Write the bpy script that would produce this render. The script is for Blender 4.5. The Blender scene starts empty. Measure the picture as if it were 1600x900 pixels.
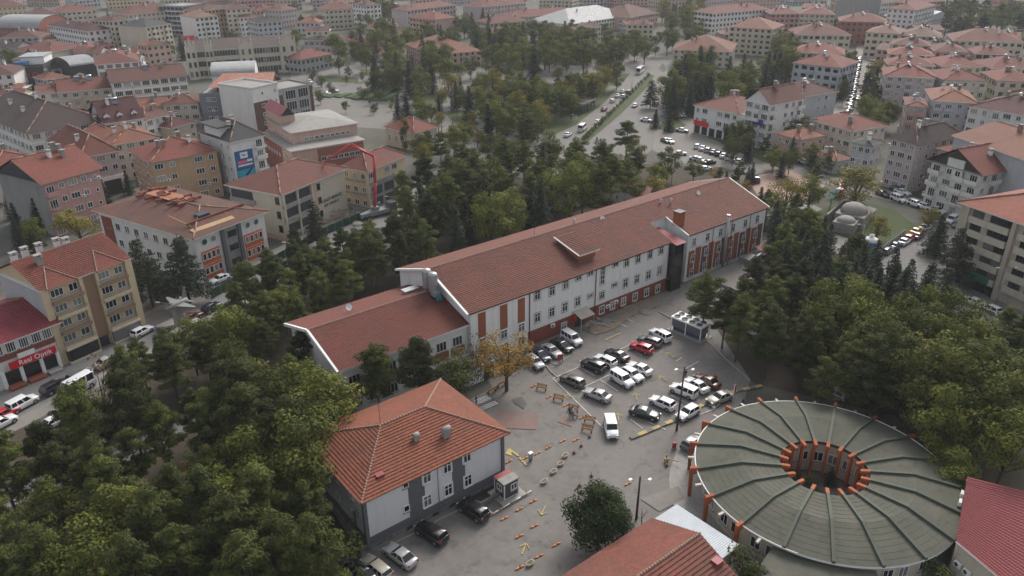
import bpy, bmesh, math, random
from mathutils import Vector, Matrix
R = math.radians
S = bpy.context.scene
COL = S.collection
# ---------------------------------------------------------------- camera
# World axes: X runs along the long wall of the main building, Y across it, metres. The drone hovers at the origin.
CAM_H, FOCAL, PITCH, YAW, ROLL = 66.0, 1190.0, R(25.6), R(38.0), R(-0.4)
cd = bpy.data.cameras.new('camera'); cam = bpy.data.objects.new('camera', cd); COL.objects.link(cam)
cd.sensor_width = 36.0; cd.lens = 36.0 * FOCAL / 1600.0
cd.clip_start = 0.5; cd.clip_end = 9000
cam.location = (0, 0, CAM_H)
_f = Vector((math.sin(YAW) * math.cos(PITCH), math.cos(YAW) * math.cos(PITCH), -math.sin(PITCH)))
_x = Vector((math.cos(YAW), -math.sin(YAW), 0)); _u = _x.cross(_f)
_xr = _x * math.cos(ROLL) + _u * math.sin(ROLL); _ur = _u * math.cos(ROLL) - _x * math.sin(ROLL)
cam.rotation_euler = Matrix((_xr, _ur, -_f)).transposed().to_euler()
S.camera = cam
# ---------------------------------------------------------------- sky, sun, exposure (overcast, hazy autumn light)
SUN_EL, SUN_AZ = R(42), R(62)        # azimuth measured clockwise from +Y
w = bpy.data.worlds.new('World'); S.world = w; w.use_nodes = True
nt = w.node_tree; nt.nodes.clear()
sky = nt.nodes.new('ShaderNodeTexSky'); sky.sky_type = 'NISHITA'; sky.sun_disc = False
sky.sun_elevation = SUN_EL; sky.sun_rotation = SUN_AZ
sky.air_density = 1.0; sky.dust_density = 6.0; sky.ozone_density = 1.0; sky.altitude = 800
bgn = nt.nodes.new('ShaderNodeBackground'); bgn.inputs['Strength'].default_value = 0.14
wo = nt.nodes.new('ShaderNodeOutputWorld')
hs = nt.nodes.new('ShaderNodeHueSaturation'); hs.inputs['Saturation'].default_value = 0.30     # grey cloud cover
nt.links.new(sky.outputs[0], hs.inputs['Color']); nt.links.new(hs.outputs[0], bgn.inputs[0]); nt.links.new(bgn.outputs[0], wo.inputs[0])
sl = bpy.data.lights.new('sun', 'SUN'); so = bpy.data.objects.new('sun', sl); COL.objects.link(so)
sl.energy = 1.5; sl.angle = R(24); sl.color = (1.0, 0.93, 0.84)
sd = Vector((math.sin(SUN_AZ) * math.cos(SUN_EL), math.cos(SUN_AZ) * math.cos(SUN_EL), math.sin(SUN_EL)))
so.location = sd * 300; so.rotation_euler = sd.to_track_quat('Z', 'Y').to_euler()
S.view_settings.view_transform = 'Standard'; S.view_settings.look = 'None'
S.view_settings.exposure = 0.68; S.view_settings.gamma = 1.0
S.cycles.use_denoising = True
S.cycles.max_bounces = 4; S.cycles.diffuse_bounces = 2; S.cycles.glossy_bounces = 2
S.cycles.transmission_bounces = 2; S.cycles.transparent_max_bounces = 4; S.cycles.volume_bounces = 0
HAZE_DENSITY = 0.00016
# ---------------------------------------------------------------- layout helpers
def P(px, py, z=0.0):
    """survey point: where the sight line through this point of the photograph meets the level z"""
    d = _f * FOCAL + _xr * (px - 800) - _ur * (py - 450)
    t = (z - CAM_H) / d.z
    return Vector((d.x * t, d.y * t, z))
def PW(px, py, b):
    """the same for the upright plane Y = b: (X, z)"""
    d = _f * FOCAL + _xr * (px - 800) - _ur * (py - 450)
    t = b / d.y
    return d.x * t, CAM_H + d.z * t
def PX(px, py, a):
    d = _f * FOCAL + _xr * (px - 800) - _ur * (py - 450)
    t = a / d.x
    return d.y * t, CAM_H + d.z * t
rng = random.Random(7)
# ---------------------------------------------------------------- materials
MATS = {}
def _nodes(name):
    m = bpy.data.materials.new(name); m.use_nodes = True
    t = m.node_tree; t.nodes.clear()
    o = t.nodes.new('ShaderNodeOutputMaterial'); b = t.nodes.new('ShaderNodeBsdfPrincipled')
    t.links.new(b.outputs[0], o.inputs[0])
    return m, t, b
def _n(t, typ, **kw):
    n = t.nodes.new(typ)
    for k, v in kw.items():
        if hasattr(n, k): setattr(n, k, v)
        else: n.inputs[k].default_value = v
    return n
def _math(t, op, a, b=None):
    n = t.nodes.new('ShaderNodeMath'); n.operation = op
    for i, v in enumerate((a, b)):
        if v is None: continue
        if isinstance(v, (int, float)): n.inputs[i].default_value = v
        else: t.links.new(v, n.inputs[i])
    return n.outputs[0]
def _mix(t, fac, a, b, mode='MIX'):
    n = t.nodes.new('ShaderNodeMix'); n.data_type = 'RGBA'; n.blend_type = mode
    if isinstance(fac, (int, float)): n.inputs[0].default_value = fac
    else: t.links.new(fac, n.inputs[0])
    for k, v in ((6, a), (7, b)):
        if isinstance(v, (tuple, list)): n.inputs[k].default_value = (v[0], v[1], v[2], 1)
        else: t.links.new(v, n.inputs[k])
    return n.outputs[2]
def _ramp(t, src, lo, hi):
    n = t.nodes.new('ShaderNodeMapRange'); n.inputs[1].default_value = lo; n.inputs[2].default_value = hi
    t.links.new(src, n.inputs[0]); return n.outputs[0]
def mat(name, col, rough=0.85, var=0.12, scale=0.6, world=False, bump=0.0, bscale=6.0, metal=0.0, dirt=None, dirtamt=0.0, spec=0.3, streak=False, spots=0.0):
    """painted or mineral surface: base colour, blotches at two sizes, optional dirt colour"""
    if name in MATS: return MATS[name]
    m, t, b = _nodes(name); MATS[name] = m
    if world: co = _n(t, 'ShaderNodeNewGeometry').outputs['Position']
    else: co = _n(t, 'ShaderNodeTexCoord').outputs['Object']
    n1 = _n(t, 'ShaderNodeTexNoise', Scale=scale, Detail=6.0, Roughness=0.65); t.links.new(co, n1.inputs['Vector'])
    n2 = _n(t, 'ShaderNodeTexNoise', Scale=scale * 7.3, Detail=4.0); t.links.new(co, n2.inputs['Vector'])
    f1 = _ramp(t, n1.outputs[0], 0.3, 0.7); f2 = _ramp(t, n2.outputs[0], 0.3, 0.7)
    c0 = tuple(max(0, c * (1 - var)) for c in col); c1 = tuple(min(1, c * (1 + var)) for c in col)
    c = _mix(t, f1, c0, c1)
    c = _mix(t, 0.4, c, _mix(t, f2, c0, c1))
    if dirt:
        n3 = _n(t, 'ShaderNodeTexNoise', Scale=scale * 0.45 if not streak else 1.1, Detail=7.0, Roughness=0.7)
        if streak:
            mp = _n(t, 'ShaderNodeMapping'); mp.inputs['Scale'].default_value = (1.2, 1.2, 0.12)
            t.links.new(co, mp.inputs[0]); t.links.new(mp.outputs[0], n3.inputs['Vector'])
        else: t.links.new(co, n3.inputs['Vector'])
        f = _math(t, 'MULTIPLY', _ramp(t, n3.outputs[0], 0.48, 0.72), dirtamt)
        c = _mix(t, f, c, dirt)
    if spots:           # oil stains and tyre grime
        n4 = _n(t, 'ShaderNodeTexNoise', Scale=0.42, Detail=3.0, Roughness=0.8); t.links.new(co, n4.inputs['Vector'])
        n5 = _n(t, 'ShaderNodeTexNoise', Scale=2.3, Detail=8.0, Roughness=0.75); t.links.new(co, n5.inputs['Vector'])
        c = _mix(t, _math(t, 'MULTIPLY', _ramp(t, n4.outputs[0], 0.55, 0.68), spots), c, tuple(x * 0.55 for x in col))
        c = _mix(t, _math(t, 'MULTIPLY', _ramp(t, n5.outputs[0], 0.58, 0.70), spots * 0.7), c, tuple(min(1, x * 1.45) for x in col))
    t.links.new(c, b.inputs['Base Color'])
    b.inputs['Roughness'].default_value = rough; b.inputs['Metallic'].default_value = metal
    b.inputs['Specular IOR Level'].default_value = spec
    if bump:
        nb = _n(t, 'ShaderNodeTexNoise', Scale=bscale, Detail=5.0); t.links.new(co, nb.inputs['Vector'])
        bp = _n(t, 'ShaderNodeBump', Strength=bump, Distance=0.05); t.links.new(nb.outputs[0], bp.inputs['Height'])
        t.links.new(bp.outputs[0], b.inputs['Normal'])
    return m
def tiles(name, col, col2, tw=0.3, th=0.36, weather=0.35, moss=(0.05, 0.045, 0.04), fine=True):
    """clay roof tiles; UV is in metres: u along the eave, v up the slope"""
    if name in MATS: return MATS[name]
    mute = lambda c: tuple(0.68 * (0.92 * x + 0.08 * (c[0] * .3 + c[1] * .6 + c[2] * .1)) for x in c)
    col, col2 = mute(col), mute(col2)
    m, t, b = _nodes(name); MATS[name] = m
    uv = _n(t, 'ShaderNodeUVMap').outputs[0]
    sx = _n(t, 'ShaderNodeSeparateXYZ'); t.links.new(uv, sx.inputs[0])
    iu = _math(t, 'FLOOR', _math(t, 'DIVIDE', sx.outputs[0], tw)); iv = _math(t, 'FLOOR', _math(t, 'DIVIDE', sx.outputs[1], th))
    cx = _n(t, 'ShaderNodeCombineXYZ'); t.links.new(iu, cx.inputs[0]); t.links.new(iv, cx.inputs[1])
    wn = _n(t, 'ShaderNodeTexWhiteNoise'); t.links.new(cx.outputs[0], wn.inputs['Vector'])
    wr = _n(t, 'ShaderNodeTexWhiteNoise'); wr.noise_dimensions = '1D'; t.links.new(iv, wr.inputs['W'])
    pos = _n(t, 'ShaderNodeNewGeometry').outputs['Position']
    nz = _n(t, 'ShaderNodeTexNoise', Scale=0.22, Detail=6.0, Roughness=0.7); t.links.new(pos, nz.inputs['Vector'])
    nz2 = _n(t, 'ShaderNodeTexNoise', Scale=1.4, Detail=5.0, Roughness=0.7); t.links.new(pos, nz2.inputs['Vector'])
    c = _mix(t, _math(t, 'MULTIPLY', wn.outputs['Value'], 1.0), col, col2)
    c = _mix(t, _math(t, 'MULTIPLY', wr.outputs['Value'], 0.35), c, col)
    c = _mix(t, _math(t, 'MULTIPLY', _ramp(t, nz.outputs[0], 0.42, 0.7), weather), c, moss)
    c = _mix(t, _math(t, 'MULTIPLY', _ramp(t, nz2.outputs[0], 0.5, 0.75), weather * 0.6), c, moss)
    oi = _n(t, 'ShaderNodeObjectInfo').outputs['Random']
    c = _mix(t, 1.0, c, _mix(t, oi, (0.86, 0.86, 0.86), (1.1, 1.06, 1.04)), 'MULTIPLY')
    t.links.new(c, b.inputs['Base Color']); b.inputs['Roughness'].default_value = 0.8; b.inputs['Specular IOR Level'].default_value = 0.25
    if fine:
        fu = _math(t, 'FRACT', _math(t, 'DIVIDE', sx.outputs[0], tw)); fv = _math(t, 'FRACT', _math(t, 'DIVIDE', sx.outputs[1], th))
        hu = _math(t, 'SINE', _math(t, 'MULTIPLY', fu, math.pi))
        h = _math(t, 'ADD', _math(t, 'MULTIPLY', hu, 0.6), _math(t, 'SUBTRACT', 1.0, fv))
        bp = _n(t, 'ShaderNodeBump', Strength=0.9, Distance=0.06); t.links.new(h, bp.inputs['Height'])
        t.links.new(bp.outputs[0], b.inputs['Normal'])
    return m
def sheet_metal(name, col, pitch=0.25, rough=0.5):
    """profiled metal sheet; ribs run up the slope (UV u in metres)"""
    if name in MATS: return MATS[name]
    m, t, b = _nodes(name); MATS[name] = m
    uv = _n(t, 'ShaderNodeUVMap').outputs[0]
    sx = _n(t, 'ShaderNodeSeparateXYZ'); t.links.new(uv, sx.inputs[0])
    fu = _math(t, 'SINE', _math(t, 'MULTIPLY', sx.outputs[0], 2 * math.pi / pitch))
    bp = _n(t, 'ShaderNodeBump', Strength=0.7, Distance=0.05); t.links.new(fu, bp.inputs['Height'])
    t.links.new(bp.outputs[0], b.inputs['Normal'])
    nz = _n(t, 'ShaderNodeTexNoise', Scale=0.5, Detail=6.0); t.links.new(_n(t, 'ShaderNodeNewGeometry').outputs['Position'], nz.inputs['Vector'])
    c = _mix(t, _ramp(t, nz.outputs[0], 0.3, 0.7), tuple(x * 0.82 for x in col), tuple(min(1, x * 1.12) for x in col))
    t.links.new(c, b.inputs['Base Color']); b.inputs['Roughness'].default_value = rough; b.inputs['Specular IOR Level'].default_value = 0.35
    return m
def glass(name, dark=(0.012, 0.014, 0.016), curtain=(0.30, 0.29, 0.27), amount=0.35):
    """window pane: dark room behind, some panes with a curtain, sky in the reflection"""
    if name in MATS: return MATS[name]
    m, t, b = _nodes(name); MATS[name] = m
    oi = _n(t, 'ShaderNodeObjectInfo').outputs['Random']
    lo = _math(t, 'LESS_THAN', oi, amount)
    k = _math(t, 'MULTIPLY', lo, _math(t, 'MULTIPLY', _math(t, 'FRACT', _math(t, 'MULTIPLY', oi, 37.7)), 0.7))
    t.links.new(_mix(t, k, dark, curtain), b.inputs['Base Color'])
    b.inputs['Roughness'].default_value = 0.12; b.inputs['Specular IOR Level'].default_value = 0.5
    return m
def paint(name, col, rough=0.28, coat=0.5):
    if name in MATS: return MATS[name]
    m, t, b = _nodes(name); MATS[name] = m
    b.inputs['Base Color'].default_value = (*col, 1); b.inputs['Roughness'].default_value = rough
    b.inputs['Coat Weight'].default_value = coat; b.inputs['Coat Roughness'].default_value = 0.1
    return m
def leafmat(name, c_lo, c_hi, objvar=0.25, odd=None, oddamt=0.0):
    """foliage: colour differs from clump to clump (attribute tint) and from tree to tree"""
    if name in MATS: return MATS[name]
    m, t, b = _nodes(name); MATS[name] = m
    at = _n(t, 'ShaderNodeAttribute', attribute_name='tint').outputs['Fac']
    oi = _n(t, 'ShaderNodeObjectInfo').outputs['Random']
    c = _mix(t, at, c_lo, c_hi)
    if odd:
        f = _math(t, 'MULTIPLY', _math(t, 'GREATER_THAN', _math(t, 'FRACT', _math(t, 'MULTIPLY', at, 17.3)), 1 - oddamt), 0.8)
        c = _mix(t, f, c, odd)
    c = _mix(t, 1.0, c, _mix(t, oi, (1 - objvar,) * 3, (1 + objvar, 1 + objvar * 0.9, 1 + objvar * 0.5)), 'MULTIPLY')
    t.links.new(c, b.inputs['Base Color']); b.inputs['Roughness'].default_value = 0.75; b.inputs['Specular IOR Level'].default_value = 0.2
    tr = _n(t, 'ShaderNodeBsdfTranslucent'); t.links.new(c, tr.inputs[0])
    mx = _n(t, 'ShaderNodeMixShader'); mx.inputs[0].default_value = 0.25
    o = [n for n in t.nodes if n.type == 'OUTPUT_MATERIAL'][0]
    t.links.new(b.outputs[0], mx.inputs[1]); t.links.new(tr.outputs[0], mx.inputs[2]); t.links.new(mx.outputs[0], o.inputs[0])
    return m
# ---------------------------------------------------------------- mesh and object helpers
class MB:
    """collects boxes, quads and tubes; build() links them as one mesh object"""
    def __init__(s): s.v = []; s.f = []; s.m = []; s.uv = []; s.sm = []
    def face(s, pts, m=0, uv=None, smooth=False):
        i = len(s.v); s.v += [tuple(p) for p in pts]; s.f.append(tuple(range(i, i + len(pts)))); s.m.append(m); s.uv.append(uv); s.sm.append(smooth)
    def box(s, x0, x1, y0, y1, z0, z1, m=0, M=None, top=None):
        if x0 > x1: x0, x1 = x1, x0
        if y0 > y1: y0, y1 = y1, y0
        c = [Vector((x, y, z)) for z in (z0, z1) for y in (y0, y1) for x in (x0, x1)]
        if M is not None: c = [M @ p for p in c]
        i = len(s.v); s.v += [tuple(p) for p in c]
        for k, q in enumerate(((0, 2, 3, 1), (4, 5, 7, 6), (0, 1, 5, 4), (2, 6, 7, 3), (0, 4, 6, 2), (1, 3, 7, 5))):
            s.f.append(tuple(i + j for j in q)); s.m.append(top if (top is not None and k == 1) else m); s.uv.append(None); s.sm.append(False)
    def prism(s, poly, z0, z1, m=0, mt=None):
        """upright prism on a plan outline (counter-clockwise)"""
        A = sum(poly[i][0] * poly[(i + 1) % len(poly)][1] - poly[(i + 1) % len(poly)][0] * poly[i][1] for i in range(len(poly)))
        if A < 0: poly = poly[::-1]
        n = len(poly); i = len(s.v)
        s.v += [(p[0], p[1], z0) for p in poly] + [(p[0], p[1], z1) for p in poly]
        s.f.append(tuple(i + n + k for k in range(n))); s.m.append(m if mt is None else mt); s.uv.append(None); s.sm.append(False)
        s.f.append(tuple(i + n - 1 - k for k in range(n))); s.m.append(m); s.uv.append(None); s.sm.append(False)
        for k in range(n):
            s.f.append((i + k, i + (k + 1) % n, i + n + (k + 1) % n, i + n + k)); s.m.append(m); s.uv.append(None); s.sm.append(False)
    def tube(s, p0, p1, r0, r1=None, n=8, m=0, cap=True):
        p0 = Vector(p0); p1 = Vector(p1); r1 = r0 if r1 is None else r1
        d = (p1 - p0).normalized(); a = d.orthogonal().normalized(); b = d.cross(a); i = len(s.v)
        for p, r in ((p0, r0), (p1, r1)):
            for k in range(n):
                t = 2 * math.pi * k / n; s.v.append(tuple(p + a * (r * math.cos(t)) + b * (r * math.sin(t))))
        for k in range(n):
            s.f.append((i + k, i + (k + 1) % n, i + n + (k + 1) % n, i + n + k)); s.m.append(m); s.uv.append(None); s.sm.append(True)
        if cap:
            s.f.append(tuple(i + n - 1 - k for k in range(n))); s.m.append(m); s.uv.append(None); s.sm.append(False)
            s.f.append(tuple(i + n + k for k in range(n))); s.m.append(m); s.uv.append(None); s.sm.append(False)
    def lathe(s, prof, n=16, m=0, c=(0, 0), ms=None):
        """rings (r, z) about an upright axis"""
        i = len(s.v)
        for r, z in prof:
            for k in range(n):
                t = 2 * math.pi * k / n; s.v.append((c[0] + r * math.cos(t), c[1] + r * math.sin(t), z))
        for j in range(len(prof) - 1):
            for k in range(n):
                s.f.append((i + j * n + k, i + j * n + (k + 1) % n, i + (j + 1) * n + (k + 1) % n, i + (j + 1) * n + k))
                s.m.append(ms[j] if ms else m); s.uv.append(None); s.sm.append(True)
    def loft(s, rings, m=0, closed=True, caps=True, ms=None):
        n = len(rings[0]); i = len(s.v)
        for r in rings: s.v += [tuple(p) for p in r]
        for j in range(len(rings) - 1):
            for k in range(n if closed else n - 1):
                s.f.append((i + j * n + k, i + j * n + (k + 1) % n, i + (j + 1) * n + (k + 1) % n, i + (j + 1) * n + k))
                s.m.append(ms(j, k) if ms else m); s.uv.append(None); s.sm.append(True)
        if caps:
            s.f.append(tuple(i + n - 1 - k for k in range(n))); s.m.append(m); s.uv.append(None); s.sm.append(False)
            j = len(rings) - 1; s.f.append(tuple(i + j * n + k for k in range(n))); s.m.append(m); s.uv.append(None); s.sm.append(False)
    def mesh(s, name, mats):
        me = bpy.data.meshes.new(name)
        me.from_pydata(s.v, [], s.f)
        for x in (mats if isinstance(mats, (list, tuple)) else [mats]): me.materials.append(x)
        me.polygons.foreach_set('material_index', s.m)
        me.polygons.foreach_set('use_smooth', s.sm)
        if any(u is not None for u in s.uv):
            ul = me.uv_layers.new(name='UVMap'); k = 0
            flat = []
            for f, u in zip(s.f, s.uv):
                if u is None: flat += [0.0, 0.0] * len(f)
                else:
                    for q in u: flat += [q[0], q[1]]
            ul.data.foreach_set('uv', flat)
        me.update()
        return me
    def build(s, name, mats, parent=None, org=None):
        if org is not None:
            ox, oy, oz = org; s.v = [(x - ox, y - oy, z - oz) for x, y, z in s.v]
        return put(name, s.mesh(name, mats), parent)
def put(name, me, parent=None, loc=(0, 0, 0), rz=0.0):
    o = bpy.data.objects.new(name, me); COL.objects.link(o)
    o.location = loc
    if rz: o.rotation_euler = (0, 0, rz)
    if parent is not None: o.parent = parent
    return o
def tag(o, label=None, cat=None, group=None, kind=None):
    if label: o['label'] = label
    if cat: o['category'] = cat
    if group: o['group'] = group
    if kind: o['kind'] = kind
    return o
def thing(name, label, cat, loc=(0, 0, 0), rz=0.0, group=None):
    o = bpy.data.objects.new(name, None); COL.objects.link(o); o.empty_display_size = 0.5
    o.location = loc; o.rotation_euler = (0, 0, rz)
    return tag(o, label, cat, group)
KIDS = {}
def copy_tree(o, parent=None):
    c = o.copy(); COL.objects.link(c); c.parent = parent
    for ch in KIDS.get(o.name) or list(o.children): copy_tree(ch, c)
    return c
_lay = [0]
def sheet(name, pts, z, m, kind='structure', uvscale=None):
    z += 0.003 * _lay[0]; _lay[0] += 1          # each sheet lies a little above the last
    b = MB(); A = sum(pts[i][0] * pts[(i + 1) % len(pts)][1] - pts[(i + 1) % len(pts)][0] * pts[i][1] for i in range(len(pts)))
    if A < 0: pts = pts[::-1]
    b.face([(p[0], p[1], z) for p in pts])
    o = b.build(name, [m]); o['kind'] = kind
    return o
def strip(pts, wdt):
    """outline of a road of constant width along a centre line of plan points"""
    L, Rr = [], []
    for i, p in enumerate(pts):
        a = Vector(pts[max(0, i - 1)][:2]); c = Vector(pts[min(len(pts) - 1, i + 1)][:2]); d = (c - a).normalized(); n = Vector((-d.y, d.x))
        q = Vector(p[:2]); L.append(q + n * wdt / 2); Rr.append(q - n * wdt / 2)
    return L + Rr[::-1]
def smooth_line(pts, n=6):
    """Catmull-Rom through plan points"""
    out = []; pts = [Vector(p[:2]) for p in pts]; q = [pts[0] * 2 - pts[1]] + pts + [pts[-1] * 2 - pts[-2]]
    for i in range(1, len(q) - 2):
        for k in range(n):
            t = k / n
            out.append(0.5 * ((2 * q[i]) + (q[i + 1] - q[i - 1]) * t + (2 * q[i - 1] - 5 * q[i] + 4 * q[i + 1] - q[i + 2]) * t * t + (3 * q[i] - q[i - 1] - 3 * q[i + 1] + q[i + 2]) * t ** 3))
    out.append(pts[-1]); return out
# ---- tiled roof slopes
def slope(mb, e0, e1, r0, r1, m=0, course=None, jitter=0.0):
    """a roof plane from the eave e0-e1 up to r0-r1 (r0 above e0). With course it is laid in overlapping courses of real depth."""
    e0, e1, r0, r1 = map(Vector, (e0, e1, r0, r1))
    ux = (e1 - e0).normalized(); mid = (r0 + r1) / 2; up = (mid - e0); up = up - ux * up.dot(ux); Lv = up.length; uv_ = up / Lv; nrm = ux.cross(uv_)
    def uvc(p): d = Vector(p) - e0; return (d.dot(ux), d.dot(uv_))
    if not course:
        pts = [e0, e1, r1, r0] if (r1 - r0).length > 0.02 else [e0, e1, r0]
        mb.face(pts, m, [uvc(p) for p in pts]); return
    n = max(2, round(Lv / course)); th = 0.115 * min(1.0, course / 0.46) ** 1.5
    for i in range(n):
        t0, t1 = i / n, (i + 1) / n
        a0, a1 = e0.lerp(r0, t0), e1.lerp(r1, t0); b0, b1 = e0.lerp(r0, t1), e1.lerp(r1, t1)
        L = (a1 - a0).length; ns = max(1, int(L / 2.2)); prev = None
        for k in range(ns + 1):
            s = k / ns; j = rng.uniform(-jitter, jitter)
            p = a0.lerp(a1, s) + nrm * (th + j) - uv_ * 0.04; q = b0.lerp(b1, s) + nrm * 0.0; bt = a0.lerp(a1, s) + uv_ * 0.16; lip = p - nrm * 0.04
            if prev:
                pts = [prev[0], p, q, prev[1]]; mb.face(pts, m, [uvc(x) for x in pts])
                pts = [prev[3], lip, p, prev[0]]; mb.face(pts, m, [uvc(prev[0]), uvc(p), uvc(p), uvc(prev[0])])
                pts = [prev[2], bt, lip, prev[3]]; mb.face(pts, m, [uvc(prev[0]), uvc(p), uvc(p), uvc(prev[0])])
            prev = (p, q, bt, lip)
def ridge_cap(parent, pts, r, m, org=None, name='ridge_cap', step=0.4):
    """half-round ridge tiles laid end to end along a line"""
    mb = MB(); p0, p1 = Vector(pts[0]), Vector(pts[1]); L = (p1 - p0).length; n = max(1, int(L / step))
    for i in range(n):
        a, b = p0.lerp(p1, i / n), p0.lerp(p1, (i + 1.08) / n)
        mb.tube(a, b, r * 1.08, r * 0.94, 7)
    return mb.build(name, [m], parent, org)
# ---------------------------------------------------------------- common materials
ASPH = mat('asphalt', (0.165, 0.153, 0.142), 0.9, 0.24, 0.12, True, 0.15, 8.0, dirt=(0.21, 0.195, 0.18), dirtamt=0.55, spots=0.6)
ASPH2 = mat('road_asphalt', (0.16, 0.155, 0.15), 0.9, 0.12, 0.1, True, dirt=(0.22, 0.21, 0.195), dirtamt=0.5, spots=0.5)
PAVE = mat('paving', (0.21, 0.195, 0.18), 0.9, 0.14, 0.3, True, dirt=(0.17, 0.155, 0.14), dirtamt=0.5)
PAVE2 = mat('pale_paving', (0.165, 0.155, 0.142), 0.9, 0.12, 0.25, True, dirt=(0.2, 0.18, 0.165), dirtamt=0.5)
SOIL = mat('soil', (0.062, 0.047, 0.034), 0.95, 0.35, 0.35, True, 0.5, 3.0, dirt=(0.035, 0.042, 0.018), dirtamt=0.7)
LAWN = mat('lawn', (0.055, 0.075, 0.026), 0.95, 0.3, 0.5, True, 0.4, 6.0, dirt=(0.09, 0.075, 0.04), dirtamt=0.6)
GRND = mat('city_ground', (0.10, 0.096, 0.08), 0.95, 0.3, 0.06, True, dirt=(0.045, 0.05, 0.026), dirtamt=0.9)
PINKP = mat('pink_paving', (0.32, 0.215, 0.175), 0.9, 0.12, 0.4, True, dirt=(0.2, 0.16, 0.14), dirtamt=0.5)
CONC = mat('concrete', (0.28, 0.27, 0.255), 0.9, 0.15, 0.8, dirt=(0.15, 0.14, 0.13), dirtamt=0.6, streak=True)
KERB = mat('kerb_stone', (0.30, 0.29, 0.27), 0.9, 0.12, 1.0, True)
LINEW = mat('line_white', (0.52, 0.51, 0.49), 0.85, 0.25, 2.0, True, dirt=(0.17, 0.16, 0.15), dirtamt=0.9)
LINEY = mat('line_yellow', (0.42, 0.33, 0.13), 0.85, 0.25, 2.0, True, dirt=(0.18, 0.16, 0.13), dirtamt=0.9)
WHITEP = mat('white_paint', (0.72, 0.72, 0.70), 0.6, 0.06, 1.0)
PVC = mat('white_frame', (0.70, 0.70, 0.69), 0.5, 0.04, 1.0)
DARKM = mat('dark_metal', (0.045, 0.045, 0.048), 0.5, 0.1, 2.0, metal=0.3)
GREYM = mat('grey_metal', (0.30, 0.31, 0.32), 0.5, 0.15, 1.5, metal=0.4)
ZINC = mat('zinc', (0.36, 0.37, 0.38), 0.42, 0.15, 1.0, metal=0.6)
GLASS = glass('window_glass'); GLASS2 = glass('window_glass_curtained', curtain=(0.42, 0.40, 0.37), amount=0.6)
RUBBER = mat('rubber', (0.022, 0.022, 0.023), 0.8, 0.1, 3.0)
ORANGE = mat('orange_plastic', (0.62, 0.20, 0.045), 0.6, 0.15, 3.0)
WOODB = mat('bench_wood', (0.34, 0.17, 0.06), 0.65, 0.2, 3.0)
POLEW = mat('pole_wood', (0.062, 0.048, 0.038), 0.85, 0.25, 2.0)
STONE = mat('rubble_stone', (0.20, 0.185, 0.17), 0.95, 0.4, 2.5, bump=0.8, bscale=3.0, dirt=(0.07, 0.065, 0.06), dirtamt=0.9)
TAN = mat('tan_render', (0.45, 0.40, 0.32), 0.9, 0.1, 0.6, dirt=(0.26, 0.23, 0.19), dirtamt=0.5, streak=True)
BLUE_ = mat('blue_sheet', (0.06, 0.16, 0.34), 0.6, 0.12, 1.0)
REDM = paint('red_paint', (0.45, 0.02, 0.025), 0.4, 0.3)
# ---------------------------------------------------------------- ground, roads, pavements
GS = 2600
sheet('ground', [(-GS, -GS), (GS, -GS), (GS, GS), (-GS, GS)], 0.0, GRND)
def pp(*pts): return [P(x, y) for x, y in pts]
sheet('grove_ground', pp((-350, 985), (-500, 760), (0, 683), (230, 590), (460, 485), (640, 400), (740, 372), (880, 292), (700, 560), (590, 640), (560, 900), (500, 1100)), 0.004, SOIL)
sheet('grove_ground', pp((1195, 400), (1330, 380), (1478, 455), (1640, 560), (2100, 760), (1760, 960), (1530, 800), (1400, 650), (1180, 600), (1050, 500)), 0.004, SOIL)
sheet('park_ground', pp((690, 300), (870, 252), (1060, 258), (1160, 285), (1130, 330), (900, 350), (640, 400), (600, 345)), 0.004, SOIL)
sheet('yard', [(28, 79.5), (40, 79.5), (60, 82), (62, 88.3), (111, 88.3), (140, 88.3), (143, 76), (105.5, 76), (93.5, 58), (84, 53), (62, 43), (50, 44), (35, 47), (14, 44), (14, 56), (27, 63)], 0.008, ASPH)
# street on the far side of the grove, past the yellow flats and the building site
street_l = smooth_line(pp((-300, 790), (0, 640), (150, 565), (300, 487), (470, 398), (600, 330), (690, 285), (760, 245)), 6)
sheet('pavement', strip(street_l, 15.0), 0.008, PAVE)
sheet('road', strip(street_l, 9.0), 0.012, ASPH2)
street_g = smooth_line(pp((-200, 850), (0, 783), (130, 733), (250, 684), (330, 645), (420, 600)), 6)
sheet('grove_path', strip(street_g, 4.2), 0.012, ASPH2)
# boulevard with two carriageways and a planted median
bl = smooth_line(pp((835, 240), (868, 225), (930, 180), (985, 137), (1018, 108)), 4)
br = smooth_line(pp((900, 300), (925, 245), (985, 190), (1030, 147), (1055, 112), (1045, 92)), 4)
sheet('pavement', strip(smooth_line(pp((800, 275), (905, 228), (960, 182), (1000, 148), (1030, 112)), 4), 46), 0.008, PAVE2)
sheet('road', strip(bl, 11.0), 0.012, ASPH2)
sheet('road', strip(br, 9.5), 0.012, ASPH2)
sheet('median_strip', pp((888, 232), (918, 222), (968, 180), (1012, 136), (1022, 118), (1015, 116), (1003, 130), (950, 178)), 0.13, LAWN)
cross_l = smooth_line(pp((880, 225), (800, 213), (740, 190), (690, 165), (600, 150), (480, 128)), 4)
sheet('plaza', pp((460, 95), (620, 100), (720, 92), (990, 84), (1040, 92), (1000, 150), (880, 240), (760, 260), (640, 205), (440, 190)), 0.008, PAVE2)
sheet('road', strip(cross_l, 11.0), 0.012, ASPH2)
sheet('road', strip(smooth_line(pp((470, 88), (520, 112), (600, 118), (700, 104), (860, 93), (960, 84), (1040, 92)), 4), 12), 0.012, ASPH2)
sheet('lawn', pp((720, 165), (760, 150), (870, 130), (985, 115), (945, 160), (900, 195), (862, 213), (810, 205), (760, 190)), 0.016, LAWN)
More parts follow.
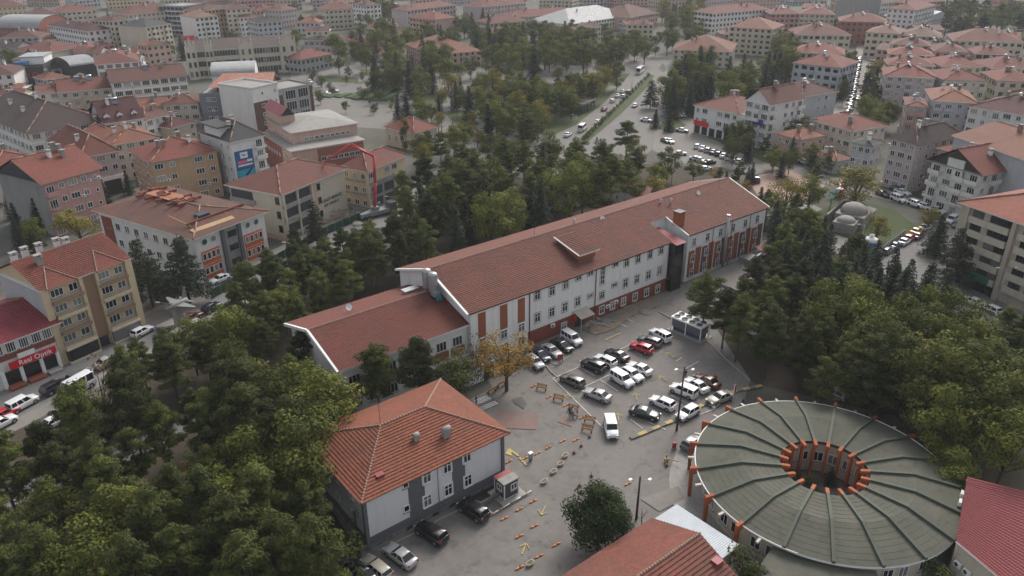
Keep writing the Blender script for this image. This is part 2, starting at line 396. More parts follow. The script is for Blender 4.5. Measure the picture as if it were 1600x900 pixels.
sheet('park_path', strip(smooth_line(pp((725, 160), (790, 160), (850, 150), (905, 150), (960, 135)), 4), 5), 0.02, PAVE2)
sheet('park_path', strip(smooth_line(pp((720, 112), (780, 118), (870, 118), (950, 105)), 4), 14), 0.02, PAVE2)
# streets and car parks to the upper right
sheet('car_park', pp((1025, 190), (1075, 178), (1105, 215), (1190, 245), (1215, 265), (1170, 275), (1130, 262), (1060, 255), (1020, 235)), 0.012, mat('car_park_asphalt', (0.19, 0.175, 0.16), 0.9, 0.12, 0.1, True))
sheet('side_street', strip(smooth_line(pp((1005, 175), (1080, 178), (1150, 205), (1230, 262), (1330, 290), (1480, 330), (1560, 350)), 5), 8), 0.014, PAVE)
sheet('playground', pp((1165, 278), (1230, 265), (1290, 290), (1240, 330), (1195, 322)), 0.014, PINKP)
sheet('side_street', strip(smooth_line(pp((1325, 200), (1335, 160), (1347, 118), (1356, 82), (1362, 55)), 4), 13), 0.014, PAVE)
street_r = smooth_line(pp((1210, 318), (1320, 372), (1400, 408), (1480, 442), (1560, 490), (1700, 580), (1800, 660)), 5)
sheet('pavement', strip(street_r, 17.0), 0.012, PAVE)
sheet('road', strip(street_r, 9.0), 0.016, ASPH2)
sheet('car_park', pp((1375, 385), (1450, 360), (1500, 330), (1530, 345), (1490, 395), (1430, 420), (1410, 412)), 0.018, ASPH2)
sheet('ruin_garden', pp((1265, 335), (1330, 310), (1400, 330), (1440, 360), (1380, 385), (1320, 372), (1270, 352)), 0.022, LAWN)
# green parterres of the square
for i, (x0, y0, x1, y1) in enumerate(((500, 152, 511, 149), (511, 153, 527, 148), (527, 153, 546, 147), (544, 154, 566, 145), (555, 156, 583, 142), (570, 156.5, 602, 140), (584, 158, 611, 142), (599, 158, 621, 145))):
    b = MB(); p0, p1 = P(x0, y0), P(x1, y1); d = (p1 - p0).normalized(); n = Vector((-d.y, d.x, 0)) * 1.7
    b.prism([p0 + n, p0 - n, p1 - n, p1 + n], 0.02, 0.55)
    o = b.build('clipped_hedge', [mat('hedge_green', (0.055, 0.085, 0.028), 0.95, 0.35, 1.2, True, 0.9, 4.0)])
    tag(o, 'long low clipped green hedge bed on the pale square, number %s from the roadside' % ('one two three four five six seven eight'.split()[i]), 'hedge', 'hedge beds of the square')
# ---- yard markings
def bar(mb, p0, p1, w, z=0.0):
    p0, p1 = Vector((p0[0], p0[1], z)), Vector((p1[0], p1[1], z)); d = (p1 - p0).normalized(); n = Vector((-d.y, d.x, 0)) * w / 2
    mb.face([p0 - n, p1 - n, p1 + n, p0 + n])
yard_lines = []
b = MB()
for (x0, y0, x1, y1) in ((864, 592, 944, 671), (864, 592, 905, 574), (905, 574, 929, 588), (899, 612, 953, 586), (939, 595, 965, 612), (953, 586, 975, 573), (985, 545, 1003, 556),
                         (968, 547, 988, 538), (1012, 660, 1040, 672), (985, 656, 1004, 670), (1048, 618, 1078, 633), (1071, 577, 1092, 565), (1056, 565, 1066, 559), (950, 515, 970, 505), (958, 500, 980, 512), (970, 494, 990, 504), (1095, 648, 1118, 639)):
    bar(b, P(x0, y0), P(x1, y1), 0.16, 0.112)
o = b.build('parking_lines', [LINEW]); o['kind'] = 'structure'
b = MB()
def arrow(mb, px, py, ang, L=1.8):
    c = P(px, py); d = Vector((math.cos(ang), math.sin(ang), 0)); n = Vector((-d.y, d.x, 0))
    bar(mb, c - d * L / 2, c + d * L / 2, 0.15, 0.112)
    bar(mb, c + d * L / 2, c + d * (L / 2 - 0.75) + n * 0.6, 0.14, 0.115); bar(mb, c + d * L / 2, c + d * (L / 2 - 0.75) - n * 0.6, 0.14, 0.115)
for a_ in ((1047, 555, 1.4), (1036, 592, 1.5), (994, 620, 0.9), (966, 652, 0.8), (849, 798, 3.7), (819, 858, 0.6), (890, 620, 2.2)): arrow(b, *a_)
for (x0, y0, x1, y1) in ((945, 532, 970, 521), (795, 702, 810, 713), (812, 716, 823, 728)): bar(b, P(x0, y0), P(x1, y1), 0.3, 0.112)
b.prism([P(790, 710), P(800, 713), P(799, 705), P(793, 703)][::-1], 0.0, 0.109)
o = b.build('yard_arrows', [LINEY]); o['kind'] = 'structure'
sheet('red_paving', [P(762, 668), P(838, 672), P(842, 648), P(782, 640)], 0.012, mat('red_paving_blocks', (0.20, 0.135, 0.115), 0.9, 0.15, 0.5, True, dirt=(0.16, 0.145, 0.135), dirtamt=0.7))
sheet('red_paving', [P(872, 660), P(893, 667), P(889, 655), P(876, 653)], 0.012, MATS['red_paving_blocks'])
PATCH = mat('asphalt_patch', (0.115, 0.11, 0.105), 0.9, 0.2, 0.5, True); PALEP = mat('pale_patch', (0.21, 0.195, 0.178), 0.9, 0.2, 0.5, True, dirt=(0.16, 0.15, 0.14), dirtamt=0.7)
for pts, m_ in ((((800, 625), (815, 620), (823, 632), (818, 640), (806, 632)), PATCH), (((845, 560), (880, 545), (900, 552), (870, 572)), PALEP), (((1000, 780), (1060, 760), (1070, 780), (1030, 800)), PALEP)):
    sheet('asphalt_patch', pp(*pts), 0.014, m_)
for pts in (((760, 110), (840, 104), (850, 112), (770, 120)), ((640, 150), (690, 140), (700, 160), (660, 172)), ((500, 118), (560, 122), (560, 130), (505, 128)), ((560, 108), (640, 112), (640, 120), (570, 118)), ((880, 95), (960, 88), (985, 92), (900, 104)), ((690, 175), (720, 172), (750, 195), (720, 200)), ((1035, 190), (1058, 186), (1072, 196), (1050, 208), (1030, 202)), ((1110, 206), (1180, 228), (1230, 258), (1220, 264), (1150, 236), (1105, 214))):
    sheet('lawn', pp(*pts), 0.016, LAWN)
# ---------------------------------------------------------------- windows, balconies and roof fittings shared by the buildings
WCACHE = {}
def window_meshes(w, h, style, fm, gm, sur=None, split=False):
    key = (round(w, 2), round(h, 2), style, fm.name, gm.name, sur.name if sur else '', split)
    if key in WCACHE: return WCACHE[key]
    f = MB(); t = 0.09; d = 0.09
    f.box(-w / 2, w / 2, -d, 0.0, 0, t); f.box(-w / 2, w / 2, -d, 0.0, h - t, h)
    f.box(-w / 2, -w / 2 + t, -d, 0.0, t, h - t); f.box(w / 2 - t, w / 2, -d, 0.0, t, h - t)
    nv = {'single': 0, 'cross': 1, 'double': 1, 'triple': 2, 'quad': 3, 'grid': 1}[style]
    for i in range(nv):
        x = -w / 2 + w * (i + 1) / (nv + 1); f.box(x - 0.04, x + 0.04, -d * 0.8, -0.005, t, h - t)
    if style in ('cross',):
        f.box(-w / 2 + t, w / 2 - t, -d * 0.75, -0.006, h * 0.62, h * 0.62 + 0.07)
    if style == 'grid':
        for k in range(1, 4): f.box(-w / 2 + t, w / 2 - t, -d * 0.75, -0.006, h * k / 4, h * k / 4 + 0.07)
    sl_ = MB(); sl_.box(-w / 2 - 0.1, w / 2 + 0.1, -0.2, 0, -0.1, -0.003)
    p = MB(); p.face([(-w / 2 + t, -0.03, t), (w / 2 - t, -0.03, t), (w / 2 - t, -0.03, h - t), (-w / 2 + t, -0.03, h - t)])
    if sur:
        s = 0.16
        for q in ((-w / 2 - s, -w / 2, -0.1, h + s), (w / 2, w / 2 + s, -0.1, h + s)): f.box(q[0], q[1], -0.05, 0, q[2], q[3], 1)
        f.box(-w / 2, w / 2, -0.05, 0, h, h + s, 1)
    if split: res = (f.mesh('window', [fm] + ([sur] if sur else [])), p.mesh('pane', [gm]), sl_.mesh('sill', [sur or CONC]))
    else:
        g = MB(); g.v = f.v + p.v + sl_.v; n1, n2 = len(f.v), len(f.v) + len(p.v)
        g.f = f.f + [tuple(i + n1 for i in q) for q in p.f] + [tuple(i + n2 for i in q) for q in sl_.f]
        g.m = [0 if x == 0 else 2 for x in f.m] + [1] * len(p.f) + [2] * len(sl_.f); g.uv = [None] * len(g.f); g.sm = [False] * len(g.f)
        res = (g.mesh('window', [fm, gm, sur or CONC]),)
    WCACHE[key] = res; return res
def window(parent, x, y, z, rz, w, h, style='double', fm=None, gm=None, sur=None, split=False, name='window'):
    """z is the bottom of the opening; rz turns the outward side from -Y"""
    ms = window_meshes(w, h, style, fm or PVC, gm or GLASS, sur, split)
    o = put(name, ms[0], parent, (x, y, z), rz)
    if split: put('pane', ms[1], o); put('sill', ms[2], o)
    return o
BCACHE = {}
def balcony(parent, x, y, z, rz, w, d, m, rail='solid'):
    key = (round(w, 2), d, m.name, rail)
    if key not in BCACHE:
        b = MB(); b.box(-w / 2, w / 2, -d, 0, -0.16, 0)
        if rail == 'solid':
            b.box(-w / 2, w / 2, -d, -d + 0.1, 0, 0.95); b.box(-w / 2, -w / 2 + 0.1, -d + 0.1, 0, 0, 0.95); b.box(w / 2 - 0.1, w / 2, -d + 0.1, 0, 0, 0.95)
        else:
            b.box(-w / 2, w / 2, -d, -d + 0.08, 0, 0.45)
            for zz in (0.62, 0.82, 1.0): b.box(-w / 2, w / 2, -d, -d + 0.05, zz - 0.03, zz, 1); b.box(-w / 2, -w / 2 + 0.05, -d + 0.05, 0, zz - 0.03, zz, 1); b.box(w / 2 - 0.05, w / 2, -d + 0.05, 0, zz - 0.03, zz, 1)
        BCACHE[key] = b.mesh('balcony', [m, GREYM])
    return put('balcony', BCACHE[key], parent, (x, y, z), rz)
_fit = {}
def fitting(kind, parent, loc, rz=0.0, m=None):
    """chimney, dish, solar heater, air conditioner, antenna: each one a part of its building"""
    key = (kind, m.name if m else '')
    if key not in _fit:
        b = MB()
        if kind == 'chimney':
            b.box(-0.45, 0.45, -0.4, 0.4, -1.2, 1.3); b.box(-0.56, 0.56, -0.51, 0.51, 1.3, 1.45, 1)
            for x in (-0.3, 0.3): b.box(x - 0.1, x + 0.1, -0.35, 0.35, 1.45, 1.7)
            b.box(-0.6, 0.6, -0.55, 0.55, 1.7, 1.8, 1); _fit[key] = b.mesh('chimney', [m or WHITEP, CONC])
        elif kind == 'solar_heater':
            b.face([(-1.0, -1.0, 0.15), (1.0, -1.0, 0.15), (1.0, 0.7, 1.15), (-1.0, 0.7, 1.15)], 1); b.face([(-1.0, 0.7, 1.1), (1.0, 0.7, 1.1), (1.0, -1.0, 0.1), (-1.0, -1.0, 0.1)], 1)
            b.tube((-0.9, 0.9, 1.45), (0.9, 0.9, 1.45), 0.3, 0.3, 10, 0)
            for x in (-0.8, 0.8): b.tube((x, 0.8, -0.8), (x, 0.8, 1.2), 0.03, 0.03, 4, 2); b.tube((x, -0.95, -0.6), (x, -0.95, 0.15), 0.03, 0.03, 4, 2)
            _fit[key] = b.mesh('solar_heater', [mat('tank_white', (0.75, 0.76, 0.77), 0.3, 0.05, 1.0, metal=0.5), mat('solar_blue', (0.05, 0.06, 0.08), 0.15, 0.1, 1.0, spec=0.6), GREYM])
        elif kind == 'satellite_dish':
            b.lathe([(0.02, 0.0), (0.3, 0.04), (0.48, 0.14), (0.55, 0.22)], 12, 0)
            M_ = Matrix.Translation((0, 0, 0.9)) @ Matrix.Rotation(R(62), 4, 'X'); b.v = [tuple(M_ @ Vector(v)) for v in b.v]
            b.tube((0, 0, -0.5), (0, 0, 0.95), 0.03, 0.03, 5, 1); _fit[key] = b.mesh('satellite_dish', [WHITEP, GREYM])
        elif kind == 'antenna':
            b.tube((0, 0, -0.4), (0, 0, 3.6), 0.035, 0.025, 5, 0); b.tube((-0.5, 0, 3.2), (0.5, 0, 3.2), 0.02, 0.02, 4, 0); b.tube((-0.35, 0, 2.8), (0.35, 0, 2.8), 0.02, 0.02, 4, 0)
            _fit[key] = b.mesh('antenna', [DARKM])
        elif kind == 'air_conditioner':
            b.box(-0.42, 0.42, -0.38, -0.08, 0, 0.6); b.lathe([(0.02, 0), (0.24, 0)], 12, 1, (0, 0))
            b.v = b.v[:8] + [(x - 0.1, -0.385, y + 0.3) for x, y, z in b.v[8:]]; b.box(-0.35, 0.35, -0.1, 0, -0.05, 0.0, 1)
            _fit[key] = b.mesh('air_conditioner', [WHITEP, DARKM])
    return put(kind, _fit[key], parent, loc, rz)
# ---------------------------------------------------------------- the long main building
T_MAIN = tiles('tiles_main', (0.25, 0.088, 0.060), (0.185, 0.064, 0.048), weather=0.42, fine=False)
T_HOUSE = tiles('tiles_house', (0.37, 0.122, 0.064), (0.27, 0.078, 0.045), weather=0.32, fine=False)
CAPM = mat('ridge_mortar', (0.27, 0.17, 0.13), 0.9, 0.2, 1.5, dirt=(0.2, 0.13, 0.1), dirtamt=0.6)
WALLW = mat('white_render', (0.70, 0.69, 0.665), 0.9, 0.05, 0.4, dirt=(0.44, 0.42, 0.39), dirtamt=0.45, streak=True)
BRICKR = mat('brick_red_cladding', (0.22, 0.060, 0.040), 0.85, 0.12, 0.8, dirt=(0.13, 0.05, 0.04), dirtamt=0.5, streak=True)
BROWNP = mat('brown_panel', (0.27, 0.088, 0.042), 0.8, 0.12, 0.8, dirt=(0.17, 0.06, 0.035), dirtamt=0.4, streak=True)
MAUVE = mat('mauve_strip', (0.15, 0.07, 0.065), 0.85, 0.1, 1.0)
SURR = mat('beige_surround', (0.36, 0.33, 0.29), 0.9, 0.1, 1.0)
PIPE = mat('brown_pipe', (0.085, 0.045, 0.038), 0.6, 0.1, 1.0)
OR = (60.2, 88.6, 0)
hall = thing('school_building', 'long white three storey building with tiled gable roof beside the car park', 'building', OR)
YN, YF, YR, ZE, ZR, XE0, XE1 = 88.6, 110.1, 99.5, 10.55, 14.3, 60.3, 139.4
def gable_wall(mb, x, y0, y1, yr, ze, zr, th=0.3, m=0):
    mb.prism([(0, 0), (1, 0), (0.5, 1)], 0, 1) if False else None
    for xx, s in ((x, 1), (x + th, -1)):
        pts = [(xx, y0, 0), (xx, y0, ze), (xx, yr, zr), (xx, y1, ze), (xx, y1, 0)]
        mb.face(pts if s == 1 else pts[::-1], m)
b = MB()
# outer shell of the left and middle block, the recess and the right block
def wallbox(x0, x1, y0, y1, z0, z1): b.box(x0, x1, y0, y1, z0, z1)
zs = lambda y: ZE + (ZR - ZE) * (y - YN) / (YR - YN)
def gprism(x0, x1, y0, y1, drop=0.25):
    prof = [(y0, 0), (y1, 0), (y1, min(zs(y1), 2 * ZR - zs(y1)) - drop if y1 > YR else zs(y1) - drop)]
    if y1 > YR > y0: prof.append((YR, ZR - drop))
    prof.append((y0, zs(y0) - drop))
    n = len(prof); i = len(b.v)
    b.v += [(x0, y, z) for y, z in prof] + [(x1, y, z) for y, z in prof]
    b.f.append(tuple(i + n - 1 - k for k in range(n))); b.f.append(tuple(i + n + k for k in range(n)))
    for k in range(n): b.f.append((i + k, i + (k + 1) % n, i + n + (k + 1) % n, i + n + k))
    b.m += [0] * (n + 2); b.uv += [None] * (n + 2); b.sm += [False] * (n + 2)
gprism(60.6, 107.8, YN, YF); gprism(113.5, 139.1, YN + 0.1, YF); gprism(107.8, 113.5, 94.6, YF)
wall_ = b.build('wall', [WALLW], hall, OR)
b = MB()
for x0, x1, y0 in ((60.2, 108.2, YN - 0.4), (113.2, 139.5, YN - 0.3), (108.2, 113.2, 94.3)):
    zz = ZE + (ZR - ZE) * (y0 - YN) / (YR - YN)
    slope(b, (x0, y0, zz), (x1, y0, zz), (x0, YR, ZR), (x1, YR, ZR), 0, 0.38, 0.012)
slope(b, (139.5, YF + 0.4, ZE - 0.1), (60.2, YF + 0.4, ZE - 0.1), (139.5, YR, ZR), (60.2, YR, ZR), 0, 0.38, 0.012)
# underside and verge
b.face([(60.2, YN - 0.4, ZE - 0.3), (60.2, YR, ZR - 0.16), (139.5, YR, ZR - 0.16), (139.5, YN - 0.4, ZE - 0.3)][::-1], 1) if False else None
roof_ = b.build('roof', [T_MAIN], hall, OR)
ridge_cap(roof_, [(60.2, YR, ZR + 0.02), (139.5, YR, ZR + 0.02)], 0.17, CAPM, OR)
# white verge boards on the gable ends, eave fascia and gutters
b = MB()
def verge(mb, x0, x1, pts, h=0.35):
    for (ya, za), (yb, zb) in zip(pts, pts[1:]):
        mb.face([(x0, ya, za - h), (x0, yb, zb - h), (x0, yb, zb), (x0, ya, za)][::-1]); mb.face([(x1, ya, za - h), (x1, yb, zb - h), (x1, yb, zb), (x1, ya, za)])
        mb.face([(x0, ya, za), (x0, yb, zb), (x1, yb, zb), (x1, ya, za)][::-1]); mb.face([(x0, ya, za - h), (x0, yb, zb - h), (x1, yb, zb - h), (x1, ya, za - h)])
prof = [(YN - 0.45, ZE - 0.1), (YR, ZR + 0.09), (YF + 0.45, ZE - 0.02)]
verge(b, 59.85, 60.25, prof); b.build('verge_board', [WHITEP], roof_, OR)
b = MB(); verge(b, 139.45, 139.7, prof); b.build('verge_board', [WHITEP], roof_, OR)
b = MB(); verge(b, 113.0, 113.25, [(YN - 0.35, ZE - 0.05), (94.4, zs(94.4) + 0.09)], 0.25); b.build('verge_board', [WHITEP], roof_, OR)
b = MB()
for x0, x1, y in ((60.3, 108.1, YN - 0.42), (113.3, 139.4, YN - 0.32)): b.box(x0, x1, y - 0.13, y, ZE - 0.33, ZE - 0.17)
b.build('gutter', [PIPE], roof_, OR)
for px, py in ((827, 500), (930, 455), (1042, 420)):
    x = PW(px, py, YN)[0]; q = MB(); q.tube((x, YN - 0.1, 0), (x, YN - 0.1, ZE - 0.2), 0.09, 0.09, 6); q.build('downpipe', [PIPE], hall, OR)
for px in (1113, 1141, 1168):
    x = PW(px, 375, YN)[0]; q = MB(); q.tube((x, YN - 0.05, 0), (x, YN - 0.05, ZE - 0.2), 0.06, 0.06, 6); q.build('downpipe', [PIPE], hall, OR)
# brick clad base of the middle block
xL = 72.6
b = MB(); b.box(xL, 107.85, YN - 0.05, YN + 0.1, 0, 2.7); b.build('brick_base', [BRICKR], hall, OR)
b = MB(); b.box(60.58, 72.3, YN - 0.28, YN + 0.05, 0, ZE - 0.3); b.build('projecting_wall', [WALLW], hall, OR)
YL = YN - 0.28
def win_at(px, py, w, h, style, y, parent=hall, o=OR, gm=None, sur=SURR):
    x, z = PW(px, py, y); window(parent, x - o[0], y - o[1], z - h / 2, 0, w, h, style, None, gm, sur, True)
for px, py in ((839.5, 461), (862.5, 454), (884, 444), (979, 409.5), (997, 404), (1015.5, 397.5), (1033, 390.5), (839.5, 496), (862, 487.5), (882.5, 479.5), (902.5, 471), (977, 442), (995, 436), (1013, 429.5), (1030.5, 422.5)):
    win_at(px, py, 1.25, 1.75, 'cross', YN)
for px, py in ((904, 434.5), (922.5, 427), (962, 413), (922, 462), (960, 445)): win_at(px, py, 1.35, 0.8, 'double', YN)
win_at(941.5, 430, 1.1, 3.6, 'grid', YN); win_at(940.5, 461, 1.2, 1.5, 'cross', YN)
for px, py in ((881, 510), (940, 484), (957, 477), (974, 471), (992, 464), (1010, 457), (1027.5, 451)): win_at(px, py, 1.2, 1.6, 'cross', YN - 0.05)
# brown panels with a window under each on the left block
for px in (752.5, 787, 814.5):
    x, z = PW(px, 490, YL); b = MB(); b.box(x - 0.75, x + 0.75, YL - 0.06, YL, ZE - 5.2, ZE - 0.75); b.build('brown_panel', [BROWNP], hall, OR)
    window(hall, x - OR[0], YL - OR[1], ZE - 7.0, 0, 1.4, 1.6, 'cross', None, None, None, True)
    window(hall, x - OR[0], YL - OR[1], 0.9, 0, 1.4, 1.7, 'cross', None, None, None, True)
# right block: panels, strips and windows
xa, za = PW(1077, 390, YN + 0.1); xs = [114.1 + i * 2.05 for i in range(13)]
zt = 6.9
for i in range(12):
    x0 = 114.0 + i * 2.06
    b = MB(); m = BROWNP if i % 3 != 2 else MAUVE
    b.box(x0 + 0.2, x0 + 1.86, YN + 0.02, YN + 0.1, 0.9, zt - (0.0 if i % 2 else 0.35)); b.build('brown_panel', [m], hall, OR)
for x, z in [(115.5 + k * 4.15, 8.4) for k in range(6)]:
    window(hall, x - OR[0], YN + 0.1 - OR[1], z - 0.85, 0, 1.25, 1.7, 'cross', None, None, None, True)
for r in (4.9, 1.7):
    for k in range(6): window(hall, 115.5 + k * 4.15 - OR[0], YN + 0.02 - OR[1], r - 0.85 + (0.3 if k == 1 else 0), 0, 1.25, 1.7, 'cross', None, None, None, True)
x, z = PW(1137, 350, YN - 0.6); b = MB(); b.tube((x, YN - 0.6, 0.6), (x, YN - 0.6, 11.9), 0.3, 0.3, 10); b.tube((x, YN - 0.6, 11.9), (x, YN - 0.6, 12.15), 0.4, 0.4, 10)
b.build('flue', [ZINC], hall, OR)
# lift shaft of dark glazed steel in the recess
b = MB(); SX0, SX1, SY0, SY1 = 108.0, 110.7, 87.4, 89.8
for xx in (SX0, SX1):
    for yy in (SY0, SY1): b.box(xx - 0.09, xx + 0.09, yy - 0.09, yy + 0.09, 0, 10.0)
for zz in (0.1, 2.6, 5.0, 7.4, 9.8):
    b.box(SX0, SX1, SY0 - 0.06, SY0 + 0.06, zz, zz + 0.14); b.box(SX0 - 0.05, SX0 + 0.05, SY0, SY1, zz, zz + 0.14); b.box(SX1 - 0.05, SX1 + 0.05, SY0, SY1, zz, zz + 0.14)
sh = b.build('lift_shaft', [DARKM], hall, OR)
b = MB(); b.box(SX0 + 0.05, SX1 - 0.05, SY0 + 0.05, SY1 - 0.05, 0.2, 9.75); b.build('pane', [glass('shaft_glass', (0.012, 0.013, 0.014), amount=0.0)], sh, OR)
b = MB(); b.box(SX0 + 0.3, SX1 - 0.3, SY1 + 0.1, 94.5, 0, 9.4); b.build('shaft_core', [WALLW], sh, OR)
b = MB(); slope(b, (108.1, 86.9, 10.05), (111.0, 86.9, 10.05), (108.1, 94.2, 11.0), (111.0, 94.2, 11.0)); b.build('shaft_roof', [sheet_metal('red_sheet', (0.24, 0.045, 0.05))], sh, OR)
# roof dormer box, chimney stack, cowls, dishes, tank pair
x0, x1, y0, y1 = 84.6, 89.0, 91.0, 96.4
c0 = P(870, 368, 13.6); 
DX0, DX1, DY0, DY1, DZ0, DZ1 = 86.2, 90.3, 91.0, 96.8, 12.85, 14.1
b = MB(); q0 = [(DX0, DY0, 10.9), (DX0, DY1, 12.9), (DX0, DY1, DZ1), (DX0, DY0, DZ0)]; q1 = [(DX1, y, z) for x, y, z in q0]
b.face(q0[::-1]); b.face(q1); b.face([q0[0], q1[0], q1[3], q0[3]]); b.face([q0[2], q1[2], q1[1], q0[1]]); b.build('roof_dormer', [BROWNP], roof_, OR)
b = MB(); slope(b, (85.8, 90.4, 12.75), (90.7, 90.4, 12.75), (85.8, 97.2, 14.2), (90.7, 97.2, 14.2), 0, 0.46); b.face([(85.8, 90.4, 12.7), (85.8, 97.2, 14.15), (90.7, 97.2, 14.15), (90.7, 90.4, 12.7)]); b.build('dormer_roof', [T_MAIN], roof_, OR)
b = MB(); verge(b, 85.65, 85.82, [(90.35, 12.85), (97.2, 14.3)], 0.2); b.box(85.8, 90.75, 90.3, 90.42, 12.6, 12.78); b.box(86.1, 90.4, 90.7, 90.98, 11.1, 11.3); b.build('dormer_trim', [WHITEP], roof_, OR)
c = P(1061, 340, 13.0); b = MB(); b.box(c.x - 0.8, c.x + 0.8, c.y - 0.8, c.y + 0.8, 11.4, 14.2); b.box(c.x - 0.92, c.x + 0.92, c.y - 0.92, c.y + 0.92, 14.2, 14.4, 1); b.build('chimney', [BROWNP, DARKM], roof_, OR)
for px, py, zz, k in ((835, 372, 13.2, 'antenna'), (1090, 305, 13.4, 'satellite_dish'), (940, 345, 13.7, 'satellite_dish'), (1122, 300, 13.0, 'antenna')):
    c = P(px, py, zz); fitting(k, roof_, (c.x - OR[0], c.y - OR[1], zz - 0.4))
for px, py in ((1032, 314), (1048, 313), (897, 345)):
    c = P(px, py, 14.4); b = MB(); b.tube((c.x, c.y, 13.3), (c.x, c.y, 14.6), 0.17, 0.17, 8); b.lathe([(0.34, 14.6), (0.3, 14.75), (0.02, 14.95)], 10, 0, (c.x, c.y)); b.build('roof_cowl', [ZINC], roof_, OR)
for dx in (0, 1.9):
    c = P(656 + dx * 5, 420, 11.5); b = MB(); xx, yy = 59.55, 98.6 - dx
    b.lathe([(0.02, 11.6), (0.75, 11.6), (0.78, 11.8), (0.78, 14.5), (0.7, 14.75), (0.3, 14.95), (0.02, 15.0)], 18, 0, (xx - 0.35, yy))
    for ang in range(4): b.tube((xx - 0.35 + 0.6 * math.cos(ang * 1.57), yy + 0.6 * math.sin(ang * 1.57), 11.0), (xx - 0.35 + 0.6 * math.cos(ang * 1.57), yy + 0.6 * math.sin(ang * 1.57), 11.7), 0.06, 0.06, 5)
    b.build('water_tank', [ZINC], hall, OR)
b = MB(); b.box(58.6, 59.7, 95.4, 96.6, 11.0, 11.9); b.box(58.7, 59.5, 94.7, 95.3, 10.6, 11.3, 1); b.build('roof_plant', [GREYM, mat('teal_motor', (0.03, 0.16, 0.2), 0.5)], hall, OR)
# lower wing on the left
b = MB(); WN, WF, WR, WE, WZ = 89.0, 107.0, 98.1, 8.35, 11.1
def gpr2(x0, x1, y0, y1, yr, ze, zr):
    prof = [(y0, 0), (y1, 0), (y1, ze), (yr, zr), (y0, ze)]; n = 5; i = len(b.v)
    b.v += [(x0, y, z) for y, z in prof] + [(x1, y, z) for y, z in prof]
    b.f.append(tuple(i + n - 1 - k for k in range(n))); b.f.append(tuple(i + n + k for k in range(n)))
    for k in range(n): b.f.append((i + k, i + (k + 1) % n, i + n + (k + 1) % n, i + n + k))
    b.m += [0] * 7; b.uv += [None] * 7; b.sm += [False] * 7
gpr2(38.4, 60.55, WN + 0.2, WF, WR, WE - 0.2, WZ - 0.25); b.build('wing_wall', [WALLW], hall, OR)
b = MB(); slope(b, (37.7, WN - 0.4, WE), (60.6, WN - 0.4, WE), (37.7, WR, WZ), (60.6, WR, WZ), 0, 0.38, 0.012); slope(b, (60.6, WF + 0.4, WE), (37.7, WF + 0.4, WE), (60.6, WR, WZ), (37.7, WR, WZ), 0, 0.38, 0.012)
wr_ = b.build('wing_roof', [tiles('tiles_wing', (0.27, 0.085, 0.060), (0.20, 0.060, 0.048), weather=0.3, fine=False)], hall, OR)
ridge_cap(wr_, [(37.7, WR, WZ + 0.02), (60.3, WR, WZ + 0.02)], 0.17, CAPM, OR)
b = MB(); verge(b, 37.4, 37.75, [(WN - 0.45, WE + 0.05), (WR, WZ + 0.12), (WF + 0.45, WE + 0.05)], 0.5); b.box(37.8, 60.5, WN - 0.5, WN - 0.38, WE - 0.25, WE - 0.05); b.build('verge_board', [WHITEP], wr_, OR)
for k in range(7):
    x = 40.2 + k * 3.05
    for zz in (1.0, 4.9): window(hall, x - OR[0], WN + 0.2 - OR[1], zz, 0, 1.9, 1.7, 'triple', None, None, None, True)
    b = MB(); b.box(x - 1.3, x + 1.3, WN + 0.1, WN + 0.22, 3.2, 4.7); b.build('brown_panel', [BROWNP], hall, OR)
fitting('satellite_dish', wr_, (P(545, 485, 10.6).x - OR[0], P(545, 485, 10.6).y - OR[1], 10.3)); fitting('antenna', wr_, (P(545, 485, 10.6).x - OR[0] + 0.6, P(545, 485, 10.6).y - OR[1], 9.6))
b = MB(); b.box(56.0, 58.8, 100.5, 101.9, 10.45, 10.9); b.build('skylight', [ZINC], wr_, OR)
# low porch and white annex in front of the left block
b = MB(); b.box(55.5, 62.5, 84.5, 88.9, 0, 2.9); b.box(55.2, 62.8, 84.2, 88.3, 2.9, 3.1, 1); b.build('annex', [WALLW, GREYM], hall, OR)
b = MB(); b.box(60.2, 62.2, 84.42, 84.5, 0, 2.4); b.build('annex_door', [DARKM], hall, OR)
# entrance canopy, door and wall units
x, z = PW(905, 507, YN - 0.1); b = MB(); slope(b, (x - 1.7, YN - 2.4, 2.7), (x + 1.7, YN - 2.4, 2.7), (x - 1.7, YN, 3.4), (x + 1.7, YN, 3.4)); b.box(x - 1.6, x - 1.5, YN - 2.3, YN - 2.2, 0, 2.7); b.box(x + 1.5, x + 1.6, YN - 2.3, YN - 2.2, 0, 2.7); b.build('entrance_canopy', [mat('canopy_beige', (0.40, 0.36, 0.31), 0.8, 0.15, 1.0)], hall, OR)
b = MB(); b.box(x - 1.0, x + 1.0, YN - 0.12, YN - 0.05, 0, 2.2); b.build('door', [DARKM], hall, OR)
b = MB(); b.box(x - 1.95, x - 1.75, YN - 1.2, YN - 0.1, 1.9, 2.9); b.build('red_sign', [REDM], hall, OR)
for px, py in ((862, 510), (948, 480), (961, 473)):
    x, z = PW(px, py, YN); fitting('air_conditioner', hall, (x - OR[0], YN - 0.06 - OR[1], z))
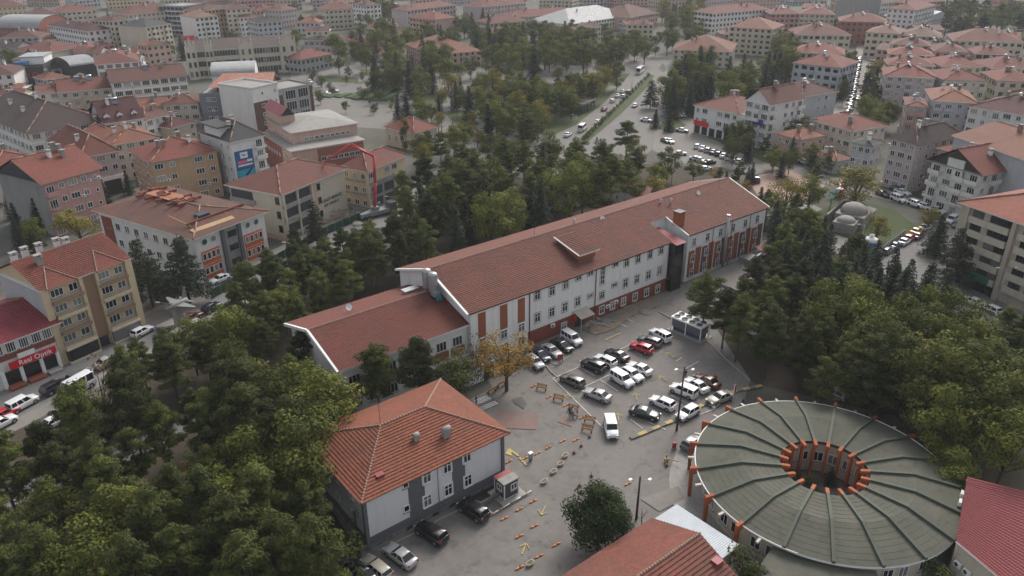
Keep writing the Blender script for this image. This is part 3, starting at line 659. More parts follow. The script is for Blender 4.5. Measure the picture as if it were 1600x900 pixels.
# annex behind with white parapets
O2 = (*P(905, 312, 4)[:2], 0)
ann = thing('rear_annex', 'low white annex with tiled lean-to roofs behind the long building ridge', 'building', O2)
b = MB(); p0, p1 = P(878, 302, 5.0), P(942, 282, 5.0); p2 = P(1003, 313, 5.0)
b.prism([p0, p1, p1 + Vector((0, 7, 0)), p0 + Vector((0, 7, 0))], 0, 5.0); b.build('wall', [WALLW], ann, O2); b = MB(); b.prism([p1, p2, p2 + Vector((6, 2, 0)), p1 + Vector((6, 6, 0))], 0, 4.9); b.build('wall', [WALLW], ann, O2)
b = MB(); b.face([p0 + Vector((-.3, -.3, .1)), p1 + Vector((.2, -.3, .1)), p1 + Vector((.2, 7, 1.6)), p0 + Vector((-.3, 7, 1.6))], 0, [(0, 0), (9, 0), (9, 7), (0, 7)]); b.face([p1 + Vector((-.2, -.2, .12)), p2 + Vector((0, -.3, .12)), p2 + Vector((6, 2, 1.3)), p1 + Vector((6, 6, 1.3))], 0, [(0, 0), (14, 0), (14, 6), (0, 6)])
b.build('roof', [tiles('tiles_mid', (0.26, 0.088, 0.062), (0.19, 0.06, 0.048))], ann, O2)
d = (p1 - p0); ang = math.atan2(d.y, d.x)
for k in range(5):
    q = p0 + d * (0.12 + 0.19 * k); window(ann, q.x - O2[0], q.y - O2[1], 2.2, ang, 1.2, 1.2, 'double')
d = (p2 - p1); ang = math.atan2(d.y, d.x)
for k in range(3):
    q = p1 + d * (0.2 + 0.2 * k); window(ann, q.x - O2[0], q.y - O2[1], 2.0, ang, 1.2, 1.2, 'double')
# ---------------------------------------------------------------- hipped roof house in the foreground
OH = (28.0, 63.3, 0)
house = thing('hipped_house', 'white and grey two storey house with orange hipped tile roof in the yard', 'house', OH)
GREYW = mat('grey_render', (0.105, 0.108, 0.115), 0.9, 0.08, 0.5)
HW = mat('house_white', (0.58, 0.585, 0.59), 0.9, 0.04, 0.4, dirt=(0.42, 0.42, 0.41), dirtamt=0.35, streak=True)
X0, X1, Y0, Y1 = 28.0, 47.7, 63.35, 78.3
b = MB(); b.box(X0, X1, Y0, Y1, 0.55, 7.5); b.build('wall', [HW], house, OH)
b = MB(); b.box(X0 - 0.08, X1 + 0.08, Y0 - 0.08, Y1 + 0.08, 0, 0.6); b.build('stone_plinth', [STONE], house, OH)
b = MB(); b.box(X0 - 0.05, X1 + 0.05, Y0 - 0.05, Y1 + 0.05, 0.6, 1.75); b.build('grey_band', [GREYW], house, OH)
def wx(px, py): return PW(px, py, Y0)
for (pa, pb) in (((637, 760), (662, 745)), ((705.5, 722), (725.6, 710))):
    x0 = wx(*pa)[0]; x1 = wx(*pb)[0]; b = MB(); b.box(x0, x1, Y0 - 0.045, Y0 + 0.1, 1.75, 7.4); b.build('grey_panel', [GREYW], house, OH)
for xx, yy in ((X0, Y0), (X1, Y0)):
    b = MB(); b.box(xx - 0.22, xx + 0.22, yy - 0.22, yy + 0.22, 0.0, 7.45); b.build('corner_pilaster', [GREYW], house, OH)
for px, py in ((729.5, 713), (731, 750.5), (698.6, 729.5), (700.4, 765), (667, 745), (668, 782)):
    x, z = wx(px, py); window(house, x - OH[0], Y0 - OH[1], z - 0.85, 0, 1.15, 1.7, 'cross', None, None, HW, True)
for px, py in ((633.5, 757), (635.2, 794.6)):
    x, z = wx(px, py); window(house, x - OH[0], Y0 - OH[1], z - 0.45, 0, 0.8, 0.95, 'single', None, None, None, True)
x, z = wx(684, 750); b = MB(); b.tube((x, Y0 - 0.08, 0), (x, Y0 - 0.08, 7.3), 0.05, 0.05, 6); b.build('downpipe', [GREYM], house, OH)
for px, py in ((640, 825), (680, 800), (706, 790), (730, 777)):
    x, z = wx(px, py); b = MB(); b.box(x - 0.45, x + 0.45, Y0 - 0.12, Y0 - 0.05, 0.08, 0.5); b.build('basement_vent', [DARKM], house, OH)
for yy in (66.5, 70.5, 74.5):
    for zz in (2.4, 5.4): window(house, 0, yy - OH[1], zz, R(-90), 0.9, 1.3, 'double', None, None, None, True)
EX0, EX1, EY0, EY1, EZ, RZ, RA, RB = 27.4, 48.65, 62.75, 78.9, 7.55, 10.4, 34.7, 41.1
YM = (EY0 + EY1) / 2; b = MB()
slope(b, (EX0, EY0, EZ), (EX1, EY0, EZ), (RA, YM, RZ), (RB, YM, RZ), 0, 0.42, 0.014)
slope(b, (EX1, EY1, EZ), (EX0, EY1, EZ), (RB, YM, RZ), (RA, YM, RZ), 0, 0.42, 0.014)
slope(b, (EX0, EY1, EZ), (EX0, EY0, EZ), (RA, YM, RZ), (RA, YM, RZ), 0, 0.42, 0.014)
slope(b, (EX1, EY0, EZ), (EX1, EY1, EZ), (RB, YM, RZ), (RB, YM, RZ), 0, 0.42, 0.014)
b.box(EX0 + 0.05, EX1 - 0.05, EY0 + 0.05, EY1 - 0.05, EZ - 0.18, EZ - 0.02, 1)
hr = b.build('roof', [T_HOUSE, mat('eave_board', (0.13, 0.07, 0.05), 0.8)], house, OH)
for q in (((EX0, EY0, EZ + .05), (RA, YM, RZ + .05)), ((EX1, EY0, EZ + .05), (RB, YM, RZ + .05)), ((EX0, EY1, EZ + .05), (RA, YM, RZ + .05)), ((EX1, EY1, EZ + .05), (RB, YM, RZ + .05)), ((RA, YM, RZ + .05), (RB, YM, RZ + .05))): ridge_cap(hr, q, 0.15, CAPM, OH)
for px, py, s in ((650, 684, 0.32), (697, 674, 0.5)):
    c = P(px, py, 9.4); b = MB(); b.box(c.x - s, c.x + s, c.y - 0.35, c.y + 0.35, 8.6, 9.75); b.tube((c.x - s - 0.08, c.y, 9.75), (c.x + s + 0.08, c.y, 9.75), 0.36, 0.36, 10); b.build('roof_vent', [CONC], hr, OH)
c = P(593, 742, 8.4); b = MB(); b.box(c.x - 0.5, c.x + 0.5, c.y - 0.4, c.y + 0.4, 7.9, 8.55); b.build('roof_hatch', [sheet_metal('red_sheet', (0.24, 0.045, 0.05))], hr, OH)
c = P(594, 660, 10.4); fitting('antenna', hr, (c.x - OH[0], c.y - OH[1], 10.3))
b = MB(); b.box(X1 + 0.0, X1 + 0.5, Y0 + 1.2, Y0 + 2.0, 5.8, 6.5); b.build('air_conditioner', [WHITEP], house, OH)
# ---------------------------------------------------------------- round single storey building with a ribbed roof and a courtyard
CX, CY = 76.8, 35.7; OC = (CX, CY, 0)
rot = thing('round_building', 'round single storey building with ribbed grey green roof and orange pillars', 'building', OC)
ROOFG = mat('roof_felt', (0.088, 0.090, 0.070), 0.85, 0.18, 0.5, dirt=(0.13, 0.118, 0.092), dirtamt=0.8, spots=0.5)
RIBG = mat('rib_green', (0.072, 0.084, 0.064), 0.7, 0.15, 1.0)
PILO = mat('pillar_orange', (0.32, 0.088, 0.035), 0.75, 0.15, 1.2, dirt=(0.24, 0.07, 0.03), dirtamt=0.5, streak=True)
CREAM = mat('cream_render', (0.50, 0.44, 0.35), 0.9, 0.08, 0.6, dirt=(0.32, 0.28, 0.22), dirtamt=0.5, streak=True)
RO, RI, RK = 15.5, 5.35, 10.2; ZO, ZI, ZK = 4.2, 5.0, 5.35; NR = 19; PH = R(7)
def cyl(r, t, z): return (r * math.cos(t), r * math.sin(t), z)
NS = NR * 6
for (r, s, nm) in ((RO - 1.0, 1, 'wall'), (RI + 0.35, -1, 'courtyard_wall')):
    b = MB()
    for k in range(NS):
        t0, t1 = 2 * math.pi * k / NS, 2 * math.pi * (k + 1) / NS
        q = [cyl(r, t0, 0), cyl(r, t1, 0), cyl(r, t1, ZO + (0.4 if s < 0 else 0)), cyl(r, t0, ZO + (0.4 if s < 0 else 0))]
        b.face(q if s > 0 else q[::-1], 0, None, True)
    b.build(nm, [CREAM], rot)
for s in range(NR):                                   # roof laid bay by bay in felt strips
    b = MB(); a0 = PH + 2 * math.pi * s / NR; 
    for k in range(6):
        t0, t1 = a0 + 2 * math.pi / NR * k / 6, a0 + 2 * math.pi / NR * (k + 1) / 6
        rr = [RI - 0.1 + i * (RK - RI + 0.1) / 7 for i in range(8)]; zz = [ZI + (ZK - ZI) * i / 7 for i in range(8)]
        rr += [RK + (RO - RK) * (i + 1) / 7 for i in range(7)]; zz += [ZK + (ZO - ZK) * (i + 1) / 7 for i in range(7)]
        for i in range(14):
            b.face([cyl(rr[i], t0, zz[i]), cyl(rr[i + 1], t0, zz[i + 1] + 0.02), cyl(rr[i + 1], t1, zz[i + 1] + 0.02), cyl(rr[i], t1, zz[i])])
            b.face([cyl(rr[i + 1], t0, zz[i + 1] + 0.02), cyl(rr[i + 1], t0, zz[i + 1]), cyl(rr[i + 1], t1, zz[i + 1]), cyl(rr[i + 1], t1, zz[i + 1] + 0.02)])
        b.face([cyl(RO, t0, ZO - 0.3), cyl(RO, t1, ZO - 0.3), cyl(RO, t1, ZO), cyl(RO, t0, ZO)], 1); b.face([cyl(RO - 1.05, t1, ZO - 0.3), cyl(RO, t1, ZO - 0.3), cyl(RO, t0, ZO - 0.3), cyl(RO - 1.05, t0, ZO - 0.3)], 1)
        b.face([cyl(RI - 0.1, t1, ZI - 0.4), cyl(RI - 0.1, t0, ZI - 0.4), cyl(RI - 0.1, t0, ZI), cyl(RI - 0.1, t1, ZI)], 2)
    b.build('roof_bay', [ROOFG, WHITEP, DARKM], rot)
def rib_box(mb, t, pts, w, h, m=0):
    d = Vector((math.cos(t), math.sin(t), 0)); n = Vector((-d.y, d.x, 0)) * w / 2
    for (r0, z0), (r1, z1) in zip(pts, pts[1:]):
        p, q = d * r0, d * r1
        A = [p + n + Vector((0, 0, z0)), p - n + Vector((0, 0, z0)), p - n + Vector((0, 0, z0 + h)), p + n + Vector((0, 0, z0 + h))]
        Bq = [q + n + Vector((0, 0, z1)), q - n + Vector((0, 0, z1)), q - n + Vector((0, 0, z1 + h)), q + n + Vector((0, 0, z1 + h))]
        mb.loft([A, Bq], m); 
        for i in range(len(mb.sm)): mb.sm[i] = False
for s in range(NR):
    t = PH + 2 * math.pi * s / NR
    b = MB(); rib_box(b, t, [(RI - 0.05, ZI - 0.05), (RK, ZK - 0.05), (RO + 0.1, ZO - 0.05)], 0.36, 0.36); b.build('roof_rib', [RIBG], rot)
    b = MB(); rib_box(b, t, [(RI - 1.15, ZI - 0.35), (RI - 0.05, ZI - 0.2)], 0.42, 0.5); rib_box(b, t, [(RI - 0.75, 0.0), (RI - 0.4, 0.0)], 0.34, ZI); b.build('inner_pillar', [PILO], rot)
    low_side = 195 < math.degrees(t) % 360 < 335        # on the yard side away from the lane the ribs end at the eave
    b = MB(); d = Vector((math.cos(t), math.sin(t), 0)); n = Vector((-d.y, d.x, 0)) * 0.2
    prof = [(RO - 0.1, ZO - 0.4), (RO - 0.1, ZO + 0.42), (RO + 0.95, ZO + 0.30), (RO + 0.85, 0), (RO + 0.45, 0), (RO + 0.5, ZO - 0.7)]
    i = len(b.v); L = [d * r + n + Vector((0, 0, z)) for r, z in prof]; Q = [d * r - n + Vector((0, 0, z)) for r, z in prof]
    b.face(L[::-1]); b.face(Q)
    for k in range(len(prof)): b.face([L[k], L[(k + 1) % 6], Q[(k + 1) % 6], Q[k]])
    if not low_side: b.build('outer_pillar', [PILO], rot)
    for f in (0.3, 0.7):
        tt = t + 2 * math.pi / NR * f; r = RO - 1.0
        window(rot, r * math.cos(tt), r * math.sin(tt), 1.1, tt + R(90), 1.3, 1.6, 'double', None, None, None, True)
    tt = t + 2 * math.pi / NR * 0.5; r = RI + 0.35
    window(rot, r * math.cos(tt), r * math.sin(tt), 1.6, tt - R(90), 1.35, 1.5, 'double', None, None, None, True)
    b = MB(); tt = t + 2 * math.pi / NR * 0.5; rib_box(b, tt, [(RO - 0.05, ZO - 0.25), (RO + 0.95, ZO - 0.35)], 0.3, 0.22); low_side or b.build('rain_spout', [mat('spout_cream', (0.5, 0.46, 0.38), 0.8)], rot)
b = MB()                                             # gutter pipe round the eave
for k in range(NS):
    if not 200 < 360 * k / NS < 330: b.tube(cyl(RO + 0.08, 2 * math.pi * k / NS, ZO - 0.02), cyl(RO + 0.08, 2 * math.pi * (k + 1) / NS, ZO - 0.02), 0.09, 0.09, 5, 0, False)
b.build('gutter', [WHITEP], rot)
b = MB(); q = [cyl(RI - 0.1, 2 * math.pi * k / 40, 0.03) for k in range(40)]; b.face(q); b.build('courtyard_floor', [mat('court_paving', (0.14, 0.14, 0.13), 0.9, 0.2, 0.6)], rot)
b = MB(); q = [(2.6 * math.cos(2 * math.pi * k / 20) - .8, 3.2 * math.sin(2 * math.pi * k / 20) - .2, 0.06) for k in range(20)]; b.face(q); b.build('courtyard_bed', [LAWN], rot)
# apron round the wall
b = MB(); 
for k in range(60):
    t0, t1 = R(100) + R(200) * k / 60, R(100) + R(200) * (k + 1) / 60
    b.face([cyl(RO - 1, t0, 0.10), cyl(RO + 3.0, t0, 0.10), cyl(RO + 3.0, t1, 0.10), cyl(RO - 1, t1, 0.10)]); b.face([cyl(RO + 3.0, t0, 0), cyl(RO + 3.0, t1, 0), cyl(RO + 3.0, t1, 0.1), cyl(RO + 3.0, t0, 0.1)])
b.build('apron', [CONC], rot)
for px, py in ((1500, 770), (1497, 783)):
    c = P(px, py, 4.9); fitting('air_conditioner', rot, (c.x - CX, c.y - CY, 4.5), R(20))
c = P(1252, 712, 0.3); fitting('air_conditioner', rot, (c.x - CX, c.y - CY, 0.2), R(200)); c = P(1258, 712, 0.3); fitting('air_conditioner', rot, (c.x - CX + 1.2, c.y - CY, 0.2), R(200))
# low flat annex of the round building at the bottom
b = MB(); a0 = R(168 + 19); 
for k in range(12):
    t0, t1 = R(192) + R(40) * k / 12, R(192) + R(40) * (k + 1) / 12
    b.face([cyl(RO - 0.2, t0, 3.5), cyl(RO + 3.2, t0, 3.3), cyl(RO + 3.2, t1, 3.3), cyl(RO - 0.2, t1, 3.5)]); b.face([cyl(RO + 3.2, t0, 0), cyl(RO + 3.2, t1, 0), cyl(RO + 3.2, t1, 3.3), cyl(RO + 3.2, t0, 3.3)], 1)
b.face([cyl(RO - .2, R(192), 0), cyl(RO + 3.2, R(192), 0), cyl(RO + 3.2, R(192), 3.3), cyl(RO - .2, R(192), 3.5)][::-1], 1)
b.build('low_annex', [ROOFG, CREAM], rot)
# ---------------------------------------------------------------- hall with a pink red tiled roof beside it
q = [P(1510, 750, 5.6), P(1605, 774, 5.6), P(1600, 935, 5.4), P(1494, 846, 5.4)]
OP = (q[0].x, q[0].y, 0)
pk = thing('tiled_hall', 'cream hall with bright pink red metal tile roof joined to the round building', 'building', OP)
b = MB(); cc = sum(q, Vector()) / 4
ii = [p.lerp(cc, 0.05) for p in q]; b.prism([(p.x, p.y) for p in ii], 0, 5.15); b.build('wall', [CREAM], pk, OP)
b = MB(); b2 = [q[3], q[0], q[1], q[2]]
slope(b, q[3], q[2], q[0] + Vector((0, 0, .5)), q[1] + Vector((0, 0, .5)), 0, 0.35)
b.build('roof', [tiles('tiles_pink', (0.33, 0.075, 0.085), (0.29, 0.062, 0.07), weather=0.1)], pk, OP)
b = MB()
for p, r in ((q[3], q[2]), (q[2], q[1]), (q[1], q[0])):
    b.tube(p + Vector((0, 0, -.05)), r + Vector((0, 0, -.05)), 0.12, 0.12, 5)
b.build('verge_board', [WHITEP], pk, OP)
d = q[2] - q[3]
for k in (0.12, 0.27):
    p = ii[3].lerp(ii[2], k); fitting('air_conditioner', pk, (p.x - OP[0], p.y - OP[1], 2.6), math.atan2(d.y, d.x))
# ---------------------------------------------------------------- red roofed building at the bottom edge and its white lean-to
OB = (40, 37, 0)
low = thing('red_roof_building', 'low building with worn red tile gable roof at the bottom edge', 'building', OB)
BX0, BX1, BY0, BY1, BYR, BE, BZ = 20.0, 53.4, 29.8, 42.75, 36.3, 5.0, 7.55
b = MB(); 
prof = [(BY0 + .4, 0), (BY1 - .4, 0), (BY1 - .4, BE - .1), (BYR, BZ - .25), (BY0 + .4, BE - .1)]; n = 5
b.v += [(BX0 + .3, y, z) for y, z in prof] + [(BX1 - .4, y, z) for y, z in prof]
b.f += [tuple(n - 1 - k for k in range(n)), tuple(n + k for k in range(n))] + [(k, (k + 1) % n, n + (k + 1) % n, n + k) for k in range(n)]; b.m += [0] * 7; b.uv += [None] * 7; b.sm += [False] * 7
b.build('wall', [CREAM], low, OB)
T_LOW = tiles('tiles_low', (0.30, 0.095, 0.062), (0.21, 0.066, 0.048), weather=0.5, fine=False)
b = MB(); slope(b, (BX0, BY0, BE), (BX1, BY0, BE), (BX0, BYR, BZ), (BX1, BYR, BZ), 0, 0.46, 0.012); slope(b, (BX1, BY1, BE), (BX0, BY1, BE), (BX1, BYR, BZ), (BX0, BYR, BZ), 0, 0.46, 0.012); lr = b.build('roof', [T_LOW], low, OB)
ridge_cap(lr, [(BX0, BYR, BZ + .05), (BX1, BYR, BZ + .05)], 0.17, CAPM, OB)
c = P(1120, 880, 6.3); b = MB(); b.box(c.x - .5, c.x + .5, c.y - .45, c.y + .45, 5.6, 6.75); b.build('roof_hatch', [MATS['red_sheet']], lr, OB)
q = [P(1055, 786, 3.6), P(1018, 812, 3.6), P(1175, 925, 3.4), P(1235, 925, 3.4), P(1143, 846, 3.5)]
OS = (q[1].x, q[1].y, 0)
shd = thing('metal_shed', 'white corrugated metal shed roof between red roof and round building', 'shed', OS)
b = MB(); q2 = [Vector((53.9, 43.6, 3.55)), Vector((58.7, 43.6, 3.55)), Vector((59.2, 34.9, 3.4)), Vector((53.9, 34.9, 3.4))]
n_ = 34
for k in range(n_):
    f0, f1 = k / n_, (k + 1) / n_; fm = (f0 + f1) / 2
    A0, A1 = q2[0].lerp(q2[3], f0), q2[1].lerp(q2[2], f0); M0, M1 = q2[0].lerp(q2[3], fm), q2[1].lerp(q2[2], fm); B0, B1 = q2[0].lerp(q2[3], f1), q2[1].lerp(q2[2], f1)
    up = Vector((0, 0, 0.05)); b.face([A0, M0 + up, M1 + up, A1][::-1]); b.face([M0 + up, B0, B1, M1 + up][::-1])
b.build('roof', [mat('white_sheet', (0.46, 0.49, 0.52), 0.45, 0.1, 0.8, dirt=(0.32, 0.33, 0.34), dirtamt=0.5)], shd, OS)
b = MB(); b.box(54.0, 58.4, 35.2, 43.3, 0, 3.3); b.build('wall', [CONC], shd, OS)
lt_ = thing('metal_lean_to', 'pale blue corrugated lean-to roof along the bottom rim of the round building', 'shed', (59, 26, 0))
q2 = [P(1196, 878, 2.8), P(1300, 905, 2.8), P(1300, 935, 2.6), P(1190, 935, 2.6)]; b = MB(); n_ = 30
for k in range(n_):
    f0, f1 = k / n_, (k + 1) / n_; fm = (f0 + f1) / 2; up = Vector((0, 0, 0.05)); g = lambda a_, c_, f: q2[a_].lerp(q2[c_], f)
    b.face([g(0, 1, f0), g(0, 1, fm) + up, g(3, 2, fm) + up, g(3, 2, f0)][::-1]); b.face([g(0, 1, fm) + up, g(0, 1, f1), g(3, 2, f1), g(3, 2, fm) + up][::-1])
b.build('roof', [mat('blue_white_sheet', (0.36, 0.43, 0.50), 0.45, 0.1, 0.8)], lt_, (59, 26, 0))
for p in q2: b = MB(); b.tube((p.x, p.y, 0), (p.x, p.y, p.z), .06, .06, 6); b.build('post', [GREYM], lt_, (59, 26, 0))
# ---------------------------------------------------------------- the town: one generic builder, every building described singly
def wallm(n, c, d=0.5): return mat('wall_' + n, c, 0.9, 0.07, 0.35, dirt=tuple(x * 0.62 for x in c), dirtamt=d, streak=True)
WALL = dict(cream=wallm('cream', (0.50, 0.45, 0.36)), white=wallm('white', (0.60, 0.59, 0.57)), pink=wallm('pink', (0.44, 0.25, 0.225)), beige=wallm('beige', (0.42, 0.36, 0.29)),
            grey=wallm('grey', (0.30, 0.30, 0.30)), lilac=wallm('lilac', (0.42, 0.365, 0.365)), ochre=wallm('ochre', (0.40, 0.27, 0.16)), yellow=wallm('yellow', (0.52, 0.42, 0.27)),
            peach=wallm('peach', (0.48, 0.33, 0.27)), blue=wallm('blue', (0.40, 0.41, 0.43)), slate=wallm('slate', (0.15, 0.165, 0.19)), brick=wallm('brick', (0.27, 0.10, 0.075)),
            dark=wallm('dark', (0.05, 0.05, 0.055)), rawc=wallm('raw_concrete', (0.25, 0.245, 0.235), 0.8), green=wallm('green', (0.38, 0.42, 0.36)))
TL = dict(mid=tiles('tiles_mid', (0.26, 0.088, 0.062), (0.19, 0.06, 0.048)), red=tiles('tiles_red', (0.30, 0.085, 0.058), (0.22, 0.06, 0.045)), brown=tiles('tiles_brown', (0.20, 0.085, 0.065), (0.15, 0.06, 0.05)),
          orange=tiles('tiles_orange', (0.34, 0.135, 0.075), (0.26, 0.09, 0.055)), maroon=tiles('tiles_maroon', (0.135, 0.038, 0.042), (0.105, 0.032, 0.036)), dark=tiles('tiles_dark', (0.085, 0.058, 0.055), (0.065, 0.045, 0.045)),
          slate=tiles('tiles_slate', (0.085, 0.092, 0.098), (0.065, 0.07, 0.075)), pale=tiles('tiles_pale', (0.30, 0.165, 0.125), (0.23, 0.12, 0.095)), metal=sheet_metal('roof_metal_white', (0.27, 0.28, 0.285)), redmetal=sheet_metal('red_sheet_roof', (0.25, 0.045, 0.055), 0.45),
          felt=mat('flat_roof_felt', (0.27, 0.26, 0.245), 0.9, 0.15, 0.4, dirt=(0.17, 0.16, 0.15), dirtamt=0.6), bluemetal=sheet_metal('roof_metal_blue', (0.12, 0.15, 0.18), 0.6))
BLD = []
WTYPE = {'w': (1.35, 1.4, 'double'), 'd': (2.2, 1.5, 'triple'), 'n': (0.75, 1.0, 'single'), 't': (1.0, 1.9, 'cross'), 'b': (1.9, 2.1, 'triple'), 'g': (2.8, 1.7, 'quad')}
def bld(name, label, p0, p1, depth, ze, roof='hip', wall='cream', tile='mid', front=None, side=None, fl=None, rise=None, ov=0.6, chim=2, solar=0, base=None, balc=None, blank_left=False, bands=False, skip0=False, ext=None):
    c0, c1 = P(p0[0], p0[1], ze), P(p1[0], p1[1], ze)
    d = c1 - c0; L = d.length; rz = math.atan2(d.y, d.x); ux = d.normalized(); uy = Vector((-ux.y, ux.x, 0))
    if isinstance(depth, tuple):
        c2 = P(depth[0], depth[1], ze); depth = max(4.0, abs((c2 - c0).dot(uy)))
    root = thing(name, label, 'building', (c0.x, c0.y, 0), rz)
    mc = c0 + ux * L / 2 + uy * depth / 2; BLD.append((mc.x, mc.y, math.hypot(L, depth) / 2))
    dist = (c0 + c1).length / 2; near = dist < 150; far = dist > 330
    wm = WALL[wall] if isinstance(wall, str) else wall; tm = TL[tile] if isinstance(tile, str) else tile
    b = MB(); b.box(0, L, 0, depth, 0, ze); b.build('wall', [wm], root)
    fl = fl or max(1, round(ze / 2.9)); fh = ze / fl
    camL = Matrix.Rotation(-rz, 4, 'Z') @ (Vector((0, 0, 0)) - Vector((c0.x, c0.y, 0)))
    faces = [('f', L, front)]
    if camL.x < 0: faces.append(('l', depth, side))
    elif camL.x > L: faces.append(('r', depth, side))
    rr = random.Random(hash((round(p0[0]), round(p0[1]))) & 0xffff)
    far_mb = MB()
    for (s, ln, pat) in faces:
        if pat == '': continue
        if pat is None: pat = rr.choice(['wdw', 'wbw', 'wwd', 'dwb', 'wdbw'])
        n = max(1, round(ln / 3.1)); 
        pat = (pat * (n // len(pat) + 1))[:n] if len(pat) < n else pat
        n = len(pat); st = ln / n
        for f in range(fl):
            if skip0 and f == 0: continue
            for i, ch in enumerate(pat):
                if ch == '.': continue
                wd, hg, sty = WTYPE[ch]; wd = min(wd, st * 0.8); z = f * fh + (0.15 if ch == 'b' else fh * 0.32); x = (i + 0.5) * st
                if s == 'f': q = (x, 0, 0.0)
                elif s == 'l': q = (0, depth - x, R(-90))
                else: q = (depth * 0 + L, x, R(90))
                if far:
                    a = {'f': Matrix.Identity(4), 'l': Matrix.Rotation(R(-90), 4, 'Z'), 'r': Matrix.Rotation(R(90), 4, 'Z')}[s]
                    far_mb.box(-wd / 2, wd / 2, -0.05, 0.05, z, z + hg, 0, Matrix.Translation((q[0], q[1], 0)) @ a)
                    if ch == 'b': far_mb.box(-wd / 2 - 0.4, wd / 2 + 0.4, -1.1, 0, z - 0.2, z + 0.8, 1, Matrix.Translation((q[0], q[1], 0)) @ a)
                else:
                    window(root, q[0], q[1], z, q[2], wd, hg, sty, None, GLASS2 if rr.random() < 0.5 else GLASS, None, near)
                    if rr.random() < .10 and ch != 'b': fitting('air_conditioner', root, (q[0] + (wd * .5 + .5 if s == 'f' else 0), q[1] + (0 if s == 'f' else wd * .5 + .5), z - .2), q[2])
                    if ch == 'b' and f > 0: balcony(root, q[0], q[1], z, q[2], min(st * 0.94, wd + 1.2), 1.15, balc or wm, 'solid' if rr.random() < 0.7 else 'rail')
    if far and far_mb.f:
        o = far_mb.build('window_rows', [GLASS, wm], root); o['kind'] = 'stuff'
    if bands:
        b = MB()
        for f in range(1, fl): b.box(-0.06, L + 0.06, -0.06, depth, f * fh - 0.14, f * fh + 0.14)
        b.build('floor_band', [WHITEP], root)
    e = ov; zr = ze + 0.02
    if base:
        b = MB(); b.box(-0.05, L + 0.05, -0.05, depth + 0.05, 0, base[1]); b.build('base', [WALL[base[0]]], root)
    rf = None
    if roof in ('hip', 'gable', 'gabley'):
        if L >= depth: h = rise or depth * 0.5 * 0.42
        else: h = rise or L * 0.5 * 0.42
        x0, x1, y0, y1 = -e, L + e, -e, depth + e; ym = depth / 2; xm = L / 2; zt = zr + h
        cs = 0.42 if near else None
        b = MB()
        if roof == 'hip':
            if L >= depth: ra, rb = (x0 + ym + e, ym), (x1 - ym - e, ym)
            else: ra, rb = (xm, y0 + xm + e), (xm, y1 - xm - e)
            if L >= depth:
                slope(b, (x0, y0, zr), (x1, y0, zr), (*ra, zt), (*rb, zt), 0, cs); slope(b, (x1, y1, zr), (x0, y1, zr), (*rb, zt), (*ra, zt), 0, cs)
                slope(b, (x0, y1, zr), (x0, y0, zr), (*ra, zt), (*ra, zt), 0, cs); slope(b, (x1, y0, zr), (x1, y1, zr), (*rb, zt), (*rb, zt), 0, cs)
            else:
                slope(b, (x0, y0, zr), (x1, y0, zr), (*ra, zt), (*ra, zt), 0, cs); slope(b, (x1, y1, zr), (x0, y1, zr), (*rb, zt), (*rb, zt), 0, cs)
                slope(b, (x0, y1, zr), (x0, y0, zr), (*rb, zt), (*ra, zt), 0, cs); slope(b, (x1, y0, zr), (x1, y1, zr), (*ra, zt), (*rb, zt), 0, cs)
            hips = [((x0, y0, zr), (*ra, zt)), ((x1, y0, zr), (*(rb if L >= depth else ra), zt)), ((*ra, zt), (*rb, zt))]
        elif roof == 'gable':
            slope(b, (x0, y0, zr), (x1, y0, zr), (x0, ym, zt), (x1, ym, zt), 0, cs); slope(b, (x1, y1, zr), (x0, y1, zr), (x1, ym, zt), (x0, ym, zt), 0, cs)
            for xx, o_ in ((0, 1), (L, -1)):
                q = [(xx, 0, ze), (xx, depth, ze), (xx, ym, zt - 0.25)]; b.face(q[::-1] if o_ == 1 else q, 2)
            hips = [((x0, ym, zt), (x1, ym, zt))]
        else:
            h = rise or L * 0.5 * 0.42; zt = zr + h
            slope(b, (x0, y1, zr), (x0, y0, zr), (xm, y1, zt), (xm, y0, zt), 0, cs); slope(b, (x1, y0, zr), (x1, y1, zr), (xm, y0, zt), (xm, y1, zt), 0, cs)
            b.face([(0, 0, ze), (L, 0, ze), (xm, 0, zt - 0.25)], 2); b.face([(0, depth, ze), (xm, depth, zt - 0.25), (L, depth, ze)], 2)
            hips = [((xm, y0, zt), (xm, y1, zt))]
        b.box(x0 + 0.06, x1 - 0.06, y0 + 0.06, y1 - 0.06, zr - 0.2, zr - 0.02, 1)
        rf = b.build('roof', [tm, WHITEP if rr.random() < 0.6 else CONC, wm], root)
        if not far:
            for q in hips: ridge_cap(rf, [Vector(q[0]) + Vector((0, 0, .04)), Vector(q[1]) + Vector((0, 0, .04))], 0.14 if near else 0.17, CAPM, None, 'ridge_cap', 0.45 if near else 3.0)
        for i in range(chim):
            fx = rr.uniform(0.2, 0.8); fy = rr.uniform(0.3, 0.62)
            hh = h * (1 - 2 * abs(fy - 0.5)) if L >= depth or roof == 'gable' else h * (1 - 2 * abs(fx - 0.5))
            if roof == 'hip': hh = min(hh, h * 2 * min(fx * L, (1 - fx) * L) / min(L, depth), h * 2 * min(fy, 1 - fy) * depth / min(L, depth))
            fitting('chimney', rf, (fx * L, fy * depth, zr + hh), rr.choice((0, R(90))), rr.choice((WHITEP, CONC, CAPM)))
        for i in range(solar):
            fx = 0.25 + 0.5 * (i + 0.5) / solar; fitting('solar_heater', rf, (fx * L, depth * 0.42, zr + h * 0.75), -rz + R(rr.uniform(-25, 5)))
    elif roof == 'flat':
        b = MB(); b.box(-0.1, L + 0.1, -0.1, depth + 0.1, ze, ze + 0.12)
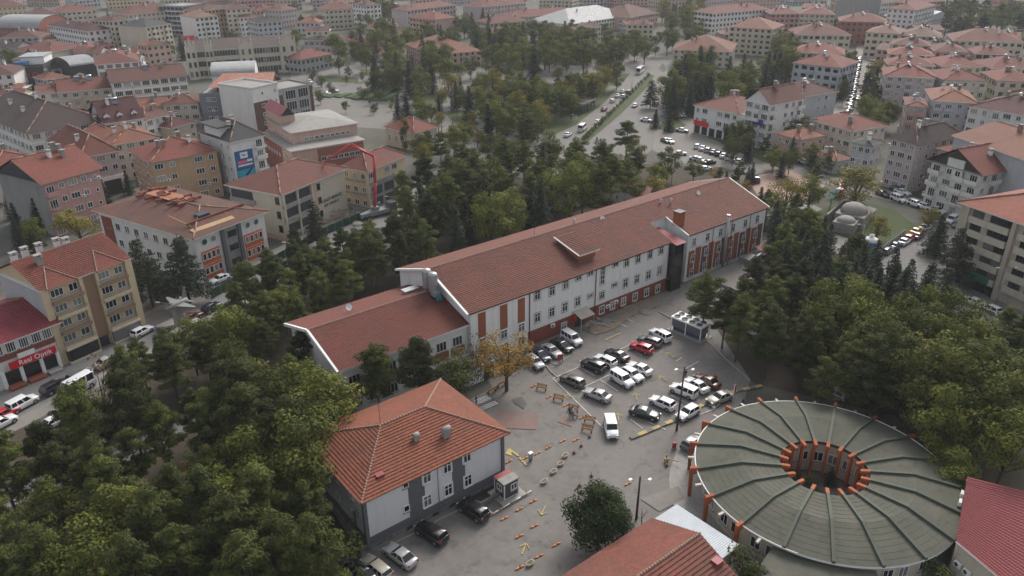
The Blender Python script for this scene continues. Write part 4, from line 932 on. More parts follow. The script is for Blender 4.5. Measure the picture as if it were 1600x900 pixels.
        for q in ((-0.15, L + 0.15, -0.15, 0.12), (-0.15, L + 0.15, depth - 0.12, depth + 0.15), (-0.15, 0.12, 0.12, depth - 0.12), (L - 0.12, L + 0.15, 0.12, depth - 0.12)): b.box(*q, ze + 0.12, ze + 0.7, 1)
        rf = b.build('roof', [tm, wm], root)
    elif roof == 'low':            # shallow metal hip
        h = rise or 1.0; b = MB(); x0, x1, y0, y1 = -e, L + e, -e, depth + e; m_ = min(L, depth) * 0.45
        A_ = [(x0, y0, zr), (x1, y0, zr), (x1, y1, zr), (x0, y1, zr)]; B_ = [(m_, m_, zr + h), (L - m_, m_, zr + h), (L - m_, depth - m_, zr + h), (m_, depth - m_, zr + h)]
        for k in range(4): slope(b, A_[k], A_[(k + 1) % 4], B_[k], B_[(k + 1) % 4])
        b.face(B_, 0, [(p[0], p[1]) for p in B_]); b.box(x0 + .05, x1 - .05, y0 + .05, y1 - .05, zr - .3, zr - .02, 1); rf = b.build('roof', [tm, wm], root)
    elif roof == 'barrel':
        b = MB(); n = 14
        for k in range(n):
            t0, t1 = math.pi * k / n, math.pi * (k + 1) / n; h = rise or 3.0
            f = lambda t: (-math.cos(t) * (depth / 2 + 0.3) + depth / 2, math.sin(t) * h + ze)
            (ya, za), (yb, zb) = f(t0), f(t1); b.face([(-.3, ya, za), (L + .3, ya, za), (L + .3, yb, zb), (-.3, yb, zb)], 0, [(0, k), (L, k), (L, k + 1), (0, k + 1)], True)
            b.face([(0, depth / 2, ze), (0, yb, zb), (0, ya, za)], 1); b.face([(L, depth / 2, ze), (L, ya, za), (L, yb, zb)], 1)
        rf = b.build('roof', [tm, wm], root)
    root['_L'] = L; root['_D'] = depth; root['_E'] = ze; del root['_L']; del root['_D']; del root['_E']
    return dict(root=root, L=L, D=depth, E=ze, roof=rf, rz=rz, o=c0, fh=fh)
def text(parent, s, loc, size, rz, m, name='lettering', ext=0.03, tilt=R(90)):
    cu = bpy.data.curves.new(name, 'FONT'); cu.body = s; cu.size = size; cu.extrude = ext; cu.align_x = 'CENTER'; cu.materials.append(m)
    t = bpy.data.objects.new(name, cu); COL.objects.link(t); dg = bpy.context.evaluated_depsgraph_get(); me = bpy.data.meshes.new_from_object(t.evaluated_get(dg)); bpy.data.objects.remove(t)
    o = put(name, me, parent, loc); o.rotation_euler = (tilt, 0, rz); return o
def dormers(Bd, xs, w=1.8, wall=None, tile='maroon', zoff=0.6, y=1.2):
    for fx in xs:
        b = MB(); x = fx * Bd['L']; z = Bd['E'] + zoff
        b.box(x - w / 2, x + w / 2, y, y + 2.4, z - 0.3, z + 1.2, 0); b.face([(x - w / 2, y, z + 1.2), (x + w / 2, y, z + 1.2), (x, y, z + 2.0)], 0)
        b.face([(x - w / 2 - .2, y - .2, z + 1.1), (x, y - .2, z + 2.1), (x, y + 3.6, z + 2.1), (x - w / 2 - .2, y + 2.6, z + 1.1)][::-1], 1, [(0, 0)] * 4); b.face([(x + w / 2 + .2, y - .2, z + 1.1), (x, y - .2, z + 2.1), (x, y + 3.6, z + 2.1), (x + w / 2 + .2, y + 2.6, z + 1.1)], 1, [(0, 0)] * 4)
        o = b.build('dormer', [wall or WHITEP, TL[tile]], Bd['roof']); window(o, x, y, z + 0.0, 0, w * 0.7, 1.0, 'double')
# ======================= upper left quarter: the old town blocks
B1 = bld('apartment_block', 'broad block with dark maroon hipped roof and white eaves at the left edge', (45, 207), (157, 187), 46, 13, 'hip', 'white', 'dark', 'dd', 'dw', ov=1.2, rise=6, chim=3, bands=True)
B2 = bld('apartment_block', 'block with shiny maroon roof carrying three white gabled dormers', (163, 193), (224, 184), 15, 12.5, 'gable', 'white', 'maroon', 'dw', 'w', rise=5.5, chim=2, solar=1); dormers(B2, (0.12, 0.45, 0.82))
bld('townhouse', 'white townhouse with brown roof right of the three dormers', (227, 188), (273, 175), 12, 11, 'hip', 'white', 'brown', 'dw', 'd', chim=2)
bld('apartment_block', 'pale block with red brown roof left half of the long terrace', (57, 146), (92, 143), 16, 12, 'gable', 'white', 'mid', 'wd', 'w', chim=2)
bld('apartment_block', 'cream block with glazed balconies and two solar panels in the terrace', (92, 144), (173, 137), 15, 12, 'gable', 'cream', 'mid', 'wbw', 'w', chim=4, solar=2)
bld('apartment_block', 'long four storey block with dark banded balconies and white parapets', (175, 129), (291, 118), 16, 15, 'gable', 'white', 'brown', 'ggggggg', 'w', chim=3, solar=1, bands=True)
bld('apartment_block', 'block with red roof and white eaves behind the banded balconies', (150, 101), (217, 96), 24, 14, 'hip', 'white', 'mid', 'd', 'w', chim=2, solar=1)
BF = bld('department_store', 'black fronted store with red letters and white roof terrace', (20, 105), (67, 103), 18, 12, 'flat', 'dark', 'felt', '', '')
text(BF['root'], 'FLO', (BF['L'] * 0.55, -0.2, 7.2), 3.4, 0, mat('sign_red', (0.62, 0.03, 0.02), 0.5))
b = MB(); b.box(2, BF['L'] - 0.5, 5, 17, 12.1, 15.2); b.box(1.5, BF['L'], 4, 17.5, 15.2, 15.5, 1); b.build('roof_terrace', [WHITEP, TL['metal']], BF['root'])
b = MB(); b.box(0.3, 5.0, 1.0, 4.5, 12.2, 13.8); b.build('awning', [BLUE_], BF['root'])
bld('townhouse', 'low house with dark slate grey roof between two black shop fronts', (69, 110), (108, 106), 16, 9, 'hip', 'cream', 'dark', 'wd', '', chim=1)
BG = bld('department_store', 'black signboard building under a curved white metal roof', (110, 104), (149, 99), 18, 11, 'barrel', 'dark', 'metal', '', '', rise=3)
bld('apartment_block', 'white corner block with maroon roof full of chimneys', (137, 49), (176, 45), (108, 36), 15, 'hip', 'white', 'maroon', 'w', 'ww', chim=5)
bld('apartment_block', 'tall cream block with brown roof behind the maroon corner block', (176, 34), (201, 31), 18, 19, 'hip', 'cream', 'brown', 'wb', 'w', chim=2)
bld('apartment_block', 'tall block with grey roof and blank lilac gable wall', (228, 43), (267, 37), 20, 17, 'hip', 'cream', 'slate', 'wbw', '', chim=1)
BR = bld('apartment_block', 'white block with pink roof, dark balconies and red banner', (304, 28), (340, 25), 22, 17, 'hip', 'white', 'pale', 'wwb', '', chim=1)
b = MB(); b.box(-9, -2, -0.5, -0.2, 2.5, 7.5); b.build('banner', [mat('banner_red', (0.5, 0.02, 0.05), 0.6)], BR['root'])
bld('apartment_block', 'block with white mansard roof and brick upper floor at the left edge', (-6, 43), (61, 44), 26, 12, 'barrel', 'brick', 'metal', 'w', 'w', rise=6)
bld('townhouse', 'gabled house with orange roof beside the white mansard', (62, 47), (95, 46), 20, 9, 'gabley', 'grey', 'orange', '', '', chim=1)
bld('townhouse', 'wide low house with red roof and pale wall below the orange gable', (66, 62), (104, 60), 24, 8, 'hip', 'cream', 'mid', 'w', '', chim=2, solar=1)
bld('townhouse', 'house with brown tiled roof above the black store terrace', (22, 80), (80, 82), 22, 9, 'hip', 'cream', 'mid', '', '', chim=3)
bld('townhouse', 'house with chestnut roof and pale chimneys left of the store', (0, 60), (60, 58), 18, 9, 'hip', 'grey', 'brown', 'w', '', chim=3)
bld('apartment_block', 'white four storey block cut by the left edge below the store', (-40, 118), (20, 115), 18, 12, 'hip', 'white', 'brown', 'w', '', chim=1)
bld('townhouse', 'low house with bright orange roof below the store at the left', (-10, 144), (31, 142), 14, 6, 'gable', 'cream', 'orange', 'w', '', chim=0)
bld('townhouse', 'red roofed house with many chimneys left of the big tree', (115, 80), (148, 78), 24, 9, 'hip', 'cream', 'red', '', '', chim=4, solar=1)
bld('apartment_block', 'wide terrace with rust roof in the far rows above the corner block', (200, 23), (283, 15), 20, 15, 'hip', 'cream', 'mid', 'w', 'w', chim=2)
bld('apartment_block', 'cream terrace under a red roof near the top left', (95, 19), (150, 15), 20, 13, 'hip', 'cream', 'mid', 'wb', 'w', chim=2)
bld('apartment_block', 'terrace with dusky red roof above the white mansard', (40, 25), (94, 22), 20, 12, 'hip', 'cream', 'brown', 'w', 'w', chim=2)
bld('apartment_block', 'yellowish block at the top left corner of the view', (-20, 12), (40, 9), 22, 13, 'hip', 'yellow', 'mid', 'w', 'w', chim=2)
bld('office_block', 'dark glazed office block near the top with white floor bands', (285, 11), (323, 6), 20, 18, 'flat', 'grey', 'felt', 'gg', 'g', bands=True)
bld('apartment_block', 'orange walled block with brown hip roof right of the pink roof', (319, 17), (352, 13), 18, 17, 'hip', 'ochre', 'brown', 'w', 'w')
bld('apartment_block', 'pale tall block with worn roof behind the dark conifer', (353, 15), (392, 13), 20, 17, 'hip', 'cream', 'brown', 'w', 'w')
bld('apartment_block', 'small pale block with red roof above the palace roof', (374, 28), (400, 26), 16, 12, 'hip', 'white', 'mid', 'w', 'w')
# ---- ornate cream palace with pinnacles
PAL = bld('ornate_school', 'cream three storey ornate palace with pinnacled gables and grey brown roof', (293, 80), (458, 69), 15, 13, 'gable', wallm('palace', (0.50, 0.46, 0.385), 0.3), tiles('tiles_palace', (0.17, 0.135, 0.12), (0.14, 0.11, 0.1)), '.' * 22, 't', fl=3, rise=4, chim=0)
L = PAL['L']; pm = MATS['wall_palace']
for (x0, x1, hgt) in ((-1, 0.07 * L, 4.5), (0.155 * L, 0.225 * L, 3.8), (0.47 * L, 0.60 * L, 5.0), (0.86 * L, L + 1, 5.0)):
    b = MB(); b.box(x0, x1, -1.2, 3, 0, 13.6); xm = (x0 + x1) / 2; b.face([(x0, -1.2, 13.6), (x1, -1.2, 13.6), (x1 - (x1 - x0) * .3, -1.2, 15.4), (xm, -1.2, 13 + hgt), (x0 + (x1 - x0) * .3, -1.2, 15.4)]); b.face([(x1, -0.7, 13.6), (x0, -0.7, 13.6), (x0 + (x1 - x0) * .3, -0.7, 15.4), (xm, -0.7, 13 + hgt), (x1 - (x1 - x0) * .3, -0.7, 15.4)])
    for xx in (x0 + .4, x1 - .4, xm): b.box(xx - .35, xx + .35, -1.3, -0.6, 13.2, 15.6 if xx != xm else 13.2 + hgt); b.tube((xx, -0.95, 15.4 if xx != xm else 13 + hgt), (xx, -0.95, 17.4 if xx != xm else 15 + hgt), 0.35, 0.04, 6)
    pv_ = b.build('pavilion', [pm], PAL['root'])
    n = max(2, round((x1 - x0) / 3.6))
    for f in range(3):
        for k in range(n): window(PAL['root'], x0 + (k + .5) * (x1 - x0) / n, -1.2, f * 4.3 + 1.3, 0, 1.2, 2.4, 'double', mat('palace_frame', (0.12, 0.10, 0.085), 0.7))
for f in range(3):
    for (x0, x1, n) in ((0.08 * L, 0.15 * L, 3), (0.235 * L, 0.465 * L, 9), (0.61 * L, 0.855 * L, 9)):
        for k in range(n): window(PAL['root'], x0 + (k + .5) * (x1 - x0) / n, 0, f * 4.3 + 1.3, 0, 1.1, 2.3, 'double', MATS['palace_frame'])
b = MB(); b.box(-0.2, L + .2, -0.25, 0.1, 12.6, 13.1); b.box(-0.2, L + .2, -0.2, 0.1, 4.1, 4.35); b.box(-0.2, L + .2, -0.2, 0.1, 8.4, 8.65); b.build('cornice', [pm], PAL['root'])
# ---- slate grey corner block, white tower, framed window block
G1 = bld('office_block', 'slate blue corner block with curved terrace and white window frames', (311, 149), (391, 147), 17, 13, 'flat', 'slate', 'felt', '.ww.ww.w.', 'ww', fl=4)
b = MB(); b.box(5, G1['L'] + 4, 5, 16, 13.2, 15.0); b.build('attic', [mat('brown_clad', (0.10, 0.055, 0.045), 0.8)], G1['root'])
b = MB(); slope(b, (2.5, 2.5, 15.0), (G1['L'] + 7, 3.0, 15.0), (6, 12, 18.2), (G1['L'] + 7, 12, 18.2)); slope(b, (G1['L'] + 7, 20, 15.2), (2.5, 20, 15.2), (G1['L'] + 7, 12, 18.2), (6, 12, 18.2)); slope(b, (2.5, 20, 15), (2.5, 2.5, 15), (6, 12, 18.2), (6, 12, 18.2)); b.build('attic_roof', [sheet_metal('orange_sheet', (0.33, 0.115, 0.065), 0.5)], G1['root'])
G2 = bld('office_block', 'white and dark brown tower block behind the pink flat roofs', (393, 140), (433, 131), 16, 17, 'flat', 'white', 'felt', '.n', '', fl=5)
b = MB(); b.box(0, G2['L'] * 0.55, -0.12, 0.05, 0, 12.5); b.build('brown_cladding', [MATS['brown_clad']], G2['root'])
for f in range(4): window(G2['root'], G2['L'] * .36, -0.12, 1.5 + f * 3, 0, 1.6, 1.2, 'double')
G3 = bld('office_block', 'grey block with four large white framed windows left of the square', (433, 143), (487, 133), 14, 12.5, 'flat', 'grey', 'felt', '', '', fl=3)
for fx in (0.36, 0.72):
    for f in range(3): window(G3['root'], fx * G3['L'], 0, 1.0 + f * 4, 0, 4.4, 3.2, 'quad')
b = MB(); b.box(-0.05, 0.14 * G3['L'], -0.12, 0.05, 0, 11); b.box(0.92 * G3['L'], G3['L'] + .05, -0.12, 0.05, 0, 12.4); b.build('brown_cladding', [MATS['brown_clad']], G3['root'])
G4 = bld('hall', 'small hall with arched white roof behind the slate block', (331, 120), (398, 117), 16, 14, 'barrel', 'white', 'metal', '', '', rise=4)
# ---- pink sports hall with stepped grey roofs
F1 = bld('sports_hall', 'pink sports hall with stepped pale grey roofs and small maroon gable', (456, 236), (567, 218), (405, 208), 8.5, 'low', 'peach', 'felt', 'n.n.n.', 'n.n', fl=2, ov=0.6, rise=0.7)
b = MB(); L_, D_ = F1['L'], F1['D']; b.box(L_ * 0.12, L_ * 1.04, D_ * 0.22, D_ * 1.1, 8.6, 12.2); b.build('upper_hall', [WALL['peach']], F1['root'])
b = MB(); q = [(L_ * 0.12 - .6, D_ * 0.22 - .6, 12.2), (L_ * 1.04 + .6, D_ * 0.22 - .6, 12.2), (L_ * 1.04 + .6, D_ * 1.1 + .6, 12.2), (L_ * 0.12 - .6, D_ * 1.1 + .6, 12.2)]; t_ = (L_ * .55, D_ * .66, 14.0)
for k in range(4): slope(b, q[k], q[(k + 1) % 4], t_, t_)
b.box(q[0][0] + .1, q[1][0] - .1, q[0][1] + .1, q[2][1] - .1, 11.9, 12.19, 1); b.build('upper_roof', [TL['felt'], WALL['peach']], F1['root'])
for k in range(9): window(F1['root'], L_ * (0.3 + k * 0.075), D_ * 0.22, 9.4, 0, 1.2, 0.9, 'double')
for k in range(6): window(F1['root'], L_ * 0.12, D_ * (0.3 + k * 0.11), 9.4, R(-90), 1.0, 0.9, 'double')
b = MB(); b.box(L_ * 0.14, L_ * 0.34, D_ * 0.62, D_ * 1.15, 12.2, 15.0); b.build('attic_room', [WALL['peach']], F1['root'])
b = MB(); x0, x1, y0, y1 = L_ * 0.12, L_ * 0.36, D_ * 0.58, D_ * 1.18; xm = (x0 + x1) / 2; slope(b, (x0, y1, 15), (x0, y0, 15), (xm, y1, 17.4), (xm, y0, 17.4)); slope(b, (x1, y0, 15), (x1, y1, 15), (xm, y0, 17.4), (xm, y1, 17.4)); b.face([(x0 + .5, y0 + .5, 15), (x1 - .5, y0 + .5, 15), (xm, y0 + .5, 17.1)], 1); b.build('attic_roof', [TL['redmetal'], DARKM], F1['root'])
b = MB(); b.box(L_ * .34, L_ * 1.0, -0.15, 0.05, 0, 7.8); b.build('brick_panel', [WALL['brick']], F1['root'])
b = MB(); b.box(-0.15, 0.05, D_ * .35, D_, 0, 7.6); b.build('brick_panel', [WALL['brick']], F1['root'])
for k in range(7): window(F1['root'], L_ * (.42 + k * .08), -0.15, 4.2, 0, 1.5, 1.3, 'double')
for k in range(6): window(F1['root'], -0.15, D_ * (.42 + k * .09), 4.6, R(-90), 1.0, 1.0, 'double')
# ---- white block with the blue poster
BP = bld('office_block', 'white block with dark roof and tall blue advertising poster', (360, 222), (411, 211), (314, 206), 15, 'hip', 'white', 'slate', '..b', '.n.nn', fl=5, rise=4, chim=2)
POST = dict(b=mat('poster_blue', (0.02, 0.10, 0.24), 0.5), c=mat('poster_cyan', (0.03, 0.30, 0.42), 0.5), w=mat('poster_white', (0.62, 0.62, 0.65), 0.5), p=mat('poster_pink', (0.62, 0.12, 0.20), 0.5), k=mat('poster_dark', (0.01, 0.02, 0.06), 0.5))
b = MB(); x0, x1, z0, z1 = BP['L'] * .05, BP['L'] * .60, 2.6, 12.2; W_, H_ = x1 - x0, z1 - z0
b.box(x0, x1, -0.12, 0, z0, z1, 0)
def pr(u0, u1, v0, v1, m, y=-0.13): b.face([(x0 + u0 * W_, y, z0 + v0 * H_), (x0 + u1 * W_, y, z0 + v0 * H_), (x0 + u1 * W_, y, z0 + v1 * H_), (x0 + u0 * W_, y, z0 + v1 * H_)], m)
pr(.03, .97, .12, .46, 1); pr(.28, .7, .78, .95, 2); pr(.1, .6, .64, .72, 3); pr(.62, .92, .66, .73, 2); pr(.1, .92, .56, .61, 2); pr(.08, .2, .06, .14, 2); pr(.22, .95, .06, .15, 3)
b.face([(x0 + .34 * W_, -0.14, z0 + .9 * H_), (x0 + .46 * W_, -0.14, z0 + .84 * H_), (x0 + .66 * W_, -0.14, z0 + .87 * H_), (x0 + .46 * W_, -0.14, z0 + .88 * H_)], 4)
b.face([(x0 + .4 * W_, -0.14, z0 + .3 * H_), (x0 + .55 * W_, -0.14, z0 + .28 * H_), (x0 + .85 * W_, -0.14, z0 + .44 * H_), (x0 + .8 * W_, -0.14, z0 + .48 * H_)], 4)
b.build('poster', [POST[k] for k in 'bcwpk'], BP['root'])
b = MB(); b.box(BP['L'] * .0, BP['L'] * .45, 5, 13, 15, 18.0); b.box(-1, BP['L'] * .5, 4, 14, 18, 18.3, 1); b.build('attic', [WALL['white'], TL['slate']], BP['root'])
# ---- ochre block, pink block, brown block with shop
bld('apartment_block', 'sand coloured block with red hipped roof beside the poster block', (236, 254), (338, 235), (188, 237), 12.5, 'hip', 'ochre', 'red', 'dw.dw', 'wd', fl=4, rise=3.6, chim=4)
PK = bld('apartment_block', 'pink four storey block with grey blank gable and red roof', (66, 287), (153, 263), (0, 268), 13, 'gable', 'pink', 'red', 'bwdwn', '', fl=4, rise=4.5, chim=4, ov=0.9)
b = MB(); b.face([(-0.05, 0, 0), (-0.05, PK['D'], 0), (-0.05, PK['D'], 13), (-0.05, 0, 13)][::-1]); b.face([(-0.05, 0, 13), (-0.05, PK['D'], 13), (-0.05, PK['D'] / 2, 17)][::-1], 1); b.build('gable_cladding', [WALL['rawc'], WALL['dark']], PK['root'])
bld('townhouse', 'red hipped roofs crowding behind the pink block at the left edge', (-8, 262), (58, 246), 24, 10, 'hip', 'cream', 'red', '', '', chim=4)
BS = bld('shop_building', 'brown roofed block with a white shop portal right of the pink block', (127, 246), (184, 235), (62, 222), 11.5, 'hip', 'lilac', 'mid', 'wd', 'd', fl=4, rise=4.5, chim=1, skip0=True)
b = MB(); b.box(2, BS['L'] - 1, -0.3, 0.1, 0, 4.6); b.build('shop_front', [DARKM], BS['root'])
b = MB(); b.box(3, 3.8, -0.6, -0.3, 0, 4.2); b.box(8.5, 9.3, -0.6, -0.3, 0, 4.2); b.box(3, 9.3, -0.6, -0.3, 4.2, 5.2); b.build('shop_portal', [WHITEP], BS['root'])
bld('townhouse', 'rust roofed house with a broken dark patch behind the shop portal block', (125, 208), (172, 204), 16, 11, 'hip', 'cream', 'red', 'w', '', chim=2)
bld('townhouse', 'orange roofed house with curved dormers below the three dormer block', (176, 226), (246, 214), 18, 11, 'hip', 'cream', 'orange', 'wd', '', chim=3)
bld('townhouse', 'low red roofed house left of the poster block', (268, 200), (305, 190), 10, 8, 'hip', 'beige', 'maroon', 'w', '', chim=2)
# ---- school under renovation, tiles half lifted, orange panels
RN = bld('school_building', 'school with half stripped tile roof and orange window panels', (303, 371), (411, 330), (178, 319), 10.2, 'hip', 'white', tiles('tiles_stripped', (0.20, 0.085, 0.06), (0.13, 0.055, 0.042), weather=0.7), '', '', fl=3, ov=1.0, rise=2.3, chim=0)
L_, D_ = RN['L'], RN['D']; OPAN = mat('orange_panel', (0.50, 0.115, 0.03), 0.7, 0.1, 1.0)
for x0, x1 in ((0.05, 0.30), (0.66, 0.94)):
    for z0 in (0.6, 3.7):
        b = MB(); b.box(x0 * L_, x1 * L_, -0.12, 0.05, z0, z0 + 2.9); b.build('orange_panel', [OPAN], RN['root'])
        for k in range(4): window(RN['root'], L_ * (x0 + (x1 - x0) * (k + .5) / 4), -0.12, z0 + 1.0, 0, 0.9, 1.5, 'single')
for fx in (0.12, 0.24, 0.74, 0.87):
    b = MB(); b.lathe([(0.02, 0), (0.62, 0)], 14, 0); b.v = [(fx * L_ + x, -0.06, 8.5 + y) for x, y, z in b.v]; o = b.build('round_window', [GLASS], RN['root'])
    b = MB(); b.tube((0, 0, 0), (0, 0.01, 0), 0.01, 0.01, 4); b = MB()
    for k in range(14):
        t0, t1 = 2 * math.pi * k / 14, 2 * math.pi * (k + 1) / 14; b.tube((fx * L_ + .68 * math.cos(t0), -.08, 8.5 + .68 * math.sin(t0)), (fx * L_ + .68 * math.cos(t1), -.08, 8.5 + .68 * math.sin(t1)), .07, .07, 4, 0, False)
    b.build('frame', [PVC], o)
for x0 in (0.34, 0.58):
    b = MB(); b.box(x0 * L_, (x0 + .045) * L_, -0.5, 0.1, 0, 9.9); b.build('grey_pier', [GREYW], RN['root'])
b = MB(); b.box(.385 * L_, .58 * L_, -0.05, 0.02, 0, 9.8); b.build('stair_recess', [WALL['rawc']], RN['root'])
for zz in (1.2, 4.4, 7.4): window(RN['root'], .5 * L_, -0.06, zz, 0, 2.2, 1.4, 'double', DARKM)
for k in range(9):
    window(RN['root'], 0, D_ * (.1 + k * .1), 6.6, R(-90), 1.6, 1.6, 'double'); window(RN['root'], 0, D_ * (.1 + k * .1), 2.8, R(-90), 1.6, 1.6, 'double')
b = MB(); b.box(-0.12, 0.02, D_ * .86, D_ * .97, 0, 9); b.build('orange_panel', [BRICKR], RN['root'])
rr_ = random.Random(5)
b = MB(); b.face([(L_ * .05, 0.3, 10.45), (L_ * .62, 0.1, 10.4), (L_ * .62, 1.9, 11.0), (L_ * .05, 2.2, 11.05)]); b.build('bare_boards', [mat('roof_boards', (0.38, 0.25, 0.13), 0.8, 0.15, 1.0)], RN['root'])
b = MB(); b.face([(L_ * .42, D_ * .42, 12.68), (L_ * .66, D_ * .40, 12.63), (L_ * .66, D_ * .82, 12.5), (L_ * .44, D_ * .80, 12.75)]); b.build('bare_deck', [mat('roof_deck', (0.30, 0.125, 0.065), 0.85, 0.2, 1.0)], RN['root'])
for k in range(26):
    x, y = L_ * rr_.uniform(.36, .7), D_ * rr_.uniform(.36, .86); b = MB(); b.box(x - .9, x + .9, y - .22, y + .22, 12.3, 12.95); b.build('tile_stack', [mat('stacked_tiles', (0.17, 0.06, 0.045), 0.9, 0.2, 2.0)], RN['root'])
for k in range(30):
    x = L_ * (0.12 + 0.8 * k / 30); b = MB(); b.box(x - .3, x + .3, 3.9, 4.3, 11.2, 11.75); b.build('tile_stack', [MATS['stacked_tiles']], RN['root'])
for x, y in ((.12, .28), (.62, .30)):
    b = MB(); b.tube((x * L_, D_ * .1, 11.2), (x * L_ - .3, D_ * .3, 12.3), .12, .12, 5); b.build('board', [MATS['roof_boards']], RN['root'])
b = MB(); b.box(L_ * .3, L_ * .44, D_ * .14, D_ * .2, 11.4, 12.2); b.build('tarpaulin', [mat('tarp', (0.03, 0.035, 0.05), 0.6, 0.3, 2.0)], RN['root'])
# ---- cream school being rebuilt, hip roof, open floors, wall lettering
CS = bld('school_building', 'cream school being rebuilt with open floors and hipped red roof', (438, 303), (537, 263), (368, 284), 11.5, 'hip', 'cream', 'mid', '', '', fl=3, ov=0.9, rise=3.4, chim=0)
L_, D_ = CS['L'], CS['D']
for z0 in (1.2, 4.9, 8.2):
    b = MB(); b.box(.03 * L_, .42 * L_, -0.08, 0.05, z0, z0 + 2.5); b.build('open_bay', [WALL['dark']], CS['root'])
    b = MB(); b.box(.0 * L_, .45 * L_, -0.5, -0.1, z0 - .35, z0 + .45); b.build('slab_edge', [CONC], CS['root'])
for fx in (0.02, 0.22, 0.44):
    b = MB(); b.box(fx * L_ - .2, fx * L_ + .2, -0.55, 0.0, 0, 11.3); b.build('column', [WALL['cream']], CS['root'])
b = MB(); b.box(.45 * L_, .52 * L_, -0.1, 0.05, 0, 11.3); b.build('peach_strip', [WALL['peach']], CS['root'])
for zz in (2, 5.4, 8.8): window(CS['root'], .56 * L_, 0, zz, 0, 1.1, 1.6, 'single', DARKM)
b = MB(); b.box(-.06, L_ + .06, -.06, D_, 0, 1.2); b.build('base', [WALL['peach']], CS['root'])
for k in range(3): window(CS['root'], 0, D_ * .08, 2 + 3.4 * k, R(-90), 1.2, 1.7, 'single', DARKM)
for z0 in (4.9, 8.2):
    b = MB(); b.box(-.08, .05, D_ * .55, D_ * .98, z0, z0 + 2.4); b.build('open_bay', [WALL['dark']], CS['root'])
    b = MB(); b.box(-.4, -.1, D_ * .5, D_, z0 - .5, z0 + .5); b.build('slab_edge', [CONC], CS['root'])
lm = mat('letters_black', (0.02, 0.02, 0.022), 0.6)
text(CS['root'], 'GAZI MERKEZ', (.76 * L_, -0.06, 5.2), 1.15, 0, lm); text(CS['root'], 'ILK OKULU', (.74 * L_, -0.06, 4.0), 1.05, 0, lm)
YC = bld('school_building', 'yellow building shell with stripped rooms and patched tile roof', (573, 267), (632, 243), (540, 258), 10.5, 'hip', 'yellow', 'mid', 'd.d', 'www', fl=3, ov=0.7, rise=2.8, chim=0)
for k in range(3):
    b = MB(); b.box(-.12, .02, YC['D'] * .1, YC['D'] * .95, .9 + 3.4 * k - .6, .9 + 3.4 * k - .1); b.build('slab_edge', [CONC], YC['root'])
YD = bld('stair_tower', 'grey concrete stair frame with open floors beside the yellow shell', (578, 290), (617, 275), 9, 6.5, 'flat', 'rawc', 'felt', '', '', fl=2)
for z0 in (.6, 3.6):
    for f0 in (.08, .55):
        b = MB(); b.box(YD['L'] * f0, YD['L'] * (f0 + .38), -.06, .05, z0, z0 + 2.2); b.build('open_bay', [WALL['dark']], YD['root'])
bld('villa', 'small white villa with red hipped roof beside the tall dark conifer', (646, 208), (683, 198), (596, 200), 6.0, 'hip', 'cream', 'red', 't.tt', 'tt', fl=1, rise=3.2, chim=0)
# ======================= yellow flats and the shop at the lower left
YF_ = bld('apartment_block', 'yellow five storey flats with cornice roof tiles and balconies at lower left', (64, 453), (199, 404), (-20, 428), 13.8, 'gable', 'yellow', 'red', '', '', fl=5, rise=3.2, chim=0, ov=0.5)
L_, D_ = YF_['L'], YF_['D']; fh = 13.8 / 5; BRN = mat('brown_render', (0.26, 0.16, 0.10), 0.9, 0.08, 0.5)
b = MB(); b.box(.425 * L_, .575 * L_, -0.03, 0.4, 1.9, 13.6); b.build('brown_recess', [BRN], YF_['root'])
b = MB(); b.box(.45 * L_, .56 * L_, -0.06, 0.3, 0, 1.9); b.build('passage', [DARKM], YF_['root'])
for f in range(1, 5):
    for xc in (.225, .76):
        window(YF_['root'], (xc - .08) * L_, 0, f * fh + .75, 0, 2.1, 1.35, 'triple', None, GLASS2, None, True); window(YF_['root'], (xc + .1) * L_, 0, f * fh + .75, 0, 1.5, 1.35, 'double', None, GLASS2, None, True)
        balcony(YF_['root'], xc * L_, 0, f * fh + .02, 0, .34 * L_, 1.1, MATS['wall_yellow'] if f % 2 else BRN, 'rail')
for xc in (.225, .76):
    b = MB(); b.box((xc - .17) * L_, (xc + .17) * L_, -1.2, 0, 0.3, 2.5); b.build('glazed_shop', [GLASS], YF_['root'])
    b = MB(); b.box((xc - .18) * L_, (xc + .18) * L_, -1.35, 0, 2.5, 2.8); b.box((xc - .18) * L_, (xc + .18) * L_, -1.35, 0, 0, .4); b.build('shop_cornice', [WALL['cream']], YF_['root'])
for x0, x1 in ((-.02, .05), (.39, .43), (.575, .61), (.94, 1.02)):
    b = MB(); b.box(x0 * L_, x1 * L_, -0.5, 0.0, 0, 13.6); b.build('corner_pier', [WALL['yellow']], YF_['root'])
for (x, y) in ((.2, .35), (.42, .8), (.6, .75), (.62, .55), (.1, .7), (.28, .85)): fitting('chimney', YF_['roof'], (x * L_, y * D_, 14.9 + (.5 - abs(y - .5)) * 3), 0, WHITEP if y > .5 else CONC)
for x in (.2, .76):
    b = MB(); w2 = .17 * L_; slope(b, (x * L_ - w2, -.9, 13.75), (x * L_ + w2, -.9, 13.75), (x * L_, 3.8, 15.7), (x * L_, 3.8, 15.7)); o = b.build('hip_projection', [TL['red']], YF_['roof'])
    for s in (-1, 1): ridge_cap(o, [(x * L_ + s * w2, -.9, 13.8), (x * L_, 3.8, 15.75)], .13, CAPM)
b = MB(); b.box(-0.06, 0.03, 0, D_, 0, 7.5); b.build('gable_render', [WALL['rawc']], YF_['root']); b = MB(); b.box(-0.07, 0.02, 0.3, D_ - .2, 7.5, 13.7); b.build('gable_render', [WALL['blue']], YF_['root'])
